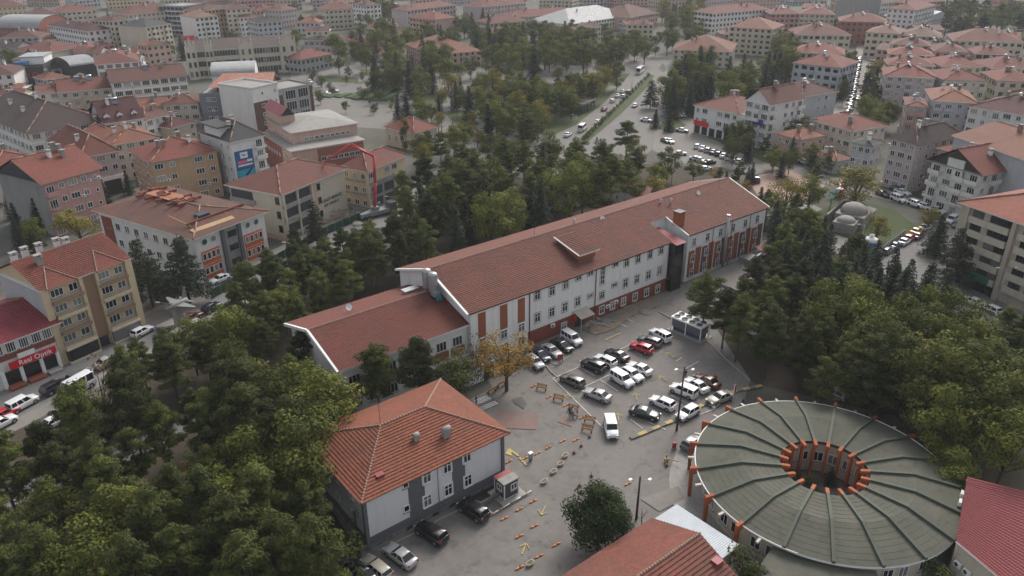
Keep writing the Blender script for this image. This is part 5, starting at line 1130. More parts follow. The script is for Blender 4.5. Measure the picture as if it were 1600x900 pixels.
text(YF_['root'], 'A', (.9 * L_, -1.4, .6), 1.5, 0, mat('sign_green', (0.03, 0.22, 0.06), 0.5))
SH = bld('shop_building', 'shop with red metal roof and red optician sign at the left edge', (-55, 554), (82, 504), 15, 8.0, 'gable', 'white', 'redmetal', '', '', fl=3, rise=2.6, chim=0, ov=1.1)
L_ = SH['L']
for f, z0 in ((2, 5.4),):
    for fx in (.32, .47, .62, .77, .9): window(SH['root'], fx * L_, 0, z0 + .3, 0, L_ * .11, 1.7, 'quad', None, None, None, True)
b = MB(); b.box(.25 * L_, L_, -.06, .05, 4.6, 5.7); b.build('brick_band', [BRICKR], SH['root'])
b = MB(); b.box(.38 * L_, .93 * L_, -.75, -.5, 3.1, 4.3); sg = b.build('shop_sign', [mat('sign_red2', (0.55, 0.015, 0.02), 0.45)], SH['root'])
text(sg, 'Real Optik', (.68 * L_, -.8, 3.4), 1.15, 0, mat('letters_white', (0.8, 0.8, 0.8), 0.5))
b = MB(); b.box(.50 * L_, .70 * L_, -.6, -.4, 4.4, 5.2); b.build('upper_sign', [WHITEP], SH['root'])
for x0, x1 in ((.30, .48), (.52, .72), (.76, .92)):
    b = MB(); b.box(x0 * L_, x1 * L_, -.12, .02, .2, 2.7); b.build('shop_window', [glass('shop_glass', (0.012, 0.013, 0.014), amount=0)], SH['root'])
    b = MB(); b.box(x0 * L_, x1 * L_, -1.8, 0, .0, .45); b.build('shop_step', [BRICKR if x0 < .7 else CONC], SH['root'])
for x in (.29, .5, .74, .94):
    b = MB(); b.box(x * L_ - .25, x * L_ + .25, -.5, .0, 0, 3.0); b.build('white_pier', [WHITEP], SH['root'])
# ======================= top middle
FAR = [
 ('apartment_block', 'blue white block with dark hipped roof behind the palace', (402, 36), (440, 33), 18, 12, 'hip', 'blue', 'dark', 'w', 'w'),
 ('apartment_block', 'peach block with rust roof left at the top behind the palace', (400, 18), (438, 15), 18, 12, 'hip', 'peach', 'mid', 'w', 'w'),
 ('apartment_block', 'lilac block with brown roof above the big round poplar', (440, 16), (463, 13), 18, 13, 'hip', 'lilac', 'mid', 'w', 'w'),
 ('apartment_block', 'pale block with broad red roof in the middle of the top edge', (507, 16), (562, 13), 20, 13, 'hip', 'cream', 'mid', 'wb', 'w'),
 ('apartment_block', 'tall narrow white block with balconies above the tree belt', (572, 9), (595, 7), 16, 17, 'hip', 'white', 'brown', 'bw', 'w'),
 ('villa', 'low red roofed villa among the poplars near the palace', (480, 34), (517, 31), 16, 6, 'hip', 'cream', 'red', 'w', 'w'),
 ('apartment_block', 'long pale pink five storey slab with flat red roof at the top', (636, 17), (712, 8), (611, 15), 15, 'hip', 'lilac', 'mid', 'wwb', ''),
 ('apartment_block', 'lower pinkish block with red roof in front of the long slab', (680, 31), (711, 27), (665, 24), 12, 'hip', 'peach', 'red', '', 'wb'),
 ('apartment_block', 'long pale slab with red roof right of the pinkish block', (752, 11), (822, 4), (735, 7), 15, 'hip', 'lilac', 'mid', 'wwb', ''),
 ('apartment_block', 'slab with bands of balconies behind the conifers at the top', (765, 37), (822, 33), (750, 32), 11, 'hip', 'cream', 'mid', 'wb', 'w'),
 ('public_building', 'long low public building with brown roofs and half timbered wall', (678, 85), (752, 79), (644, 68), 8, 'hip', 'peach', 'orange', 'tw', 'tt'),
 ('villa', 'small white villa with red roof behind the big poplar', (549, 64), (583, 60), 14, 7, 'hip', 'white', 'red', 'n', ''),
 ('villa', 'small villa with brown roof and pale wall above the white villa', (590, 45), (616, 41), 14, 6, 'hip', 'cream', 'mid', 'w', 'w'),
 ('townhouse', 'long grey house along the street with red roof beyond the palace', (470, 93), (518, 84), 14, 7, 'hip', 'grey', 'red', 'w', 'w'),
 ('apartment_block', 'long low red roofed terrace beside the white factory roof', (800, 27), (905, 20), 16, 10, 'hip', 'peach', 'red', 'w', 'w'),
 ('factory', 'factory with long white metal roof near the top', (890, 38), (985, 24), 34, 8, 'hip', 'white', 'metal', 'w', ''),
 ('public_building', 'brown roofed public building right of the white factory roof', (985, 27), (1028, 20), 30, 9, 'hip', 'peach', 'brown', 'w', ''),
 ('villa', 'small orange roofed villa hidden in the trees above the square', (875, 56), (925, 52), 16, 6, 'hip', 'cream', 'red', 'w', 'w'),
 ('public_building', 'low building with broad orange brown hipped roof behind dark conifers', (1052, 77), (1142, 81), 30, 8, 'hip', 'cream', 'orange', 'w', 'w'),
 ('apartment_block', 'long white four storey row with many small gables at the top right', (1114, 21), (1202, 14), (1103, 16), 15, 'hip', 'white', 'mid', 'ww', 'd'),
 ('apartment_block', 'cream block with rust roof and balconies above the dark conifers', (1140, 42), (1207, 46), 24, 14, 'hip', 'cream', 'orange', 'bw', 'w'),
]
for r in FAR: bld(*r)
BW = bld('shop_building', 'white three storey corner building with red shop sign and brown roof', (1086, 164), (1155, 178), 18, 9.5, 'hip', 'white', 'mid', 'wd.dd', '', fl=3, skip0=True, chim=3)
b = MB(); b.box(.5, BW['L'] * .36, -.5, -.2, 3.0, 4.6); b.build('shop_sign', [MATS['sign_red2']], BW['root'])
for k in range(6):
    b = MB(); x = BW['L'] * (.03 + .17 * k); b.box(x - .3, x + .3, -.35, .05, 0, 3); b.build('pillar', [WHITEP], BW['root'])
b = MB(); b.box(.4, BW['L'] - .4, -.1, .05, .2, 2.8); b.build('shop_window', [MATS['shop_glass']], BW['root'])
BT = bld('apartment_block', 'white five storey corner block with blue banner and dormers', (1203, 164), (1256, 154), (1161, 157), 14.5, 'gable', 'white', 'brown', 'b.ww', 'gbg', fl=5, rise=4.2, chim=3)
b = MB(); b.box(-.4, -.15, 1.5, BT['D'] * .6, 7.6, 9.4); b.build('banner', [mat('banner_blue', (0.04, 0.06, 0.22), 0.6)], BT['root'])
RIGHT = [
 ('apartment_block', 'white and grey block with maroon roof and white roof room', (1254, 151), (1308, 143), 16, 12.5, 'hip', 'blue', 'maroon', '..nw', '', None, 3.5),
 ('apartment_block', 'front block of the stacked apartments with laundry and red hip roof', (1240, 98), (1313, 106), 20, 12.5, 'hip', 'blue', 'red', 'wdb', 'w'),
 ('apartment_block', 'second of the stacked apartments with long roof vent', (1237, 81), (1318, 85), 16, 12.5, 'hip', 'cream', 'red', 'wd', 'w'),
 ('apartment_block', 'third of the stacked apartments with a gleaming roof tank', (1245, 54), (1330, 55), 22, 13, 'hip', 'cream', 'mid', 'wd', 'w'),
 ('apartment_block', 'block with red roof above the tall trees left of the stacked apartments', (1185, 45), (1224, 44), 20, 13, 'hip', 'cream', 'red', 'wb', 'w'),
 ('apartment_block', 'long pink and white row below the top edge', (1205, 22), (1250, 22), 18, 14, 'hip', 'pink', 'mid', 'bw', 'w'),
 ('apartment_block', 'white row with rust roof right of the pink row', (1250, 22), (1305, 23), 18, 14, 'hip', 'cream', 'mid', 'bw', 'w'),
 ('apartment_block', 'red walled block with rust hip roof beside the concrete tower', (1313, 33), (1388, 35), 20, 13, 'hip', 'brick', 'mid', 'wb', 'w'),
 ('apartment_block', 'pale block with grey green roof at the top of the parked street', (1354, 50), (1405, 53), 20, 13, 'hip', 'cream', 'pale', 'wdw', 'w'),
 ('apartment_block', 'pink grey block with rust hip roof beside the parked street', (1384, 118), (1461, 122), 17, 13.5, 'hip', 'lilac', 'red', 'bwbw', 'w'),
 ('apartment_block', 'second rust roofed block behind the pink grey one', (1388, 100), (1460, 103), 13, 13.5, 'hip', 'lilac', 'red', 'bw', 'w'),
 ('apartment_block', 'third rust roofed block in the row up the parked street', (1390, 84), (1458, 87), 13, 13.5, 'hip', 'cream', 'red', 'bw', 'w'),
 ('apartment_block', 'fourth rust roofed block with white tank in the row', (1394, 69), (1452, 72), 14, 13.5, 'hip', 'cream', 'mid', 'bw', 'w'),
 ('apartment_block', 'block with rust roof and balconies right of the second row block', (1476, 125), (1543, 126), 18, 13, 'hip', 'cream', 'red', 'wbw', 'w'),
 ('apartment_block', 'block with rust roof and dark panels at the right edge', (1560, 126), (1625, 128), 18, 13, 'hip', 'cream', 'red', 'wbw', 'w'),
 ('apartment_block', 'pale block with rust roof above the balcony block', (1472, 103), (1535, 104), 18, 13, 'hip', 'cream', 'red', 'wb', 'w'),
 ('apartment_block', 'pale block with shiny tank roof at the right edge second row', (1550, 106), (1620, 106), 16, 13, 'hip', 'cream', 'red', 'wb', 'w'),
 ('apartment_block', 'cream block with rust roof and open top floor gallery', (1525, 84), (1582, 86), 16, 12, 'hip', 'cream', 'red', 'gg', 'w'),
 ('apartment_block', 'block with pink wall and rust roof left of the gallery block', (1460, 80), (1512, 82), 18, 13, 'hip', 'pink', 'mid', 'wb', 'w'),
 ('apartment_block', 'big rust gable block behind the gallery block', (1490, 62), (1600, 66), 22, 13, 'hip', 'cream', 'mid', 'wb', 'w'),
 ('apartment_block', 'wide low brown roofed row below the far car park', (1408, 55), (1470, 58), 20, 11, 'hip', 'grey', 'pale', 'w', 'w'),
 ('apartment_block', 'lilac block with curved balconies and orange dormer roof', (1459, 157), (1527, 161), 20, 12.5, 'hip', 'blue', 'orange', 'bbw', 'w'),
 ('apartment_block', 'narrow raspberry pink block with balconies between trees', (1418, 165), (1448, 167), 14, 11, 'hip', 'pink', 'mid', 'bb', 'w'),
 ('apartment_block', 'long block with dark maroon attic roof at the right edge', (1515, 166), (1640, 186), 20, 12, 'hip', 'white', 'maroon', 'dwb', 'w'),
 ('villa', 'pale two storey house with hipped red roof below the grey block', (1315, 194), (1352, 186), (1274, 185), 8, 'hip', 'beige', 'red', 'wb', 'w.'),
 ('villa', 'peach two storey house with four chimneys and hipped roof', (1250, 218), (1289, 211), (1218, 207), 7, 'hip', 'peach', 'orange', 'w.w', 'ww'),
 ('villa', 'low green house with bright orange roof behind the yellow trees', (1307, 251), (1330, 246), (1270, 239), 4, 'hip', 'green', 'orange', 'ww', 'w'),
 ('townhouse', 'lilac house with grey slate roof left of the big lilac block', (1362, 228), (1379, 222), (1338, 220), 10, 'hip', 'blue', 'slate', 'w', 'ww'),
 ('townhouse', 'small rust roofed house with white chimneys behind the slate roof', (1332, 204), (1385, 196), 14, 9, 'hip', 'cream', 'red', 'w', 'w'),
]
for r in RIGHT: bld(*r[:10], fl=None, chim=2, solar=1 if r[0] == 'apartment_block' else 0)
LB = bld('apartment_block', 'big lilac five storey block with dark roof and pink corner strips', (1433, 226), (1505, 212), (1391, 216), 13.3, 'hip', 'lilac', 'dark', 'nwwdww', 'wdw', fl=5, rise=3.4, chim=2)
WB = bld('apartment_block', 'white block with long balconies under a dark timber gable', (1457, 250), (1534, 272), 20, 12, 'gabley', 'white', 'red', 'bdb', 'wbw', fl=4, rise=4.6, chim=2, ov=1.3)
b = MB(); b.face([(0, -.4, 12), (WB['L'], -.4, 12), (WB['L'] / 2, -.4, 16.2)]); b.build('timber_gable', [mat('dark_timber', (0.045, 0.03, 0.025), 0.8)], WB['root'])
b = MB(); b.box(WB['L'] * .35, WB['L'] * .68, -.8, -.3, 9.5, 14); b.build('bay', [WALL['white']], WB['root']); window(WB['root'], WB['L'] * .43, -.8, 10, 0, 1.4, 1.4, 'double'); window(WB['root'], WB['L'] * .6, -.8, 10, 0, 1.4, 1.4, 'double')
BIG = bld('hall', 'tall windowless white wall of a hall behind the white block', (1492, 212), (1640, 262), 24, 16, 'gable', 'blue', 'orange', '', '', rise=3, chim=1)
bld('apartment_block', 'cream block with rust roof right of the timber gable', (1556, 256), (1640, 240), 16, 12, 'hip', 'peach', 'red', 'wbw', 'w')
RC = bld('apartment_block', 'six storey cream and brown block with bright tile roof at the right edge', (1504, 316), (1690, 380), 22, 16, 'hip', 'beige', tiles('tiles_bright', (0.36, 0.12, 0.075), (0.29, 0.09, 0.06), 0.5, 0.5, 0.15), '', 'g', fl=6, rise=4.5, chim=2, ov=0.9)
L_ = RC['L']; fh = RC['fh']
for f in range(1, 6):
    b = MB(); b.box(.10 * L_, .46 * L_, -.5, .02, f * fh - .5, f * fh + .75); b.build('balcony_band', [WALL['cream']], RC['root'])
    b = MB(); b.box(.54 * L_, .98 * L_, -.5, .02, f * fh - .5, f * fh + .75); b.build('balcony_band', [WALL['cream']], RC['root'])
    for fx in (.17, .33, .42, .62, .76, .9): window(RC['root'], fx * L_, 0, f * fh + .8, 0, L_ * .1, 1.5, 'quad', DARKM)
for fx in (.08, .5): 
    b = MB(); b.box(fx * L_ - .4, fx * L_ + .4, -.7, .05, 0, 15.8); b.build('pier', [WALL['beige']], RC['root'])
b = MB(); b.box(.08 * L_, .42 * L_, -1.0, -.3, 2.4, 3.6); b.build('awning', [mat('awning_green', (0.02, 0.15, 0.07), 0.6)], RC['root'])
b = MB(); b.box(.08 * L_, .46 * L_, -.15, .02, .1, 2.4); b.build('shop_window', [MATS['shop_glass']], RC['root'])
# concrete tower and blue grey warehouse at the top right
bld('tower_block', 'blank concrete tower cut by the top edge', (1338, -12), (1380, -14), 16, 24, 'flat', 'rawc', 'felt', '', '')
bld('warehouse', 'warehouse with big blue grey arched metal roof at the top right', (1380, 24), (1435, 32), 34, 8, 'gable', 'blue', 'bluemetal', '', '', rise=5, chim=0)
bld('apartment_block', 'white block with small windows right of the warehouse', (1430, 16), (1462, 8), 16, 17, 'hip', 'white', 'mid', 'wb', 'w')
bld('apartment_block', 'white block at the top behind the warehouse', (1385, 2), (1425, -1), 16, 15, 'hip', 'cream', 'mid', 'wb', 'w')
# far rows along the top edge
fr = random.Random(21); adj = ['rust', 'brown', 'red', 'faded', 'dark', 'dusty', 'russet', 'copper']; wl = ['cream', 'white', 'pink', 'beige', 'lilac', 'peach', 'blue', 'yellow']
k = 0
for yy, z in ((4, 13), (-10, 13), (-22, 14), (-34, 14)):
    x = -60 + fr.uniform(0, 30)
    while x < 1660:
        wd = fr.uniform(34, 64)
        if yy == 4 and (x < 500 or 560 < x < 1320): x += wd; continue
        if (560 < x < 620 and yy > -12) or (1440 < x < 1560 and yy > -12): x += wd + 20; continue
        a_, w_ = adj[(k // 8 + k) % 8], wl[k % 8]; k += 1; tl_ = dict(rust='mid', brown='brown', red='red', faded='pale', dark='dark', dusty='pale', russet='orange', copper='orange')[a_]
        place = 'left' if x < 500 else ('middle' if x < 1050 else 'right')
        o = bld('apartment_block', '%s walled far block with %s roof in the hazy rows at the top %s' % (w_, a_, place), (x, yy + fr.uniform(-2, 2)), (x + wd, yy + fr.uniform(-4, 1)), fr.uniform(16, 24), z + fr.uniform(-4, 3), 'hip', w_, tl_, fr.choice(('wb', 'ww', 'wd')), 'w', chim=1, solar=fr.choice((0, 1)))
        o['root']['group'] = 'hazy apartment rows at the top %s' % place
        x += wd + fr.uniform(4, 26)
# small houses filling the gaps between the named blocks
def gaps(poly, n, place, seed, zr_=(5, 10), wr_=(10, 17)):
    r = random.Random(seed); xs = [p[0] for p in poly]; ys = [p[1] for p in poly]; k = 0; tries = 0
    while k < n and tries < 900:
        tries += 1; x, y = r.uniform(min(xs), max(xs)), r.uniform(min(ys), max(ys)); z = r.uniform(*zr_); c = P(x, y, z); wd = r.uniform(*wr_); dp = r.uniform(9, 13); rad = math.hypot(wd, dp) / 2
        c_in = False
        for i in range(len(poly)):
            a, b_ = poly[i], poly[(i + 1) % len(poly)]
            if (a[1] > y) != (b_[1] > y) and x < (b_[0] - a[0]) * (y - a[1]) / (b_[1] - a[1]) + a[0]: c_in = not c_in
        if not c_in or any((c.x - q[0]) ** 2 + (c.y - q[1]) ** 2 < ((rad + q[2]) * .74) ** 2 for q in BLD): continue
        t = R(38) * -1 + R(r.choice((-38, 0, 10)) + r.uniform(-6, 6)); d = Vector((math.cos(t), math.sin(t), 0)) * wd / 2; nn = Vector((-d.y, d.x, 0)).normalized() * dp / 2
        def px(v):
            q = v - Vector((0, 0, CAM_H)); return 800 + FOCAL * q.dot(_xr) / q.dot(_f), 450 - FOCAL * q.dot(_ur) / q.dot(_f)
        a_, w_ = adj[(k // 8 + k) % 8], wl[k % 8]; tl_ = dict(rust='mid', brown='brown', red='red', faded='pale', dark='dark', dusty='pale', russet='orange', copper='orange')[a_]
        bld('townhouse', 'small %s walled house with %s roof squeezed %s' % (w_, a_, place), px(c - d - nn), px(c + d - nn), dp, z, r.choice(('hip', 'gable')), w_, tl_, r.choice(('wd', 'w', 'wb')), 'w', chim=2, solar=r.choice((0, 0, 1))); k += 1
gaps([(0, 20), (290, 5), (280, 60), (230, 110), (150, 130), (0, 140)], 22, 'among the old town blocks', 61)
gaps([(0, 140), (60, 150), (300, 150), (310, 200), (190, 235), (60, 225), (0, 215)], 10, 'between the terrace and the maroon roofs', 62)
gaps([(480, 8), (640, 5), (640, 60), (560, 70), (480, 60)], 10, 'behind the poplars of the palace street', 63)
gaps([(1060, 8), (1330, 8), (1330, 60), (1240, 75), (1060, 60)], 12, 'between the rows left of the parked street', 64)
gaps([(1380, 40), (1620, 40), (1620, 160), (1530, 165), (1460, 150), (1400, 120)], 16, 'between the rows right of the parked street', 65)
gaps([(740, 10), (1040, 8), (1040, 40), (900, 60), (760, 60)], 8, 'around the white factory roof', 66)
# ---------------------------------------------------------------- vehicles
TYRE = RUBBER; RIM = mat('alloy_rim', (0.34, 0.35, 0.36), 0.35, 0.1, 3.0, metal=0.7)
CGLASS = glass('car_glass', (0.010, 0.012, 0.014), amount=0.0); HEADL = mat('headlight', (0.55, 0.56, 0.58), 0.15, 0.05, 3.0, spec=0.6); TAILL = mat('taillight', (0.30, 0.012, 0.012), 0.25, 0.05, 3.0)
CARC = dict(white=paint('car_white', (0.66, 0.67, 0.68)), silver=paint('car_silver', (0.34, 0.345, 0.35), 0.3), black=paint('car_black', (0.012, 0.012, 0.013), 0.2), grey=paint('car_grey', (0.10, 0.105, 0.11), 0.28), navy=paint('car_navy', (0.012, 0.018, 0.045), 0.22),
            red=paint('car_red', (0.40, 0.012, 0.02), 0.28), taupe=paint('car_taupe', (0.085, 0.078, 0.062), 0.3), maroon=paint('car_maroon', (0.09, 0.025, 0.015), 0.28), beige=paint('car_beige', (0.34, 0.31, 0.26), 0.3), yellow=paint('car_yellow', (0.62, 0.36, 0.02), 0.3), blue=paint('car_blue', (0.03, 0.05, 0.18), 0.28))
#            L    W     H    hood  front-glass base/top, rear-glass top/base (x as share of half length), belt
SPEC = dict(sedan=(4.55, 1.80, 1.45, 0.90, .42, .10, -.42, -.74, 0.96), hatch=(4.15, 1.77, 1.50, 0.93, .44, .12, -.76, -.93, 0.98), suv=(4.45, 1.86, 1.68, 1.05, .42, .16, -.80, -.94, 1.10),
            van=(4.40, 1.82, 1.84, 1.05, .52, .26, -.93, -.975, 1.12), wagon=(4.45, 1.74, 1.44, 0.90, .42, .12, -.80, -.95, 0.95), minibus=(5.9, 2.05, 2.55, 1.25, .72, .50, -.96, -.985, 1.35), bus=(9.5, 2.5, 3.2, 1.2, .96, .93, -.975, -.99, 1.45))
CARMESH = {}
def car_meshes(kind):
    if kind in CARMESH: return CARMESH[kind]
    L, W, H, hood, fb, ft, rt, rb, belt = SPEC[kind]; h = L / 2; w = W / 2
    tailz = belt + 0.03 if kind == 'sedan' else belt
    st = [(1.0, .62, .38, hood - .34), (.985, .78, .28, hood - .22), (.93, .91, .2, hood - .13), (.75, .98, .18, hood - .04), (fb, 1.0, .18, hood + .05), (0, 1.0, .18, belt), (rb, 1.0, .18, belt), (-.93 if rb > -.9 else -.955, .95, .22, tailz - .02), (-.985, .86, .28, tailz - .12), (-1.0, .74, .38, tailz - .3)]
    st = sorted(st, key=lambda q: -q[0]); rings = []
    for fx, fw, zb, zt in st:
        ww = w * fw; zm = (zb + zt) / 2
        half = [(ww * .90, zb), (ww * .99, zb + .12), (ww, zm), (ww * .985, zt - .16), (ww * .93, zt - .04), (ww * .80, zt)]
        rings.append([(fx * h, y, z) for y, z in half] + [(fx * h, -y, z) for y, z in half[::-1]])
    b = MB(); b.loft(rings, 0)
    # cabin: glass quads between body coloured posts
    bw, tw, zr = w * .90, w * .70 if kind not in ('van', 'minibus', 'bus') else w * .82, H - .07; zb = belt - .03
    bx, tx = (fb * h, rb * h), (ft * h, rt * h)
    fr = [0, .05, .44, .50, .92, 1.0] if kind in ('sedan', 'hatch') else [0, .05, .34, .39, .64, .69, .94, 1.0]
    panes = {}
    for s in (1, -1):
        g = MB()
        for i in range(len(fr) - 1):
            f0, f1 = fr[i], fr[i + 1]
            q = [(bx[0] + (bx[1] - bx[0]) * f0, s * bw, zb), (bx[0] + (bx[1] - bx[0]) * f1, s * bw, zb), (tx[0] + (tx[1] - tx[0]) * f1, s * tw, zr), (tx[0] + (tx[1] - tx[0]) * f0, s * tw, zr)]
            if s == 1: q = q[::-1]
            (g if i % 2 else b).face(q, 0, None)
        panes['side_window' + ('' if s == 1 else '_')] = g
    for nm, bx_, tx_ in (('windscreen', bx[0], tx[0]), ('rear_window', bx[1], tx[1])):
        g = MB(); q = [(bx_, -bw * .93, zb), (bx_, bw * .93, zb), (tx_, tw * .93, zr), (tx_, -tw * .93, zr)]
        g.face(q if nm == 'windscreen' else q[::-1]); panes[nm] = g
        for s in (1, -1):
            q = [(bx_, s * bw * .93, zb), (bx_, s * bw, zb), (tx_, s * tw, zr), (tx_, s * tw * .93, zr)]; b.face(q if (s == 1) == (nm == 'windscreen') else q[::-1])
    rr = []
    for xx, f, dz in ((tx[0] + .06, .96, -.02), (tx[0] - .1, 1.0, .035), ((tx[0] + tx[1]) / 2, 1.0, .075), (tx[1] + .1, 1.0, .04), (tx[1] - .05, .95, -.02)):
        rr.append([(xx, y * tw * f, zr + (dz if abs(y) < .9 else (dz * .4 if abs(y) < 1.0 else -.01))) for y in (1.02, .8, .4, -.4, -.8, -1.02)])
    b.loft(rr, 0, closed=False, caps=False)
    # dark sills, grille, arches, number plates
    d = MB(); wr = .33 if kind not in ('minibus', 'bus', 'suv') else .38
    for fx in ((.63, -.62) if kind != 'bus' else (.6, -.55)):
        for s in (1, -1):
            n = 12; c = (fx * h, s * (w + .004), wr)
            q = [(c[0] + (wr + .06) * math.cos(2 * math.pi * k / n), c[1], c[2] + (wr + .06) * math.sin(2 * math.pi * k / n)) for k in range(n)]; d.face(q if s == -1 else q[::-1])
    d.box(h * .965, h + .012, -w * .5, w * .5, .34, .52)
    d.box(-h * .9, h * .9, -w * .86, w * .86, .11, .3)  # dark underbody box, added to block light and deepen shade under the car
    d.box(-h * .6, h * .6, -w - .006, w + .006, .17, .25)
    wh = MB(); wh.tube((0, -.11, 0), (0, .11, 0), wr, wr, 16, 0); wh.tube((0, -.118, 0), (0, .118, 0), wr * .64, wr * .64, 12, 1)
    hl = MB(); hl.box(-.14, .10, -.16, .16, -.07, .07); tl = MB(); tl.box(-.07, .12, -.14, .14, -.12, .12)
    res = dict(body=b.mesh('body', [CARC['white']]), trim=d.mesh('trim', [RUBBER]), wheel=wh.mesh('wheel', [TYRE, RIM]), headlight=hl.mesh('headlight', [HEADL]), taillight=tl.mesh('taillight', [TAILL]), panes={k: g.mesh(k.strip('_'), [CGLASS]) for k, g in panes.items()}, wr=wr, h=h, w=w, hood=hood, belt=tailz, kind=kind)
    # joined version for the far ones
    al = MB()
    for mb_, mi in [(b, 0), (d, 2)] + [(g, 1) for g in panes.values()]:
        i = len(al.v); al.v += mb_.v; al.f += [tuple(i + k for k in f) for f in mb_.f]; al.m += [mi] * len(mb_.f); al.uv += [None] * len(mb_.f); al.sm += mb_.sm
    for fx in (.63, -.62):
        for s in (1, -1): al.tube((fx * h, s * (w - .2), wr), (fx * h, s * (w + .02), wr), wr, wr, 10, 2)
    for s in (1, -1): al.box(-h - .01, -h + .1, s * w * .55 - .15, s * w * .55 + .15, tailz - .35, tailz - .15, 3)
    res['far'] = al.mesh('car', [CARC['white'], CGLASS, RUBBER, TAILL])
    CARMESH[kind] = res; return res
def car(kind, color, front, rear, label, group=None, z=0.12, name=None, far=False, cat=None):
    """front and rear: plan points of the two bumpers"""
    f, r = Vector(front[:2]), Vector(rear[:2]); c = (f + r) / 2; d = f - r; rz = math.atan2(d.y, d.x); M_ = car_meshes(kind)
    name = name or {'van': 'delivery_van', 'minibus': 'minibus', 'bus': 'coach'}.get(kind, 'parked_car'); cat = cat or {'van': 'van', 'minibus': 'minibus', 'bus': 'bus'}.get(kind, 'car')
    if far:
        o = put(name, M_['far'], None, (c.x, c.y, z), rz); o.material_slots[0].link = 'OBJECT'; o.material_slots[0].material = CARC[color]
        return tag(o, label, cat, group)
    t = thing(name, label, cat, (c.x, c.y, z), rz, group)
    b = put('body', M_['body'], t); b.material_slots[0].link = 'OBJECT'; b.material_slots[0].material = CARC[color]
    put('trim', M_['trim'], t)
    for k, me in M_['panes'].items(): put(k.strip('_'), me, t)
    for fx in ((.63, -.62) if kind != 'bus' else (.6, -.55)):
        for s in (1, -1): put('wheel', M_['wheel'], t, (fx * M_['h'], s * (M_['w'] - .1), M_['wr']))
    for s in (1, -1):
        put('headlight', M_['headlight'], t, (M_['h'] * .955, s * M_['w'] * .66, M_['hood'] - .24)); put('taillight', M_['taillight'], t, (-M_['h'] * .965, s * M_['w'] * .72, M_['belt'] - .2))
    return t
def q6(x, y): return P(820 + x / 4.089, 480 + y / 4.089, .55)
YG = 'cars parked in the yard'
for kd, cl, f, r, lb in (
    ('hatch', 'silver', (88, 375), (38, 335), 'silver car half hidden by the yellow tree at the end of the wall row'),
    ('sedan', 'navy', (140, 338), (52, 280), 'dark navy car parked beside the half hidden silver car'),
    ('sedan', 'silver', (225, 318), (118, 248), 'silver saloon parked by the wall behind two people in red'),
    ('sedan', 'black', (305, 285), (172, 212), 'black saloon parked between silver saloon and white people carrier'),
    ('van', 'white', (362, 245), (240, 170), 'white people carrier at the entrance end of the wall row'),
    ('suv', 'white', (808, 152), (925, 215), 'white off-roader with dark rear window nearest the cooling unit'),
    ('wagon', 'grey', (738, 198), (855, 240), 'grey estate car between the red car and the white off-roader'),
    ('hatch', 'red', (678, 238), (812, 288), 'bright red hatchback in the upper row of the car park'),
    ('sedan', 'black', (522, 278), (655, 340), 'black saloon at the upper end of the middle row'),
    ('hatch', 'white', (450, 315), (580, 375), 'white hatchback between two black cars in the middle row'),
    ('suv', 'black', (365, 345), (512, 412), 'black off-roader at the lower left of the middle row'),
    ('sedan', 'white', (662, 362), (805, 428), 'white saloon at the upper end of the centre group of three'),
    ('hatch', 'white', (760, 480), (615, 392), 'white hatchback in the middle of the centre group of three'),
    ('van', 'white', (692, 512), (552, 425), 'white panel van with roof windows in the centre group of three'),
    ('wagon', 'taupe', (238, 440), (370, 503), 'dark taupe estate car alone in the marked bay'),
    ('sedan', 'silver', (388, 535), (540, 592), 'silver saloon alone beside the white bay line'),
    ('hatch', 'white', (800, 580), (962, 652), 'white hatchback beside the tall wooden lamp pole'),
    ('sedan', 'black', (862, 705), (670, 655), 'black saloon with its nose toward the yellow kerb'),
    ('van', 'white', (932, 505), (1098, 575), 'white van with rear windows behind the wooden pole'),
): car(kd, cl, q6(*f), q6(*r), lb, YG)
for kd, cl, f, r, lb in (
    ('sedan', 'white', (1071, 592), (1105, 613), 'white saloon between white van and maroon car by the trees'),
    ('sedan', 'maroon', (1088, 587), (1122, 605), 'maroon saloon at the tree end of the kerb row'),
    ('sedan', 'beige', (1105, 630), (1144, 615), 'beige saloon parked on the lane beside the red flag'),
    ('hatch', 'white', (1057, 656), (1092, 636), 'white hatchback on the lane side of the yellow kerb'),
    ('van', 'white', (958, 686), (951, 655), 'white van driving through the yard past the benches'),
    ('hatch', 'grey', (1094, 684), (1071, 701), 'grey car beside the first orange pillars of the round building'),
    ('sedan', 'silver', (606, 855), (646, 884), 'silver saloon parked in front of the hipped house'),
    ('suv', 'black', (653, 821), (696, 848), 'black off-roader parked between silver saloon and ramp'),
    ('suv', 'black', (720, 786), (760, 812), 'black off-roader parked beside the yellow ramp rail'),
    ('wagon', 'beige', (572, 875), (605, 902), 'beige estate car cut by the bottom edge'),
    ('sedan', 'navy', (548, 882), (577, 908), 'dark car under the bush at the bottom edge'),
    ('hatch', 'silver', (1284, 606), (1322, 623), 'silver car under the trees behind the round building'),
    ('van', 'white', (1170, 514), (1186, 523), 'white van mostly hidden under the pines'),
): car(kd, cl, P(*f, .55), P(*r, .55), lb, YG)
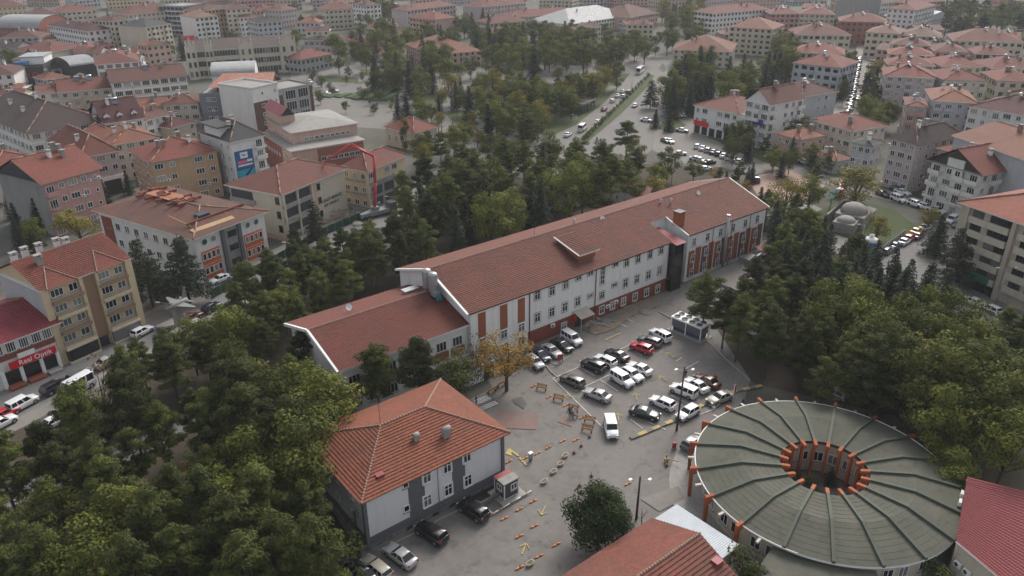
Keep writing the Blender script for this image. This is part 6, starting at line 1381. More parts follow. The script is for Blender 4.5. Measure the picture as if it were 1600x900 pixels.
# street cars, given by a point and the direction of travel as a second point
SC = 'cars on the town streets'
def street(kd, cl, px, py, dx, dy, lb, far=None, grp=SC):
    c = P(px, py, .5); d = (P(px + dx, py + dy, .5) - c).normalized() * SPEC[kd][0] / 2
    car(kd, cl, c + d, c - d, lb, grp, far=(c.length > 175 if far is None else far))
for a in (
    ('sedan', 'white', 1519, 472, -30, -13, 'white saloon driving on the right hand road by the lamp'), ('hatch', 'white', 1547, 484, -30, -14, 'white car following the saloon on the right hand road'),
    ('wagon', 'grey', 1386, 392, 20, -14, 'grey car at the near end of the row by the kiosk'), ('sedan', 'blue', 1398, 384, 20, -14, 'blue car second in the row by the kiosk'), ('sedan', 'white', 1413, 378, 20, -13, 'white car between blue and red cars by the kiosk'), ('hatch', 'red', 1422, 372, 20, -13, 'red car in the row by the kiosk'), ('sedan', 'maroon', 1434, 369, 20, -13, 'dark maroon car behind the red car'), ('sedan', 'yellow', 1432, 362, 20, -12, 'yellow taxi in the row by the kiosk'), ('sedan', 'silver', 1446, 356, 20, -10, 'silver car beyond the yellow taxi'),
    ('sedan', 'black', 1380, 304, 30, 12, 'black car parked below the lilac block'), ('van', 'white', 1404, 312, 30, 12, 'white van parked below the lilac block'), ('hatch', 'navy', 1402, 297, 30, 10, 'navy car close to the wall of the lilac block'), ('sedan', 'white', 1410, 301, 30, 10, 'pale car beside the navy car at the wall'),
    ('suv', 'white', 1431, 320, 30, 10, 'white pickup parked below the timber gable block'), ('hatch', 'white', 1446, 324, 30, 10, 'white car next to the white pickup'), ('sedan', 'white', 1464, 329, 30, 10, 'white car by the steps of the timber gable block'), ('van', 'white', 1487, 345, -20, 10, 'white van behind the dark spruces at the right'), ('sedan', 'grey', 1498, 352, -20, 10, 'grey car behind the dark spruces at the right'),
    ('hatch', 'navy', 331, 481, 30, -16, 'dark blue car on the street beyond the jet monument'), ('hatch', 'maroon', 300, 497, 30, -16, 'maroon car half under the yellow bush on the street'), ('sedan', 'white', 344, 437, -20, 8, 'white car on the building site drive'), ('sedan', 'maroon', 384, 427, 20, -8, 'maroon car on the building site rubble'),
    ('suv', 'black', 87, 606, 30, -16, 'black off-roader parked before the optician shop'), ('hatch', 'grey', 124, 588, 30, -16, 'grey car parked before the yellow flats'), ('van', 'white', 36, 632, 30, -16, 'white van on the street at the left edge'), ('sedan', 'white', 86, 660, 30, -16, 'white car under the pines on the near lane'), ('sedan', 'silver', 168, 566, 30, -16, 'silver car under the pines before the yellow flats'), ('hatch', 'white', 3, 662, 30, -16, 'white car cut by the left edge'), ('hatch', 'red', 8, 648, 30, -16, 'red car cut by the left edge'), ('hatch', 'white', 222, 519, 30, -16, 'white car behind the corner of the yellow flats'),
    ('minibus', 'white', 910, 202, 30, -24, 'white minibus on the boulevard'), ('sedan', 'white', 887, 211, 30, -22, 'white saloon behind the minibus on the boulevard'), ('sedan', 'black', 860, 224, 30, -20, 'dark car at the boulevard crossing'), ('bus', 'white', 1000, 113, 30, -24, 'white coach at the far end of the boulevard'),
    ('sedan', 'white', 934, 191, 30, -24, 'white saloon ahead of the minibus'), ('sedan', 'maroon', 944, 171, 30, -24, 'dark red car in the boulevard queue'), ('hatch', 'white', 957, 158, 30, -24, 'white car in the middle of the boulevard queue'), ('sedan', 'white', 965, 150, 30, -24, 'white car further along the boulevard queue'), ('sedan', 'white', 973, 143, 30, -24, 'white car near the front of the queue in the left lane'), ('hatch', 'grey', 982, 144, 30, -24, 'grey car near the front of the queue'), ('hatch', 'white', 974, 151, 30, -24, 'white car beside the median in the queue'), ('sedan', 'white', 992, 165, 30, -24, 'white saloon on the empty right carriageway'), ('sedan', 'yellow', 941, 232, 16, -24, 'yellow taxi coming down the right carriageway'),
    ('sedan', 'white', 732, 175, 30, 12, 'white car on the road beside the square'), ('sedan', 'white', 788, 111, 30, 0, 'white car on the far road behind the square'), ('sedan', 'white', 511, 146, 30, 6, 'white car parked beside the hedge beds'), ('hatch', 'silver', 523, 142, 30, 6, 'silver car parked beside the hedge beds'), ('sedan', 'white', 484, 128, 20, 10, 'white car at the corner by the grey block'),
    ('sedan', 'white', 1010, 188, 30, 4, 'white car turning off the boulevard'), ('hatch', 'red', 1055, 180, 30, -6, 'red car in the row by the conifers'), ('hatch', 'maroon', 1057, 184, 30, -6, 'crimson car in the row by the conifers'), ('sedan', 'white', 1070, 181, 30, -4, 'white car right of the red cars'), ('sedan', 'white', 1066, 204, 30, 4, 'white car on the lane by the round lawn'), ('sedan', 'grey', 1040, 220, 30, 14, 'grey car by the round lawn'), ('sedan', 'white', 1046, 221, 30, 14, 'white car by the round lawn'), ('hatch', 'white', 1097, 204, 24, 10, 'white car below the red shop sign'),
    ('sedan', 'white', 1062, 240, 26, 0, 'white car alone at the left of the far car park'), ('sedan', 'white', 1088, 249, 26, 6, 'white car in the near row of the far car park'), ('hatch', 'silver', 1094, 251, 26, 6, 'silver car in the near row of the far car park'), ('sedan', 'black', 1108, 254, 26, -4, 'black car in the near row of the far car park'), ('sedan', 'white', 1102, 264, 26, -4, 'white car lowest in the far car park'), ('suv', 'black', 1181, 281, -10, -20, 'black car on the pink paving'), ('sedan', 'white', 1258, 254, 26, 8, 'white car by the low green house'), ('sedan', 'grey', 1164, 237, 26, 8, 'grey car on the side street'), ('sedan', 'white', 1204, 247, 26, 8, 'white car on the side street under trees'),
): street(*a)
RW = ['first', 'second', 'third', 'fourth', 'fifth', 'sixth', 'seventh', 'eighth', 'ninth', 'tenth', 'eleventh', 'twelfth', 'thirteenth', 'fourteenth', 'fifteenth', 'sixteenth']
for i, cl in enumerate(('white', 'white', 'silver', 'navy', 'black', 'white', 'white', 'silver', 'white')):
    street('sedan' if i % 2 else 'hatch', cl, 1090 + i * 8.2, 229 + i * 2.9, 12, -9, '%s %s car in the slanted row along the side street hedge' % (RW[i], cl), grp='cars in the slanted row')
for i in range(15):
    street('hatch' if i % 2 else 'sedan', ('white', 'silver', 'white', 'black', 'white', 'grey')[i % 6], 1326.5 + i * 1.25, 173 - i * 5.8, -10, 3, '%s car up the left side of the steep parked street' % RW[i], grp='cars along the parked street')
    if i % 2 == 0: street('sedan', ('white', 'grey', 'silver')[i % 3], 1351 + i * .9, 160 - i * 5.5, 10, 2, '%s car up the right side of the steep parked street' % RW[i // 2], grp='cars along the parked street')
street('sedan', 'grey', 1340, 154, 3, 20, 'grey car driving down the steep parked street')
c0, c1 = P(98, 612, 1.5), P(137, 590, 1.5); car('minibus', 'white', c0, c1, 'white minibus on the street before the optician shop')
# pump truck with the long red boom
b0 = P(587, 338); fw = Vector((math.sin(YAW), math.cos(YAW), 0)); D0 = b0.dot(fw)
def PD(px, py):
    d = _f * FOCAL + _xr * (px - 800) - _ur * (py - 450); return d * (D0 / d.dot(fw)) + Vector((0, 0, CAM_H))
OPT = (b0.x, b0.y, 0)
pt = thing('concrete_pump', 'concrete pump truck with a long red folding boom over the building site', 'truck', OPT)
pts = [b0 + Vector((0, 0, 2)), PD(586, 285), PD(584, 244), PD(547, 226), PD(508, 254), PD(490, 287)]
for i, (a, c) in enumerate(zip(pts, pts[1:])):
    b = MB(); b.tube(a, c, .42 - i * .05, .36 - i * .05, 6); b.tube(a + Vector((.2, .2, .4)), c + Vector((.1, .1, .4)), .1, .1, 5); b.build('boom_section', [REDM], pt, OPT)
b = MB(); b.box(b0.x - 4.5, b0.x + 3.5, b0.y - 1.2, b0.y + 1.2, .7, 1.7); b.box(b0.x - .8, b0.x + .8, b0.y - .8, b0.y + .8, 1.7, 2.6); b.build('chassis', [GREYM], pt, OPT)
b = MB(); b.box(b0.x + 3.6, b0.x + 5.6, b0.y - 1.2, b0.y + 1.2, .6, 3.0); b.build('cab', [CARC['grey']], pt, OPT)
for x in (-3.6, -2.3, 4.4):
    for s in (-1.1, 1.1): q = MB(); q.tube((b0.x + x, b0.y + s - .15, .5), (b0.x + x, b0.y + s + .15, .5), .5, .5, 12); q.build('wheel', [RUBBER], pt, OPT)
# ---------------------------------------------------------------- jet on its plinth
a, c = P(257, 484, 4.6), P(292, 468, 4.6); OJ = ((a + c).x / 2, (a + c).y / 2, 0); d = (a - c); Lj = d.length; rz = math.atan2(d.y, d.x)
jet = thing('jet_monument', 'pale grey fighter jet mounted on a concrete plinth beside the street', 'monument', OJ, rz)
JM = mat('jet_grey', (0.22, 0.22, 0.205), 0.5, 0.12, .8); rings = []
for fx, r in ((.5, .05), (.44, .28), (.34, .5), (.15, .68), (-.1, .72), (-.4, .62), (-.5, .5)):
    rings.append([(fx * Lj, r * math.cos(2 * math.pi * k / 12), 4.6 + r * math.sin(2 * math.pi * k / 12)) for k in range(12)])
b = MB(); b.loft(rings); b.build('fuselage', [JM], jet)
for s in (1, -1):
    b = MB()
    for zz, fl_ in ((4.55, 0), (4.68, 1)):
        q = [(.12 * Lj, s * .5, zz), (-.18 * Lj, s * 3.9, zz), (-.27 * Lj, s * 3.9, zz), (-.27 * Lj, s * .5, zz)]; b.face(q if (s == 1) == bool(fl_) else q[::-1])
    b.box(-.27 * Lj, -.18 * Lj, s * 3.85, s * 3.95, 4.54, 4.69); b.build('wing', [JM], jet)
    b = MB(); q = [(-.36 * Lj, s * .5, 4.7), (-.47 * Lj, s * 2.0, 4.7), (-.53 * Lj, s * 2.0, 4.7), (-.5 * Lj, s * .5, 4.7)]; b.face(q); b.face([(x, y, z - .1) for x, y, z in q[::-1]]); b.build('tailplane', [JM], jet)
b = MB(); b.face([(-.28 * Lj, .06, 5.2), (-.44 * Lj, .06, 7.2), (-.52 * Lj, .06, 7.2), (-.5 * Lj, .06, 5.1)]); b.face([(-.28 * Lj, -.06, 5.2), (-.5 * Lj, -.06, 5.1), (-.52 * Lj, -.06, 7.2), (-.44 * Lj, -.06, 7.2)]); b.box(-.52 * Lj, -.44 * Lj, -.06, .06, 7.15, 7.2); b.build('fin', [JM], jet)
b = MB(); b.lathe([(.02, 0), (.32, 0), (.32, .1)], 10); b.v = [(x * 2.6 + .24 * Lj, y, z * 1 + 5.1 + .28 * max(0, 1 - (x * x + y * y) / .1)) for x, y, z in b.v]; b.build('canopy', [CGLASS], jet)
b = MB(); b.box(-.8, .8, -.5, .5, 0, 4.1); b.prism([(-3, -3), (3, -3), (3, 3), (-3, 3)], 0, .8); b.build('plinth', [CONC], jet)
# ---------------------------------------------------------------- lamps and poles
def lamp(base, top, label, arm=None, m=ZINC, two=False):
    """base, top as points of the photograph; the pole stands upright at base"""
    g = P(*base); z = 0.0
    lo, hi = 0, 20
    for _ in range(40):
        z = (lo + hi) / 2
        v = Vector((g.x, g.y, z)) - Vector((0, 0, CAM_H)); py = 450 - FOCAL * v.dot(_ur) / v.dot(_f)
        if py > top[1]: lo = z
        else: hi = z
    t = thing('street_lamp', label, 'street lamp', g); dz = z
    b = MB(); b.tube((0, 0, 0), (0, 0, dz), .11, .07, 8); b.tube((0, 0, 0), (0, 0, .35), .17, .17, 8); b.build('pole', [m], t)
    for s in ((1, -1) if two else (1,)):
        ax = _x * (arm or 1.6) * s
        b = MB(); b.tube((0, 0, dz - .1), (ax.x, ax.y, dz + .25), .045, .04, 6); b.build('arm', [m], t)
        b = MB(); b.tube((ax.x, ax.y, dz + .22), (ax.x * 1.45, ax.y * 1.45, dz + .27), .14, .1, 6); b.build('lamp_head', [WHITEP], t)
    return t
for a in (((269, 500), (262, 474), 'grey street lamp beside the jet monument', -1.6), ((464, 412), (461, 380), 'street lamp at the green site fence', -1.8), ((617, 330), (615, 308), 'street lamp beside the concrete stair frame', -1.6), ((663, 404), (661, 384), 'street lamp rising behind the water tanks', 1.6), ((1343, 392), (1345, 352), 'street lamp beside the old bath house', -1.2), ((1554, 484), (1562, 420), 'twin headed street lamp on the right hand road', 1.4), ((1049, 288), (1049, 247), 'street lamp behind the end of the long roof', -1.5),
          ((734, 124), (734, 88), 'tall lamp on the far road', 1.5), ((866, 105), (866, 82), 'tall lamp behind the square', 1.5), ((614, 134), (614, 108), 'lamp beside the hedge beds', -1.2), ((585, 118), (583, 88), 'tall lamp on the street by the palace', 1.2), ((478, 110), (479, 78), 'lamp near the palace corner', 1.2), ((987, 140), (987, 124), 'lamp beside the boulevard queue', -1.2), ((900, 196), (899, 180), 'lamp at the boulevard park edge', -1.2), ((1070, 176), (1070, 154), 'lamp at the foot of the dark conifers', 1.2)):
    lamp(a[0], a[1], a[2], a[3], two='twin' in a[2])
def wood_pole(base, h, label, lamps=True, lean=0.0, wires=None):
    g = P(*base); t = thing('lamp_pole', label, 'pole', g)
    tp = Vector((lean, 0, h)); b = MB(); b.tube((0, 0, 0), tp, .17, .11, 10); b.build('pole', [POLEW], t)
    if lamps:
        for s in (1, -1):
            ax = _x * s; b = MB(); b.tube(tp - Vector((0, 0, .7)), tp + ax * .9 - Vector((0, 0, .5)), .04, .04, 5); b.build('arm', [GREYM], t)
            b = MB(); c = tp + ax * 1.15 - Vector((0, 0, .45)); b.box(c.x - .24, c.x + .24, c.y - .16, c.y + .16, c.z - .1, c.z + .08); b.build('flood_lamp', [WHITEP], t)
    return t, g, tp
wood_pole((1057, 673), 10.6, 'tall dark wooden pole with two floodlights in the car park', True, .35)
wood_pole((994, 812), 6.6, 'wooden pole with floodlights beside the round dark tree', True, .1)
t, g, tp = wood_pole((560, 852), 5.2, 'wooden wire pole at the corner of the hipped house', False)
for zz in (4.2, 4.7, 5.1):
    b = MB(); b.tube((-.5, 0, zz), (.5, 0, zz), .05, .05, 5); b.build('crossarm', [POLEW], t)
b = MB(); e = P(448, 900, 3.2) - g; prev = None
for k in range(13):
    f = k / 12; p = Vector((0, 0, 4.6)).lerp(Vector((e.x, e.y, 3.2)), f) - Vector((0, 0, 1.2 * 4 * f * (1 - f) * .25))
    if prev is not None: b.tube(prev, p, .025, .025, 4, 0, False)
    prev = p
b.build('wire', [DARKM], t)
# ---------------------------------------------------------------- yard furniture
def bench(px, py, rz, label):
    c = P(px, py); t = thing('park_bench', label, 'bench', (c.x, c.y, .12), rz, 'benches in the yard')
    for k in range(3): b = MB(); b.box(-.85, .85, -.22 + k * .16, -.10 + k * .16, .42, .46); b.build('seat_slat', [WOODB], t)
    for k in range(3): b = MB(); b.box(-.85, .85, .24 + k * .03, .27 + k * .03, .55 + k * .15, .66 + k * .15); b.build('back_slat', [WOODB], t)
    for s in (-.7, .7): b = MB(); b.box(s - .05, s + .05, -.22, .28, 0, .42); b.box(s - .04, s + .04, .26, .32, .4, .95); b.build('leg', [mat('bench_iron', (0.035, 0.035, 0.035), 0.6)], t)
for px, py, lb in ((846, 610, 'brown wooden bench nearest the yellow tree'), (872, 627, 'second bench from the yellow tree'), (895, 643, 'bench beside the people with the pushchair'), (921, 661, 'bench at the white driving van end of the row'), (917, 675, 'bench turned sideways at the end of the row'), (783, 604, 'bench under the yellow tree by the wall'), (768, 614, 'bench by the annex door')): bench(px, py, R(-62) if px > 800 else R(180), lb)
WS = None
for i, (px, py, lb) in enumerate(((834, 604, 'by the first bench'), (858, 621, 'between the first two benches'), (884, 634, 'beside the pushchair group'), (910, 653, 'before the fourth bench'), (900, 688, 'below the sideways bench'), (879, 690, 'left of the red cone'), (857, 700, 'on the way to the litter bin'), (840, 709, 'right of the litter bin'), (820, 717, 'left of the litter bin'), (833, 784, 'below the guard hut'), (811, 797, 'left of the upper yellow arrow'), (835, 823, 'below the upper yellow arrow'), (811, 839, 'above the lower yellow arrow'), (869, 852, 'right of the lower yellow arrow'), (842, 870, 'below the lower yellow arrow'), (812, 888, 'by the small round planter'), (788, 811, 'beside the ramp rail'), (981, 757, 'beside the wooden pole'), (795, 722, 'behind the guard hut'))):
    c = P(px, py); d = P(px + 10, py - 5) - c; t = thing('lane_divider', 'orange plastic lane divider lying %s' % lb, 'lane divider', (c.x, c.y, .11), math.atan2(d.y, d.x), 'orange lane dividers'); t.scale = (.72,) * 3
    for s in (1, -1):
        b = MB(); b.loft([[(s * .1, -.17, 0), (s * .1, .17, 0), (s * .1, .1, .13), (s * .1, -.1, .13)][::s], [(s * .85, -.12, 0), (s * .85, .12, 0), (s * .85, .05, .06), (s * .85, -.05, .06)][::s]]); b.build('wedge', [ORANGE], t)
    if i % 3 == 0: b = MB(); b.tube((0, 0, 0), (0, 0, .75), .05, .05, 8); b.build('post', [ORANGE], t)
def cone(px, py, label):
    c = P(px, py); t = thing('traffic_cone', label, 'traffic cone', (c.x, c.y, .11), 0, 'traffic cones')
    b = MB(); b.box(-.2, .2, -.2, .2, 0, .05); b.build('base', [RUBBER], t); b = MB(); b.lathe([(.15, .05), (.09, .38), (.06, .5), (.03, .7), (.005, .72)], 10, 0, (0, 0), [0, 1, 0, 0]); b.build('cone', [mat('cone_red', (0.5, 0.05, 0.03), 0.6), WHITEP], t)
for px, py, lb in ((921, 684, 'red and white traffic cone near the driving van'), (908, 698, 'red traffic cone second from the driving van'), (897, 709, 'red traffic cone third in the line'), (906, 760, 'red and white cone beside the round dark tree'), (924, 745, 'small cone behind the round dark tree'), (1041, 729, 'orange cone by the barrier arm')): cone(px, py, lb)
def planter(px, py, label, r=.55):
    c = P(px, py); d = P(px + 10, py - 6) - c; t = thing('stone_planter', label, 'planter', (c.x, c.y, .11), math.atan2(d.y, d.x), 'stone planters'); t.scale = (.66,) * 3
    b = MB(); b.lathe([(.62, 0), (.78, .12), (.85, .5), (.72, .5), (.70, .44)], 14); b.v = [(x, y * .6, z) for x, y, z in b.v]; b.build('tub', [CREAM], t)
    b = MB(); b.face([(.66 * math.cos(2 * math.pi * k / 14), .4 * math.sin(2 * math.pi * k / 14), .45) for k in range(14)]); b.build('earth', [mat('planter_earth', (0.13, 0.11, 0.08), .95, .3, 3.0)], t)
for px, py, lb in ((850, 755, 'oval cream planter nearest the guard hut'), (865, 739, 'oval cream planter second from the guard hut'), (876, 727, 'oval cream planter third from the guard hut'), (883, 714, 'yellowish oval planter at the end of the line'), (828, 883, 'small planter at the bottom of the yard')): planter(px, py, lb)
# guard hut
c = P(809, 771); d = P(832, 758) - c; gh = thing('guard_hut', 'small dark guard hut with white trim and red and white roof', 'hut', (c.x - 1.2, c.y - .2, .3), R(0))
b = MB(); b.box(-1.1, 1.1, 0, 2.0, 0, 2.3); b.build('wall', [mat('hut_grey', (0.06, 0.06, 0.066), 0.6, 0.1, 1.0)], gh)
b = MB(); 
for x in (-1.1, 1.1):
    for y in (0, 2.0): b.box(x - .06, x + .06, y - .06, y + .06, 0, 2.34)
b.box(-1.16, 1.16, -.06, 2.06, -.06, .04); b.build('trim', [WHITEP], gh)
b = MB(); b.box(-1.25, 1.25, -.1, 1.3, 2.34, 2.5, 0); b.box(-1.25, 1.25, 1.3, 2.1, 2.34, 2.52, 1); b.build('roof', [CONC, MATS['red_sheet']], gh)
window(gh, .4, 0, 1.0, 0, 1.0, .95, 'double', None, None, None, True); window(gh, -1.1, 1.0, 1.0, R(-90), 1.0, .9, 'double', None, None, None, True)
b = MB(); b.box(-1.9, 1.9, -.9, 2.6, -.3, -.02); b.build('plinth', [CONC], gh)
c = P(829, 720); lt = thing('litter_bin', 'grey and white litter box on posts between orange dividers', 'litter bin', (c.x, c.y, .1))
b = MB(); b.box(-.25, .25, -.2, .2, .25, 1.15); b.build('body', [GREYM], lt); b = MB(); b.box(-.3, .3, -.25, .25, 1.15, 1.3); b.build('lid', [WHITEP], lt); b = MB(); b.box(-.2, .2, -.15, .15, 0, .25); b.build('foot', [DARKM], lt)
c = P(764, 628, .4)
# sunken ramp beside the house with stone walls and a yellow and white rail
rp = thing('cellar_ramp', 'sunken stone cellar ramp at the corner of the hipped house', 'ramp', (43.5, 61.2, 0))
b = MB(); b.box(-3.2, 3.4, -.3, 0, .0, .75); b.box(3.1, 3.4, 0, 2.0, 0, .9); b.build('stone_wall', [STONE], rp); b = MB(); b.box(-3.2, 3.1, 0.0, 2.0, .09, .13); b.build('shade_slab', [mat('ramp_shade', (0.03, 0.028, 0.027), 0.95)], rp)  # flat near-black slab paints in the shade of the ramp opening
def rail(p0, p1, label, z=.35):
    a, c = P(*p0), P(*p1); t = thing('kerb_rail', label, 'rail', (a.x, a.y, 0)); L = (c - a).length; n = max(2, round(L / .9))
    for k in range(n):
        s, e = (c - a) * (k / n), (c - a) * ((k + 1) / n); b = MB(); b.tube((s.x, s.y, z), (e.x, e.y, z), .07, .07, 6); b.build('rail_piece', [LINEY if k % 2 else WHITEP], t)
    for k in (0, .5, 1): s = (c - a) * k; b = MB(); b.tube((s.x, s.y, 0), (s.x, s.y, z), .05, .05, 6); b.build('post', [GREYM], t)
rail((747, 786), (770, 806), 'yellow and white rail beside the black off-roader'); rail((770, 806), (830, 770), 'long yellow and white rail below the guard hut')
# yellow kerb dividing lane and car park
pts = [P(*q) for q in ((985, 686), (1010, 676), (1060, 655), (1105, 630), (1150, 612), (1190, 604))]; n = 0
kb = thing('painted_kerb', 'yellow and black painted kerb between car park and lane', 'kerb', (pts[0].x, pts[0].y, 0))
for a, c in zip(pts, pts[1:]):
    L = (c - a).length; m = max(1, round(L / 1.2)); d = (c - a) / L; nn = Vector((-d.y, d.x, 0)) * .32
    for k in range(m):
        s, e = a + d * (L * k / m) - pts[0], a + d * (L * (k + 1) / m) - pts[0]; b = MB(); b.prism([s - nn, e - nn, e + nn, s + nn], .1, .27); b.build('kerb_piece', [LINEY if n % 2 else mat('kerb_grey', (0.16, 0.155, 0.14), 0.9, 0.2, 1.0)], kb); n += 1
# plain kerbs along the edges of the yard
def kerb(pts, z=.2, wdt=.16):
    ps = [P(*q) for q in pts]; t = bpy.data.objects.new('kerb', None); COL.objects.link(t); t.location = ps[0]; t['kind'] = 'structure'
    for a, c in zip(ps, ps[1:]):
        L = (c - a).length; m = max(1, round(L / 1.0)); d = (c - a) / L; nn = Vector((-d.y, d.x, 0)) * wdt / 2
        for k in range(m):
            s, e = a + d * (L * k / m + .01) - ps[0], a + d * (L * (k + 1) / m - .01) - ps[0]; b = MB(); b.prism([s - nn, e - nn, e + nn, s + nn], 0, z + .015 * (k % 3)); b.build('kerb_stone', [KERB], t)
kerb(((1030, 488), (1062, 506), (1092, 520), (1130, 558), (1172, 596))); kerb(((592, 862), (640, 838), (700, 806), (745, 783))); kerb(((870, 590), (862, 583), (842, 560))); kerb(((1085, 700), (1078, 745), (1082, 790), (1110, 820)))
# barrier
c = P(1041, 722); br_ = thing('lane_barrier', 'yellow lane barrier lying by the lane beside the round building', 'barrier', (c.x, c.y, .1)); d = P(1060, 727) - c
b = MB(); b.tube((0, 0, .5), (d.x * 1.0, d.y * 1.0, .5), .07, .06, 6); b.build('arm', [LINEY], br_); b = MB(); b.tube((0, 0, 0), (0, 0, 1.1), .09, .09, 8); b.build('post', [mat('post_green', (0.10, 0.16, 0.05), 0.6)], br_); b = MB(); b.box(-.25, .25, -.2, .2, 0, .55); b.build('foot', [LINEY], br_)
c = P(1053, 702); rb_ = thing('barrier_motor', 'red barrier motor post beside the grey car', 'barrier', (c.x, c.y, .1)); b = MB(); b.box(-.22, .22, -.18, .18, 0, 1.05); b.build('housing', [mat('motor_red', (0.28, 0.03, 0.02), 0.5)], rb_); b = MB(); b.box(-.3, .3, -.26, .26, 0, .12); b.build('foot', [CONC], rb_)
# flag
c = P(1144, 632); fg = thing('flag_pole', 'white flag pole with a red flag beside the beige saloon', 'flag', c); b = MB(); b.tube((0, 0, 0), (0, 0, 3.6), .05, .04, 8); b.build('pole', [WHITEP], fg)
b = MB(); nx = 8
for k in range(nx):
    x0, x1 = k / nx * .5, (k + 1) / nx * .5; f = lambda x: .1 * math.sin(x * 14)
    b.face([(x0, f(x0), 2.0 + x0 * .6), (x1, f(x1), 2.0 + x1 * .6), (x1, f(x1), 3.5 - x1 * .3), (x0, f(x0), 3.5 - x0 * .3)], 0, None, True)
b.build('flag', [mat('flag_red', (0.45, 0.02, 0.02), 0.8)], fg)
c = P(1116, 634); tp_ = thing('white_tarp', 'crumpled white tarpaulin on the lane beside the beige saloon', 'tarpaulin', (c.x, c.y, .1)); b = MB(); rr_ = random.Random(3)
gx = [[(i * .32 - .8, j * .3 - .6, max(.02, .35 * rr_.random())) for i in range(6)] for j in range(5)]
for j in range(4):
    for i in range(5): b.face([gx[j][i], gx[j][i + 1], gx[j + 1][i + 1], gx[j + 1][i]], 0, None, False)
b.build('sheet', [WHITEP], tp_)
# cooling unit with eight fans
c = P(1052, 512); c2 = P(1036, 502); ck = thing('cooling_unit', 'white roof cooling unit with eight round fans beside the car park', 'cooling unit', (c.x - 1.0, c.y - .2, 0), R(-85))
CW, CD_, CH = 6.2, 2.6, 2.5
for x in (0, CW / 2, CW):
    for y in (0, CD_): b = MB(); b.box(x - .07, x + .07, y - .07, y + .07, .15, CH); b.build('post', [WHITEP], ck)
b = MB(); b.box(-.1, CW + .1, -.1, CD_ + .1, CH, CH + .28); b.build('top_deck', [WHITEP], ck)
b = MB(); b.box(.1, CW - .1, .15, CD_ - .15, .9, CH - .02); b.build('coil', [mat('coil_grey', (0.10, 0.11, 0.12), 0.5, 0.2, 4.0)], ck)
b = MB(); b.box(.3, CW - .3, .3, CD_ - .3, .2, .9); b.build('compressor', [mat('comp_blue', (0.03, 0.06, 0.10), 0.5)], ck)
b = MB(); b.box(-.6, CW + .6, -.5, CD_ + .5, 0, .15); b.build('slab', [CONC], ck)
for i in range(4):
    for j in range(2):
        x, y = CW * (i + .5) / 4, CD_ * (j + .5) / 2; b = MB(); b.lathe([(.56, CH + .28), (.56, CH + .42), (.48, CH + .42), (.48, CH + .3), (.02, CH + .3)], 16, 0, (x, y), [0, 0, 1, 1]); b.build('fan', [GREYM, DARKM], ck)
# flue and service platform by the right block
pf = thing('service_platform', 'concrete service terrace with railings at the right end wall', 'terrace', (128, 82, 0))
b = MB(); b.box(-10, 12, -5, 5.8, 0, .5); b.build('slab', [PAVE], pf)
for k in range(18):
    b = MB(); b.tube((-10 + k * 1.25, -5, .5), (-10 + k * 1.25, -5, 1.5), .04, .04, 5); b.build('baluster', [ZINC], pf)
for zz in (1.0, 1.5): b = MB(); b.tube((-10, -5, zz), (11.5, -5, zz), .04, .04, 5); b.build('hand_rail', [ZINC], pf)
b = MB(); b.box(2, 5.4, 3.0, 5.5, .5, 1.6); b.tube((2.2, 2.6, 1.6), (5.2, 2.6, 2.2), .5, .5, 8); b.build('duct', [ZINC], pf)
b = MB(); slope(b, (7, 3.2, 1.9), (11, 3.2, 1.9), (7, 5.6, 2.6), (11, 5.6, 2.6)); b.build('porch_roof', [MATS['red_sheet']], pf)
# planks, pit and sand by the entrance
rr_ = random.Random(11)
for i, (px, py) in enumerate(((926, 505), (932, 512), (940, 508), (948, 510), (918, 508), (953, 503), (935, 499))):
    c = P(px, py); o = MB(); o.box(-rr_.uniform(.7, 1.5), rr_.uniform(.7, 1.5), -.35, .35, 0, .08); q = o.build('loose_board', [mat('old_board', (0.24, 0.20, 0.14), 0.9, 0.25, 1.0) if i % 2 else CONC]); q.location = (c.x, c.y, .11 + .05 * (i % 3)); q.rotation_euler = (R(rr_.uniform(-4, 4)), R(rr_.uniform(-4, 4)), rr_.uniform(0, 3))
    tag(q, '%s loose board of the seven dumped before the entrance canopy, counted from left' % ['second', 'third', 'fifth', 'sixth', 'first', 'seventh', 'fourth'][i], 'board', 'loose boards before the entrance')
sheet('dug_earth', pp((905, 512), (925, 500), (960, 505), (975, 480), (1010, 468), (1035, 466), (1030, 478), (985, 495), (960, 515), (930, 524)), .02, mat('dug_earth', (0.20, 0.165, 0.125), 0.95, 0.3, .8, True, .6, 3.0))
for px, py, h in ((928, 514, .5), (1007, 488, .35), (945, 503, .35)):
    c = P(px, py); b = MB(); b.lathe([(1.3, 0), (1.0, h * .5), (.5, h * .9), (.05, h)], 12); rr = random.Random(int(px)); b.v = [(x * (1 + .25 * math.sin(3 * math.atan2(y, x) + px)), y, z) for x, y, z in b.v]; o = b.build('rubble_heap', [STONE if h < .4 else MATS['dug_earth']]); o.location = (c.x, c.y, .1); tag(o, 'low heap of rubble %s' % ('below the entrance canopy' if px < 935 else ('in the middle of the dug earth' if px > 1000 else 'beside the loose boards')), 'rubble')
c = P(764, 638); st_ = thing('pipe_stack', 'short stack of white plastic pipes behind the hipped house', 'pipes', (c.x, c.y, .1))
for k in range(7): b = MB(); b.tube((-1.7, k * .34 + (.7 if k > 2 else 0), .1), (1.7, k * .34 + (.7 if k > 2 else 0), .1), .06, .06, 8); b.build('pipe', [WHITEP], st_)
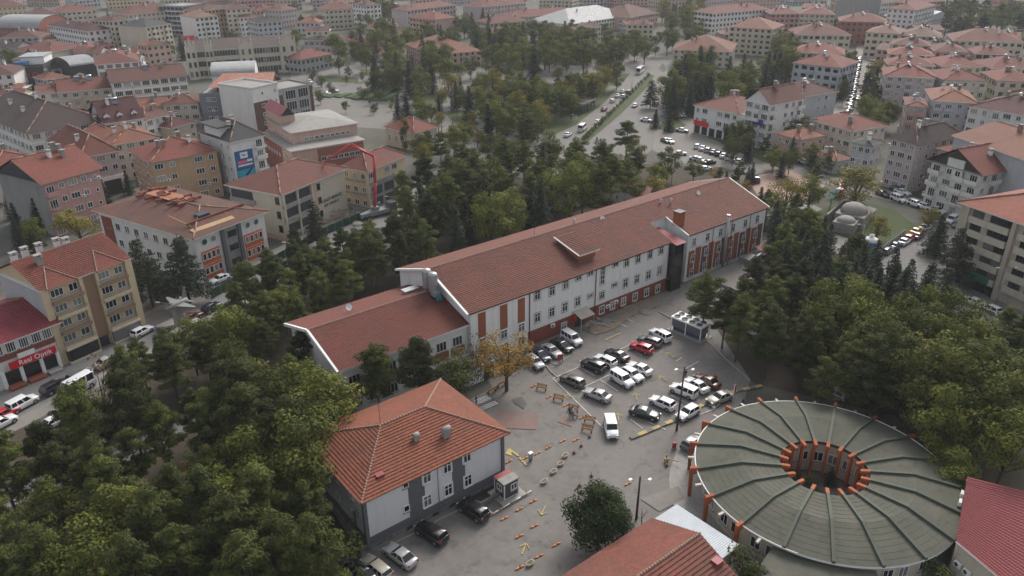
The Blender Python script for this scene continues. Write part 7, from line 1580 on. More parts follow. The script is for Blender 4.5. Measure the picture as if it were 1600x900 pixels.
# ---------------------------------------------------------------- site fence, hoarding, rubble, kiosk, walls
def fence(p0, p1, h, m, label, step=2.6, name='site_fence'):
    a, c = P(*p0), P(*p1); t = thing(name, label, 'fence', (a.x, a.y, 0)); L = (c - a).length; n = max(1, round(L / step)); d = (c - a) / L; nn = Vector((-d.y, d.x, 0)) * .04
    for k in range(n):
        s, e = d * (L * k / n + .05), d * (L * (k + 1) / n - .05); b = MB(); b.prism([s - nn, e - nn, e + nn, s + nn], .1, h); b.build('fence_panel', [m], t)
        b = MB(); b.tube((s.x, s.y, 0), (s.x, s.y, h + .15), .05, .05, 6); b.build('post', [GREYM], t)
GF = mat('green_mesh', (0.022, 0.06, 0.035), 0.8, 0.2, .8)
fence((330, 468), (420, 418), 2.0, GF, 'green mesh fence before the stripped roof school'); fence((422, 417), (512, 366), 2.0, GF, 'green mesh fence before the cream school'); fence((512, 366), (590, 332), 2.0, GF, 'green mesh fence before the pump truck')
rr_ = random.Random(17)
heaps = []
for i in range(16):
    px, py = rr_.choice(((500, 350), (530, 335), (545, 345), (470, 385), (400, 405), (385, 415), (355, 425), (560, 330))); px += rr_.uniform(-16, 16); py += rr_.uniform(-8, 8)
    c = P(px, py); b = MB(); s = rr_.uniform(.5, 1.6)
    b.lathe([(s, 0), (s * .8, s * .3), (s * .4, s * .5), (.02, s * .55)], 7); b.v = [(x * rr_.uniform(.7, 1.3), y * rr_.uniform(.7, 1.3), z * rr_.uniform(.6, 1.2)) for x, y, z in b.v]; o = b.build('rubble_heap', [STONE if i % 2 else CONC]); o.location = c; heaps.append((px, o))
for i, (px, o) in enumerate(sorted(heaps, key=lambda q: q[0])): tag(o, 'heap of broken grey masonry on the building site, %s from left' % RW[i], 'rubble', 'rubble heaps on the building site')
sc_ = thing('scaffold_heap', 'tangled heap of scaffold poles and planks before the cream school', 'scaffolding', P(512, 352))
for i in range(70):
    x, y = rr_.uniform(-6, 6), rr_.uniform(-3, 3); a_ = rr_.uniform(0, 3.14); z0 = rr_.uniform(.1, 2.6); b = MB(); b.tube((x - 1.6 * math.cos(a_), y - 1.6 * math.sin(a_), z0), (x + 1.6 * math.cos(a_), y + 1.6 * math.sin(a_), z0 + rr_.uniform(-.4, .4)), .06, .06, 5); b.build('scaffold_pole', [mat('scaffold', (0.20, 0.18, 0.15), .7, .2, 1.0)], sc_)
kc = P(1356, 400); ki = thing('advert_kiosk', 'round advertising kiosk with blue poster beside the wall', 'kiosk', kc)
b = MB(); b.lathe([(1.3, 0), (1.3, 3.6)], 18); b.build('drum', [BLUE_], ki); b = MB(); b.lathe([(1.5, 3.6), (1.5, 4.0), (.9, 4.3), (.5, 4.5), (.45, 5.0), (.02, 5.2)], 18); b.build('cap', [WHITEP], ki)
fence((1372, 403), (1412, 372), 2.2, WALL['rawc'], 'grey panel wall with dark posts behind the kiosk', 2.4, 'panel_wall')
# old bath house with domes
bh = thing('bath_house', 'old stone bath house with two pale domes in a garden', 'building', P(1330, 350), R(14)); bh.scale = (.74,) * 3; BST = mat('old_stone', (0.27, 0.25, 0.23), .95, .2, 1.0, bump=.5, bscale=3, dirt=(.14, .13, .12), dirtamt=.7, streak=True); DOM = mat('dome_lead', (0.25, 0.24, 0.225), .8, .15, 1.0, dirt=(.22, .21, .2), dirtamt=.6)
b = MB(); b.box(-4.5, 4.5, -4.5, 4.5, 0, 4.2); b.box(-11.5, -5.2, -3.2, 3.2, 0, 3.4); b.box(4.5, 12, -4, 3.5, 0, 2.6); 
b = MB(); b.box(-4.5, 4.5, -4.5, 4.5, 0, 4.2); b.build('main_room', [BST], bh)
b = MB(); b.box(-10.8, -4.5, -3.2, 3.2, 0, 3.4); b.build('side_room', [BST], bh)
b = MB(); b.box(4.5, 12, -4, 3.5, 0, 2.6); slope(b, (4.5, -4.3, 2.6), (12.2, -4.3, 2.6), (4.5, 3.6, 3.6), (12.2, 3.6, 3.6), 1); b.build('furnace_room', [BST, DOM], bh)
b = MB(); b.lathe([(4.3, 4.2), (4.3, 4.9)], 8); b.build('drum', [BST], bh)
b = MB(); b.lathe([(3.9, 4.9), (3.7, 5.7), (3.0, 6.5), (1.8, 7.1), (.6, 7.35), (.02, 7.4)], 24); b.build('dome', [DOM], bh)
b = MB(); b.lathe([(2.9, 3.4), (2.8, 3.9), (2.2, 4.5), (1.2, 4.9), (.02, 5.05)], 20, 0, (-7.6, 0)); b.build('dome', [DOM], bh)
b = MB(); b.box(-4.4, 13.5, 6.5, 7.1, 0, 3.2); b.box(12.9, 13.5, -1, 6.5, 0, 3.2); b.build('ruined_wall', [BST], bh)
# shade canopy in the park and playground slide
cc_ = P(902, 172); kp = thing('park_pavilion', 'dark timber pavilion with flat pale frame roof in the park', 'pavilion', cc_, R(20))
b = MB(); b.box(-6, 6, -5, 5, 3.2, 3.6); b.build('roof', [mat('pav_brown', (.10, .085, .07), .8)], kp)
for x in (-5.5, 0, 5.5):
    for y in (-4.5, 4.5): b = MB(); b.box(x - .15, x + .15, y - .15, y + .15, 0, 3.2); b.build('post', [DARKM], kp)
b = MB(); 
for q in ((-6.2, 6.2, -5.3, -5), (-6.2, 6.2, 5, 5.3), (-6.3, -6, -5, 5), (6, 6.3, -5, 5)): b.box(*q, 3.3, 3.9)
b.build('fascia', [PAVE2], kp)
sld = thing('play_slide', 'small turquoise and red playground slide under the yellow tree', 'slide', P(1308, 308)); b = MB(); slope(b, (-3, -.6, .3), (-3, .6, .3), (0, -.6, 2.2), (0, .6, 2.2)); b.build('chute', [mat('turquoise', (.03, .35, .36), .4)], sld); b = MB(); b.box(0, 1.6, -.8, .8, 0, 2.2); b.build('tower', [REDM], sld); b = MB(); b.box(-.1, 1.7, -.9, .9, 3.2, 3.4); b.build('tower_roof', [REDM], sld)
# ---------------------------------------------------------------- people
def person_mesh(key, pose):
    me = bpy.data.meshes.new('skeleton'); J = dict(pelvis=(0, 0, .95), waist=(0, 0, 1.1), chest=(0, 0, 1.32), neck=(0, 0, 1.48), head=(0.02, 0, 1.60), crown=(0.01, 0, 1.72))
    st = pose
    for s, n in ((1, 'l'), (-1, 'r')):
        J['hip' + n] = (0, .1 * s, .90); J['knee' + n] = (.06 + st * .18 * s, .11 * s, .50); J['ank' + n] = (st * .30 * s - .02, .11 * s, .08); J['toe' + n] = (st * .30 * s + .16, .12 * s, .03)
        J['sh' + n] = (0, .19 * s, 1.40); J['el' + n] = (-.03 - st * .12 * s, .25 * s, 1.14); J['wr' + n] = (.12 - st * .2 * s, .25 * s, .93); J['hand' + n] = (.15 - st * .22 * s, .24 * s, .84)
    names = list(J); ix = {n: i for i, n in enumerate(names)}
    E = [('pelvis', 'waist'), ('waist', 'chest'), ('chest', 'neck'), ('neck', 'head'), ('head', 'crown')]
    for n in 'lr': E += [('pelvis', 'hip' + n), ('hip' + n, 'knee' + n), ('knee' + n, 'ank' + n), ('ank' + n, 'toe' + n), ('chest', 'sh' + n), ('sh' + n, 'el' + n), ('el' + n, 'wr' + n), ('wr' + n, 'hand' + n)]
    me.from_pydata([J[n] for n in names], [(ix[a], ix[c]) for a, c in E], [])
    o = bpy.data.objects.new('skeleton', me); COL.objects.link(o); md = o.modifiers.new('skin', 'SKIN'); sb = o.modifiers.new('sub', 'SUBSURF'); sb.levels = 1; sb.render_levels = 1
    rad = dict(pelvis=(.15, .13), waist=(.14, .11), chest=(.17, .13), neck=(.06, .06), head=(.095, .10), crown=(.07, .075))
    for n in names:
        k = n[:-1] if n[:-1] in ('hip', 'knee', 'ank', 'toe', 'sh', 'el', 'wr', 'hand') else n
        me.skin_vertices[0].data[ix[n]].radius = rad.get(n) or {'hip': (.10, .10), 'knee': (.07, .07), 'ank': (.05, .05), 'toe': (.045, .04), 'sh': (.08, .08), 'el': (.055, .055), 'wr': (.04, .04), 'hand': (.045, .03)}[k]
    me.skin_vertices[0].data[0].use_root = True
    dg = bpy.context.evaluated_depsgraph_get(); m2 = bpy.data.meshes.new_from_object(o.evaluated_get(dg)); bpy.data.objects.remove(o)
    return m2
PMESH = {}
SKIN = mat('skin', (0.42, 0.25, 0.18), .6, .05, 3.0); HAIR = mat('hair', (.02, .015, .012), .6, .1, 4.0)
def person(px, py, rz, top, legs, pose, label, scale=1.0, dark_scarf=False, z=.12):
    key = (top, legs, pose, dark_scarf)
    tm = mat('cloth_' + '_'.join('%02d' % int(c * 100) for c in top), top, .9, .1, 3.0); lm_ = mat('cloth_' + '_'.join('%02d' % int(c * 100) for c in legs), legs, .9, .1, 3.0)
    if key not in PMESH:
        me = person_mesh(key, pose)
        for m in (tm, lm_, SKIN, HAIR, RUBBER): me.materials.append(m)
        for p in me.polygons:
            c = p.center; p.use_smooth = True
            p.material_index = 4 if c.z < .1 else (1 if c.z < .92 and abs(c.y) < .2 else (2 if (c.z < .95 or 1.47 < c.z < 1.66 and c.x > .0) else (3 if c.z > 1.5 else 0)))
        PMESH[key] = me
    c = P(px, py); t = thing('person', label, 'person', (c.x, c.y, z), rz); t.scale = (scale,) * 3
    o = put('body', PMESH[key], t); return t
RED_, BLK, GRY, NVY, WHT = (.42, .02, .02), (.015, .015, .017), (.12, .12, .125), (.02, .03, .07), (.5, .5, .5)
person(873, 567, R(-90), RED_, RED_, 0, 'person in red jacket and red trousers standing by the silver saloon'); person(877.5, 566.5, R(-100), RED_, BLK, .4, 'person in red jacket and black trousers walking by the silver saloon')
person(890, 651, R(-60), BLK, BLK, .3, 'person in black standing beside the bench with the pushchair'); person(895, 652, R(-70), WHT, BLK, 0, 'person in a pale top beside the pushchair'); person(893.5, 649.5, R(120), BLK, GRY, 0, 'person in dark jacket facing the other two by the bench')
person(744, 633, R(-45), BLK, BLK, 0, 'person in black behind the corner of the hipped house'); person(1071, 592, R(90), BLK, GRY, 0, 'person in black beside the wooden lamp pole'); person(1117, 600, R(180), RED_, BLK, 0, 'person in red top beside the maroon saloon')
person(932.5, 222, R(200), BLK, BLK, .4, 'person in black crossing the boulevard, upper of the two'); person(938, 224, R(200), GRY, BLK, .4, 'person in grey crossing the boulevard, lower of the two'); person(1072, 212, R(100), BLK, NVY, .3, 'person in black on the lane by the round lawn'); person(1074.5, 211, R(100), GRY, BLK, .3, 'person in grey on the lane by the round lawn')
person(1010, 166, R(20), BLK, BLK, .3, 'person in black on the empty carriageway'); person(859, 219, R(20), RED_, BLK, .3, 'person in red at the boulevard kerb'); person(1473, 413, R(20), BLK, GRY, .3, 'person in black before the green awning')
c = P(899, 653); pc = thing('pushchair', 'grey pushchair held by the people at the bench', 'pushchair', (c.x, c.y, .12), R(-60))
b = MB(); b.box(-.3, .3, -.22, .22, .4, .55); b.box(-.32, -.25, -.22, .22, .5, .95); b.build('seat', [mat('pram_cloth', (.12, .11, .11), .9)], pc); b = MB(); b.tube((-.3, 0, .9), (-.6, 0, 1.0), .03, .03, 5); b.tube((.3, -.2, .1), (-.3, -.2, .9), .02, .02, 5); b.tube((.3, .2, .1), (-.3, .2, .9), .02, .02, 5); b.build('frame', [GREYM], pc)
for x in (.3, -.3):
    for y in (-.22, .22): b = MB(); b.tube((x, y - .03, .1), (x, y + .03, .1), .1, .1, 10); b.build('wheel', [RUBBER], pc)
# ---------------------------------------------------------------- trees
BARK = mat('bark', (0.075, 0.058, 0.045), .95, .25, 2.0); BARKG = mat('bark_grey', (0.13, 0.12, 0.105), .95, .2, 2.0)
LEAF = dict(pine=leafmat('needles_pine', (0.032, 0.046, 0.014), (0.105, 0.125, 0.03), .5, (0.10, 0.075, 0.032), .05), spruce=leafmat('needles_spruce', (0.016, 0.027, 0.018), (0.036, 0.052, 0.030), .25),
            cedar=leafmat('needles_cedar', (0.024, 0.036, 0.024), (0.05, 0.066, 0.042), .2), green=leafmat('leaves_green', (0.05, 0.073, 0.013), (0.145, 0.158, 0.028), .3, (0.16, 0.15, 0.025), .10),
            dark=leafmat('leaves_dark', (0.018, 0.034, 0.012), (0.048, 0.07, 0.02), .15), yellow=leafmat('leaves_yellow', (0.12, 0.112, 0.016), (0.26, 0.205, 0.026), .15, (0.11, 0.12, 0.025), .25),
            orange=leafmat('leaves_orange', (0.20, 0.105, 0.018), (0.30, 0.17, 0.03), .15, (0.15, 0.14, 0.03), .3), rust=leafmat('leaves_rust', (0.085, 0.052, 0.028), (0.14, 0.085, 0.04), .2), bush=leafmat('leaves_bush', (0.04, 0.06, 0.016), (0.085, 0.105, 0.028), .2))
def leaf_mesh(name, quads, tints, m, wid=.55):
    v, f = [], []
    for (c, n, s, asp) in quads:
        a = n.orthogonal().normalized(); b_ = n.cross(a); t = rt.uniform(0, 6.28); u = (a * math.cos(t) + b_ * math.sin(t)); w_ = n.cross(u); i = len(v)
        v += [tuple(c - u * s * asp), tuple(c - w_ * s * wid + u * s * .1), tuple(c + u * s * asp), tuple(c + w_ * s * wid + u * s * .1)]; f.append((i, i + 1, i + 2, i + 3))
    me = bpy.data.meshes.new(name); me.from_pydata(v, [], f); me.materials.append(m)
    at = me.attributes.new('tint', 'FLOAT', 'FACE'); at.data.foreach_set('value', tints); me.update(); return me
rt = random.Random(99)
def rvec():
    while True:
        p = Vector((rt.uniform(-1, 1), rt.uniform(-1, 1), rt.uniform(-1, 1)))
        if .01 < p.length < 1: return p.normalized()
def clump_crown(name, clumps, m, nleaf, size, asp=.8, wid=.55):
    Q, T = [], []
    for (c, r, flat) in clumps:
        tc = rt.random()
        for _ in range(int(nleaf * r * r)):
            d = rvec(); k = rt.random() ** .28
            if d.z < -.35 and rt.random() < .6: d.z = -d.z
            p = c + Vector((d.x * r * k, d.y * r * k, d.z * r * flat * k)); n = (d + rvec() * .75 + Vector((0, 0, .35))).normalized()
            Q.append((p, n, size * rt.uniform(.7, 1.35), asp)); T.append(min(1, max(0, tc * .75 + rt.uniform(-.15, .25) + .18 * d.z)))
    return leaf_mesh(name, Q, T, m, wid)
def trunk_mesh(H, r, limbs, m, lean=.0):
    b = MB(); p = Vector((0, 0, -.3)); n = 5
    for i in range(n):
        q = Vector((lean * (i + 1) / n + rt.uniform(-.12, .12), rt.uniform(-.12, .12), H * (i + 1) / n)); b.tube(p, q, r * (1 - .8 * i / n), r * (1 - .8 * (i + 1) / n), 7, 0, False); p = q
    for (z, e, rr) in limbs: b.tube((lean * z / H, 0, z), e, rr, rr * .35, 5, 0, False)
    return b.mesh('trunk', [m])
PROTO = {}
def add_proto(kind, name, trunk, crown, H): PROTO.setdefault(kind, []).append((name, trunk, crown, H))
for v in range(7):        # pines: bare trunk, uneven tiers of flat needle cushions with gaps between
    H = 13.0; cl, lb = [], []; zb = rt.uniform(.30, .45); RM = rt.uniform(3.0, 4.0); z = H * zb
    while z < H * .93:
        e = (z / H - zb) / (1 - zb); nb = rt.randint(3, 5); t0 = rt.uniform(0, 6.28)
        for k in range(nb):
            t = t0 + 6.28 * k / nb + rt.uniform(-.5, .5); L = RM * (1 - max(0, e) ** 1.7 * .82) * rt.uniform(.55, 1.08) * (.75 + .25 * min(1, e * 5)); up = L * rt.uniform(.05, .3)
            for f in (.5, .8, 1.0):
                if rt.random() < .15: continue
                c = Vector((L * f * math.cos(t) + rt.uniform(-.35, .35), L * f * math.sin(t) + rt.uniform(-.35, .35), z + up * f + rt.uniform(-.1, .2))); cl.append((c, rt.uniform(.62, 1.0) * (1.1 - .2 * e), rt.uniform(.42, .62)))
            lb.append((z - .2, (L * .95 * math.cos(t), L * .95 * math.sin(t), z + up * .8), .07))
        z += rt.uniform(.75, 1.25)
    cl += [(Vector((rt.uniform(-.3, .3), rt.uniform(-.3, .3), H * f)), .85, .8) for f in (.86, .92, .98)]
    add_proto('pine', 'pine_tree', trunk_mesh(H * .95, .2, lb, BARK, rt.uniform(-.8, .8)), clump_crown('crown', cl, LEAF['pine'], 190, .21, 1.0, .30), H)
for v in range(4):        # spruces: dense cones
    H = 14.0; Q, T = [], []
    nl = 34
    for i in range(nl):
        z = H * (.08 + .9 * i / nl); Rm = 3.7 * (1 - (z / H)) ** .8 + .15; nb = 9 if i < nl * .7 else 6
        for k in range(nb):
            t = 6.28 * (k + rt.random()) / nb; L = Rm * rt.uniform(.75, 1.1); tb = rt.random()
            for s in range(max(3, int(L * 5.0))):
                f = rt.uniform(.15, 1) ; p = Vector((L * f * math.cos(t) + rt.uniform(-.28, .28) * (1.2 - f * .6), L * f * math.sin(t) + rt.uniform(-.28, .28) * (1.2 - f * .6), z - .35 * f * L * .45 + rt.uniform(-.1, .1)))
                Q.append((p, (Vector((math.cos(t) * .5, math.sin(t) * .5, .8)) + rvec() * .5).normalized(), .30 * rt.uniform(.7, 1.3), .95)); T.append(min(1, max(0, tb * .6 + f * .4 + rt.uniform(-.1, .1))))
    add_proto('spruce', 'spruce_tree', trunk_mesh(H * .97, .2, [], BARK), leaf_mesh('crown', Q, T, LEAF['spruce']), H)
for v in range(2):        # cedars: wide layered plates
    H = 15.0; cl, lb = [], []
    for i in range(16):
        z = H * (.14 + .82 * i / 16); Rm = 5.2 * (1 - z / H) ** .75 + .4
        for k in range(5 if i < 12 else 3):
            t = 6.28 * (k + rt.random()) / 5
            for f in (.45, .85):
                c = Vector((Rm * f * math.cos(t), Rm * f * math.sin(t), z - .4 * f)); cl.append((c, (1.25 - .25 * f) * (1 - .4 * i / 16), .32))
            lb.append((z, (Rm * .8 * math.cos(t), Rm * .8 * math.sin(t), z - .3), .07))
    add_proto('cedar', 'cedar_tree', trunk_mesh(H * .97, .3, lb, BARK), clump_crown('crown', cl, LEAF['cedar'], 46, .24, .95), H)
def broad(kind, name, m, n, H, RX, z0, sz, dens, leafs, bark=BARK, hollow=False, vs=3):
    for v in range(vs):
        cl, lb = [], []
        for i in range(n):
            d = rvec(); k = rt.uniform(.55, .95); c = Vector((d.x * RX * k, d.y * RX * k, H * (z0 + (1 - z0) * (.5 + .5 * d.z * k)))); cl.append((c, rt.uniform(.7, 1.1) * sz, rt.uniform(.7, .95)))
            if i % 2 == 0: lb.append((H * (z0 * .9 + .12 * rt.random()), c, .08))
        if not hollow: cl += [(Vector((0, 0, H * (z0 + (1 - z0) * .5))), RX * .62, 1.1)]
        add_proto(kind, name, trunk_mesh(H * .8, .2, lb, bark, rt.uniform(-.3, .3)), clump_crown('crown', cl, LEAF[m], dens * 1.5, leafs * .82), H)
broad('green', 'broadleaf_tree', 'green', 26, 11.0, 3.6, .22, 1.45, 62, .24)
broad('yellow', 'broadleaf_tree', 'yellow', 20, 8.0, 2.6, .22, 1.1, 70, .20)
broad('orange', 'broadleaf_tree', 'orange', 30, 10.0, 2.7, .22, 1.1, 60, .19, BARK, True, 1)
broad('rust', 'broadleaf_tree', 'rust', 14, 9.0, 2.4, .3, .9, 34, .2, BARKG, True, 2)
broad('dark', 'round_tree', 'dark', 46, 8.2, 3.5, .02, 1.5, 110, .19, BARK, False, 1)
broad('poplar', 'broadleaf_tree', 'green', 26, 18.0, 4.2, .1, 2.0, 40, .32, BARK, False, 2)
broad('bush', 'garden_shrub', 'bush', 12, 3.0, 1.5, .05, .8, 90, .16, BARK, False, 2)
broad('bare', 'bare_tree', 'rust', 10, 9.0, 2.2, .35, .5, 12, .18, BARKG, True, 1)
# places no trunk may stand on: buildings, the yard, carriageways
NO = [(36.5, 62, 88, 109.5), (59, 141, 86.5, 112), (26.5, 49.5, 61.5, 80), (45, 95, 46, 88), (70, 95, 8, 27)]
def inside(pt, poly):
    c = False; n = len(poly)
    for i in range(n):
        a, b_ = poly[i], poly[(i + 1) % n]
        if (a[1] > pt[1]) != (b_[1] > pt[1]) and pt[0] < (b_[0] - a[0]) * (pt[1] - a[1]) / (b_[1] - a[1]) + a[0]: c = not c
    return c
NOP = [strip(street_l, 10.5), strip(street_r, 10), strip(street_g, 9), strip(bl, 12), strip(br, 10.5)]
def free(p):
    if (p.x - CX) ** 2 + (p.y - CY) ** 2 < 17.5 ** 2: return False
    if any(x0 < p.x < x1 and y0 < p.y < y1 for x0, x1, y0, y1 in NO): return False
    return not any(inside((p.x, p.y), q) for q in NOP)
PLANTED = []
def tree(px, py, h, kind, label, group=None, wide=1.0, force=True, at_=None):
    p = at_ if at_ is not None else P(px, py, h * .66)
    nm, tm, cm, H = rt.choice(PROTO[kind]); s = h / H
    t = thing(nm, label, 'shrub' if kind == 'bush' else 'tree', (p.x, p.y, 0), rt.uniform(0, 6.28), group); t.scale = (s * wide * rt.uniform(.92, 1.08), s * wide * rt.uniform(.92, 1.08), s)
    put('trunk', tm, t); put('crown', cm, t); PLANTED.append((p.x, p.y, h)); return t
def nth(n): return '%d%s' % (n, 'th' if 10 < n % 100 < 14 else {1: 'st', 2: 'nd', 3: 'rd'}.get(n % 10, 'th'))
def mass(poly, n, kinds, hr, label, group, mind=4.2, seed=1):
    r = random.Random(seed); made = []; xs = [p[0] for p in poly]; ys = [p[1] for p in poly]; k = 0; tries = 0
    while k < n and tries < n * 60:
        tries += 1; x, y = r.uniform(min(xs), max(xs)), r.uniform(min(ys), max(ys))
        if not inside((x, y), poly): continue
        h = r.uniform(*hr); p = P(x, y, h * .66)
        if not free(p) or any((p.x - a) ** 2 + (p.y - b_) ** 2 < mind ** 2 for a, b_, _ in PLANTED): continue
        kd = r.choice(kinds); o = tree(x, y, h, kd, label % {'pine': 'bushy olive pine', 'spruce': 'dark conical spruce', 'cedar': 'layered dark cedar', 'green': 'green broadleaf tree', 'yellow': 'yellow leaved tree', 'orange': 'orange leaved tree', 'rust': 'thin russet leaved tree', 'poplar': 'tall full green tree', 'dark': 'dark round tree', 'bush': 'leafy green shrub', 'bare': 'nearly bare tree'}[kd], group); k += 1; made.append((o, x, (p.x ** 2 + p.y ** 2)))
    made.sort(key=lambda q: q[2]); t3 = (len(made) + 2) // 3      # tell them apart by row, then from left to right
    for i, rw in enumerate(('front', 'middle', 'back')):
        for j, (o, x, d) in enumerate(sorted(made[i * t3:(i + 1) * t3], key=lambda q: q[1])): o['label'] = '%s, %s from left, %s' % (o['label'], nth(j + 1), rw)
# single trees one can point out
for a in ((791, 548, 11, 'orange', 'orange and yellow tree standing before the long building at the car park', 1.45), (716, 580, 9, 'green', 'yellow green tree beside the annex roof', 1.15), (745, 545, 9, 'rust', 'thin tree with sparse leaves left of the orange tree', .9), (938, 797, 8.2, 'dark', 'dense dark round tree beside the wooden pole in the yard', 1.0), (1004, 800, 4.2, 'bare', 'spindly bare shrub at the foot of the yard pole', 1.0), (1165, 880, 4.6, 'bush', 'small shrub between the white shed roof and round building', 1.0), (1468, 890, 3.2, 'bush', 'weedy shrub at the lower rim of the round building', 1.2), (525, 868, 5.0, 'bush', 'bright green bush under the wire at the house corner', 1.3),
          (589, 578, 12.5, 'pine', 'pine before the lower wing, left of the pair', 1.2), (655, 568, 12.5, 'pine', 'pine before the lower wing, right of the pair', 1.2), (472, 548, 9.5, 'pine', 'low dark pine against the end of the lower wing', 1.1), (478, 600, 11, 'green', 'yellowish tree left of the lower wing', .95), (525, 632, 10, 'pine', 'pine between lower wing and hipped house', 1.0),
          (120, 348, 8.5, 'yellow', 'bright yellow tree before the pink block', 1.7), (55, 326, 9, 'spruce', 'dark spruce before the grey blank gable', 1.1), (222, 405, 15, 'cedar', 'big layered cedar left of the stripped roof school', 1.0), (282, 400, 15, 'cedar', 'big layered cedar hiding the corner of the stripped roof school', 1.0), (311, 268, 9, 'spruce', 'spruce before the sand coloured block', 1.1), (272, 266, 9, 'spruce', 'thin spruce left in front of the sand coloured block', .9), (197, 278, 7, 'spruce', 'small spruce beside the white shop portal', 1.0), (295, 285, 4, 'yellow', 'small yellow shrub tree behind the stripped roof', 1.2), (490, 335, 12, 'cedar', 'cedar standing before the cream school', .8), (460, 372, 7, 'pine', 'small pine at the foot of the cream school', 1.0),
          (635, 168, 13, 'spruce', 'tall dark spruce behind the small villa', 1.5), (632, 205, 11, 'poplar', 'slim green tree before the small villa', .6), (690, 190, 9, 'bare', 'bare grey tree right of the small villa', 1.1), (433, 40, 0, 'x', '', 1), (460, 62, 17, 'poplar', 'big green tree right behind the palace', 1.2), (526, 72, 20, 'poplar', 'very big round topped tree on the palace street', 1.25), (371, 90, 10, 'spruce', 'dark fir before the palace facade', 1.2), (432, 112, 9, 'spruce', 'fir at the corner of the palace', 1.2), (238, 62, 14, 'spruce', 'dark spruce before the grey roofed block', 1.2), (283, 68, 13, 'spruce', 'dark spruce left of the palace', 1.3), (93, 78, 11, 'green', 'round green tree among the shop roofs', 1.2), (342, 82, 10, 'spruce', 'spruce by the palace entrance', 1.0), (362, 55, 9, 'green', 'green tree under the orange walled block', 1.3),
          (1340, 285, 11, 'yellow', 'large round yellow green tree beside the lilac block', 1.9), (1230, 300, 10, 'yellow', 'yellow green tree at the pink paving', 1.3), (1268, 295, 10, 'green', 'loose green tree right of the pink paving', 1.2), (1300, 305, 8, 'bare', 'thin tree above the bath house', 1.0), (1375, 352, 6, 'yellow', 'yellow bush before the bath house', 1.5), (1454, 335, 6, 'yellow', 'yellow bush beside the white vans', 1.3), (1470, 355, 10, 'spruce', 'dark spruce left before the bright tile roof block', 1.4), (1502, 385, 14, 'cedar', 'tall cedar before the bright tile roof block', .9), (1556, 400, 11, 'cedar', 'cedar at the lamp on the right hand road', .9), (1020, 292, 8, 'yellow', 'yellow tree behind the end of the long roof', 1.4), (1118, 268, 5, 'orange', 'small golden tree in the far car park', 1.4), (1166, 288, 4.5, 'orange', 'small golden tree at the pink paving edge', 1.3), (1085, 262, 6, 'green', 'green tree at the near edge of the far car park', 1.3),
          (1025, 180, 7, 'spruce', 'dark tree left on the round lawn', 1.3), (1047, 182, 8, 'spruce', 'dark tree right on the round lawn', 1.2), (1018, 138, 12, 'cedar', 'spreading cedar beside the right carriageway', 1.0), (980, 210, 12, 'pine', 'dark pine on the near side of the boulevard', 1.4), (938, 228, 5, 'bush', 'shrub at the end of the median', 1.0), (843, 88, 9, 'green', 'young green tree on the square', 1.2), (928, 130, 12, 'yellow', 'golden brown tree at the park edge', 1.3), (895, 125, 10, 'green', 'yellowish tree in the park', 1.2), (965, 110, 13, 'poplar', 'bright green tree near the boulevard end', 1.1), (862, 158, 8, 'orange', 'orange tree by the dark spruces in the park', 1.2), (700, 110, 14, 'green', 'yellow green tree before the half timbered building', 1.4), (735, 100, 11, 'green', 'green tree right before the half timbered building', 1.2), (690, 150, 8, 'yellow', 'small yellow tree on the square', 1.2),
          (280, 748, 8, 'orange', 'small orange tree among the pines at lower left', 1.0), (72, 880, 7, 'orange', 'golden tree at the bottom left', 1.1), (1492, 726, 7, 'green', 'rounded tree with pale tips behind the round building', 1.4), (1160, 632, 3, 'spruce', 'small dark bush beside the first pillars of the round building', 1.0)):
    if a[3] == 'x': continue
    tree(a[0], a[1], a[2], a[3], a[4], None, a[5])
# groves
mass([(0, 700), (120, 655), (260, 600), (420, 560), (540, 600), (500, 680), (480, 780), (490, 905), (0, 905)], 46, ['pine'] * 6 + ['green'] * 2, (9.5, 15.5), '%s in the grove left of the hipped house', 'grove left of the hipped house', 4.4, 2)
mass([(140, 600), (230, 545), (330, 515), (430, 470), (480, 480), (440, 560), (330, 600), (190, 640), (40, 690)], 26, ['pine'] * 8 + ['rust', 'green'], (9, 13), '%s along the street before the yellow flats', 'trees along the street before the yellow flats', 4.0, 3)
mass([(330, 470), (400, 420), (500, 385), (620, 350), (650, 385), (560, 440), (430, 480)], 24, ['pine'] * 9 + ['green'], (10, 13), '%s between the site fence and the lower wing', 'trees between site fence and wing', 4.0, 4)
mass([(590, 330), (660, 265), (760, 240), (900, 225), (960, 240), (960, 290), (860, 320), (780, 350), (660, 385)], 46, ['pine'] * 8 + ['spruce'] * 2 + ['green'] * 3, (12, 16), '%s in the wood behind the long building', 'wood behind the long building', 4.2, 5)
mass([(660, 220), (720, 205), (800, 225), (830, 245), (700, 260), (640, 250)], 12, ['green', 'yellow', 'green', 'pine'], (9, 12), '%s at the edge of the wood by the road', 'trees at the wood edge', 4.5, 6)
mass([(950, 250), (1010, 225), (1060, 240), (1080, 270), (1030, 295), (960, 300)], 9, ['green', 'pine', 'green'], (8, 11), '%s between the wood and the far car park', 'trees left of the far car park', 4.0, 7)
mass([(1080, 290), (1130, 260), (1180, 262), (1190, 280), (1140, 285)], 6, ['spruce', 'pine'], (5, 7), '%s behind the right end of the long roof', 'trees behind the right end', 3.0, 8)
mass([(1212, 345), (1260, 345), (1330, 385), (1430, 425), (1480, 450), (1420, 475), (1300, 440), (1222, 410)], 40, ['spruce'] * 6 + ['pine'], (11, 14), '%s in the dark belt right of the long building', 'dark belt right of the long building', 3.4, 9)
mass([(1095, 455), (1160, 430), (1260, 430), (1290, 470), (1280, 520), (1200, 520), (1120, 505)], 14, ['pine'], (11, 13.5), '%s beside the cooling unit', 'pines beside the cooling unit', 4.2, 10)
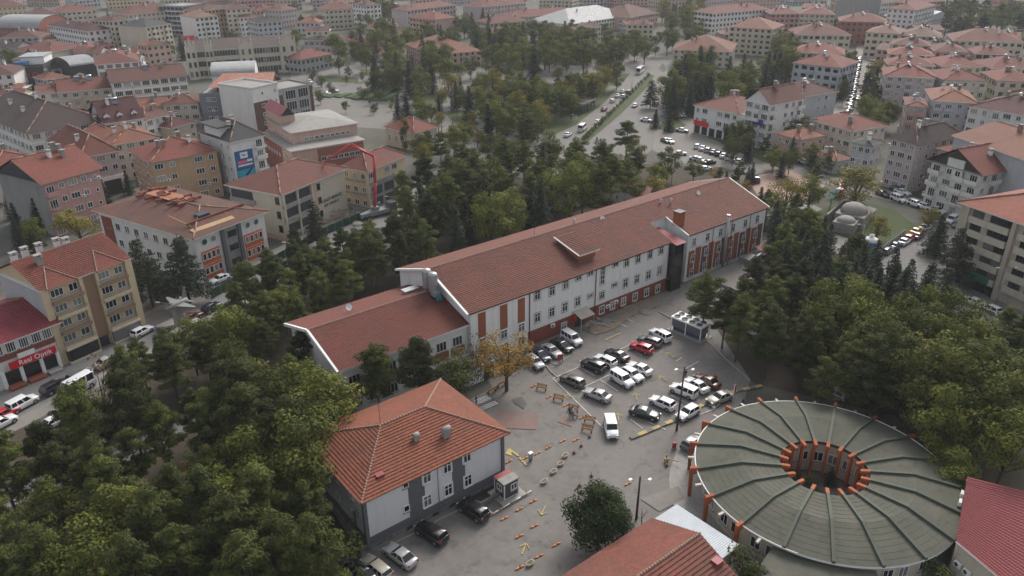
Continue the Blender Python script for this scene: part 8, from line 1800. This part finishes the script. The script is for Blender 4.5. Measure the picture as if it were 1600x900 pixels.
mass([(1085, 540), (1150, 520), (1300, 520), (1340, 580), (1300, 600), (1200, 585), (1120, 575)], 20, ['pine'] * 5 + ['green'], (10, 13), '%s between the car park and the round building', 'pines between car park and round building', 3.8, 11)
mass([(1300, 470), (1420, 470), (1500, 505), (1600, 560), (1610, 740), (1540, 740), (1440, 680), (1340, 620), (1310, 560)], 50, ['green'] * 9 + ['yellow', 'pine'], (12, 16), '%s in the wood at the right', 'wood at the right', 4.3, 12)
mass([(1540, 500), (1600, 520), (1600, 560)], 3, ['green', 'pine'], (10, 12), '%s beside the right hand road', 'trees beside the right hand road', 4, 13)
mass([(540, 60), (640, 55), (720, 60), (690, 110), (650, 128), (580, 110)], 34, ['spruce', 'spruce', 'green', 'green', 'poplar'], (13, 17), '%s in the belt behind the hedge beds', 'belt behind the hedge beds', 5.0, 14)
mass([(745, 80), (800, 45), (870, 40), (960, 50), (1060, 60), (1010, 85), (900, 88), (790, 95)], 60, ['spruce', 'green', 'green', 'poplar', 'poplar'], (13, 18), '%s in the belt beyond the square', 'belt beyond the square', 5.0, 15)
mass([(700, 130), (780, 120), (870, 140), (880, 180), (850, 205), (780, 195), (730, 165)], 44, ['spruce', 'pine', 'green', 'green', 'green', 'yellow'], (10, 14), '%s in the park beside the boulevard', 'park beside the boulevard', 4.8, 16)
mass([(870, 130), (960, 112), (985, 112), (940, 150), (900, 178), (870, 195)], 26, ['green', 'green', 'pine', 'yellow'], (8, 12), '%s along the boulevard park edge', 'trees along the boulevard', 4.8, 17)
mass([(1030, 112), (1090, 85), (1180, 95), (1240, 90), (1245, 115), (1180, 135), (1100, 150), (1040, 145)], 46, ['spruce'] * 5 + ['pine', 'green'], (13, 17), '%s in the dark block right of the boulevard', 'dark block right of the boulevard', 4.6, 18)
mass([(1215, 60), (1245, 60), (1245, 100), (1205, 100)], 8, ['green', 'poplar'], (13, 17), '%s left of the stacked apartments', 'trees left of the stacked apartments', 5, 19)
mass([(1310, 100), (1330, 80), (1345, 82), (1330, 120), (1316, 150)], 9, ['green', 'spruce', 'pine'], (8, 11), '%s on the left verge of the parked street', 'left verge of the parked street', 4, 20)
mass([(1357, 100), (1385, 95), (1385, 150), (1410, 170), (1380, 190), (1345, 180), (1350, 140)], 20, ['green', 'spruce', 'yellow', 'pine'], (8, 12), '%s on the right verge of the parked street', 'right verge of the parked street', 4, 21)
mass([(1110, 210), (1160, 200), (1250, 225), (1310, 260), (1290, 275), (1200, 250), (1130, 235)], 20, ['pine', 'green', 'spruce', 'green'], (6, 9), '%s along the hedge of the side street', 'trees along the side street', 4, 22)
mass([(1190, 190), (1250, 165), (1270, 195), (1230, 205)], 6, ['green', 'spruce'], (8, 10), '%s behind the peach house', 'trees behind the peach house', 4, 23)
mass([(1030, 10), (1100, 5), (1100, 55), (1060, 60)], 16, ['green', 'poplar', 'yellow'], (14, 18), '%s left of the gabled row', 'trees left of the gabled row', 6, 24)
mass([(1460, 8), (1600, 5), (1600, 40), (1500, 42), (1450, 30)], 26, ['spruce', 'green', 'pine'], (14, 18), '%s by the far car park at the top right', 'trees at the top right', 7, 25)
mass([(560, 0), (625, 0), (625, 50), (560, 55)], 16, ['spruce', 'green', 'poplar'], (14, 18), '%s in the tall belt near the top middle', 'tall belt near the top', 6, 26)
mass([(720, 20), (790, 25), (780, 75), (735, 70)], 12, ['spruce', 'green'], (13, 17), '%s before the long slabs', 'trees before the long slabs', 5, 27)
mass([(0, 310), (60, 300), (70, 350), (100, 365), (40, 385), (0, 370)], 7, ['spruce', 'green', 'pine'], (6, 9), '%s behind the yellow flats', 'trees behind the yellow flats', 3.5, 28)
mass([(600, 160), (690, 140), (700, 185), (640, 215)], 8, ['spruce', 'green', 'pine'], (7, 10), '%s around the small villa', 'trees around the small villa', 4.5, 29)
mass([(1180, 300), (1250, 315), (1300, 340), (1260, 352), (1195, 345)], 10, ['green', 'pine', 'spruce'], (6, 9), '%s above the dark belt', 'trees above the dark belt', 3.6, 30)
mass([(1280, 335), (1330, 372), (1400, 385), (1420, 400), (1330, 392), (1270, 365)], 7, ['bush', 'green'], (3, 5), '%s in the bath house garden', 'shrubs in the bath house garden', 2.5, 31)
mass([(0, 20), (560, 5), (560, 45), (480, 60), (280, 75), (230, 100), (0, 130)], 34, ['green', 'spruce', 'pine'], (8, 12), '%s among the far roofs of the old town', 'trees among the old town roofs', 7, 41)
mass([(1090, 15), (1230, 20), (1420, 30), (1600, 60), (1600, 120), (1460, 100), (1320, 60), (1200, 70)], 26, ['green', 'spruce', 'pine'], (8, 12), '%s between the apartment rows at the right', 'trees between the apartment rows', 7, 42)
mass([(160, 205), (300, 190), (330, 260), (200, 290), (150, 300)], 7, ['green', 'spruce'], (6, 8), '%s between the old town blocks', 'trees between the old town blocks', 4, 43)
mass([(640, 20), (760, 40), (760, 70), (640, 75)], 14, ['spruce', 'green'], (10, 14), '%s before the long pink slab', 'trees before the long pink slab', 6, 44)
mass([(470, 112), (560, 108), (640, 118), (650, 150), (600, 172), (500, 168)], 22, ['green', 'yellow', 'bush', 'green'], (3, 6), '%s on the square by the hedge beds', 'young trees on the square', 5, 45)
mass([(640, 150), (720, 140), (800, 200), (760, 215), (680, 200)], 12, ['green', 'bare', 'yellow'], (5, 8), '%s along the road below the square', 'trees below the square', 5, 46)
for i in range(22):      # clipped balls on the median and along the kerb
    f = i / 21; p = P(912 + f * 100, 222 - f * 100); tree(0, 0, rt.uniform(1.8, 2.6), 'bush', '%s clipped shrub ball on the boulevard median counted from the crossing' % (RW + ['seventeenth', 'eighteenth', 'nineteenth', 'twentieth', 'twenty-first', 'twenty-second'])[i], 'clipped shrubs on the median', .8, at_=p)
for k, (dx, dy, h, kd) in enumerate(((1262, 752, 1.8, 'bush'), (1298, 746, 3.0, 'spruce'), (1279, 752, 1.8, 'rust'), (1240, 742, 1.6, 'bush'))):
    tree(0, 0, h, kd, '%s in the courtyard of the round building' % ('low green shrub', 'small upright conifer', 'reddish shrub', 'grassy shrub')[k], 'courtyard planting', 1.2, at_=P(dx, dy, h * .4))
# ---------------------------------------------------------------- haze
b = MB(); b.box(-GS - 40, GS + 40, -GS - 40, GS + 40, -1.0, 70.0)
o = b.build('haze', []); o['kind'] = 'stuff'
hm = bpy.data.materials.new('haze'); hm.use_nodes = True; t = hm.node_tree; t.nodes.clear()
vo = t.nodes.new('ShaderNodeOutputMaterial'); pv = t.nodes.new('ShaderNodeVolumePrincipled')
pv.inputs['Color'].default_value = (0.86, 0.89, 0.93, 1); pv.inputs['Density'].default_value = HAZE_DENSITY; pv.inputs['Anisotropy'].default_value = 0.1
t.links.new(pv.outputs[0], vo.inputs['Volume']); o.data.materials.append(hm)
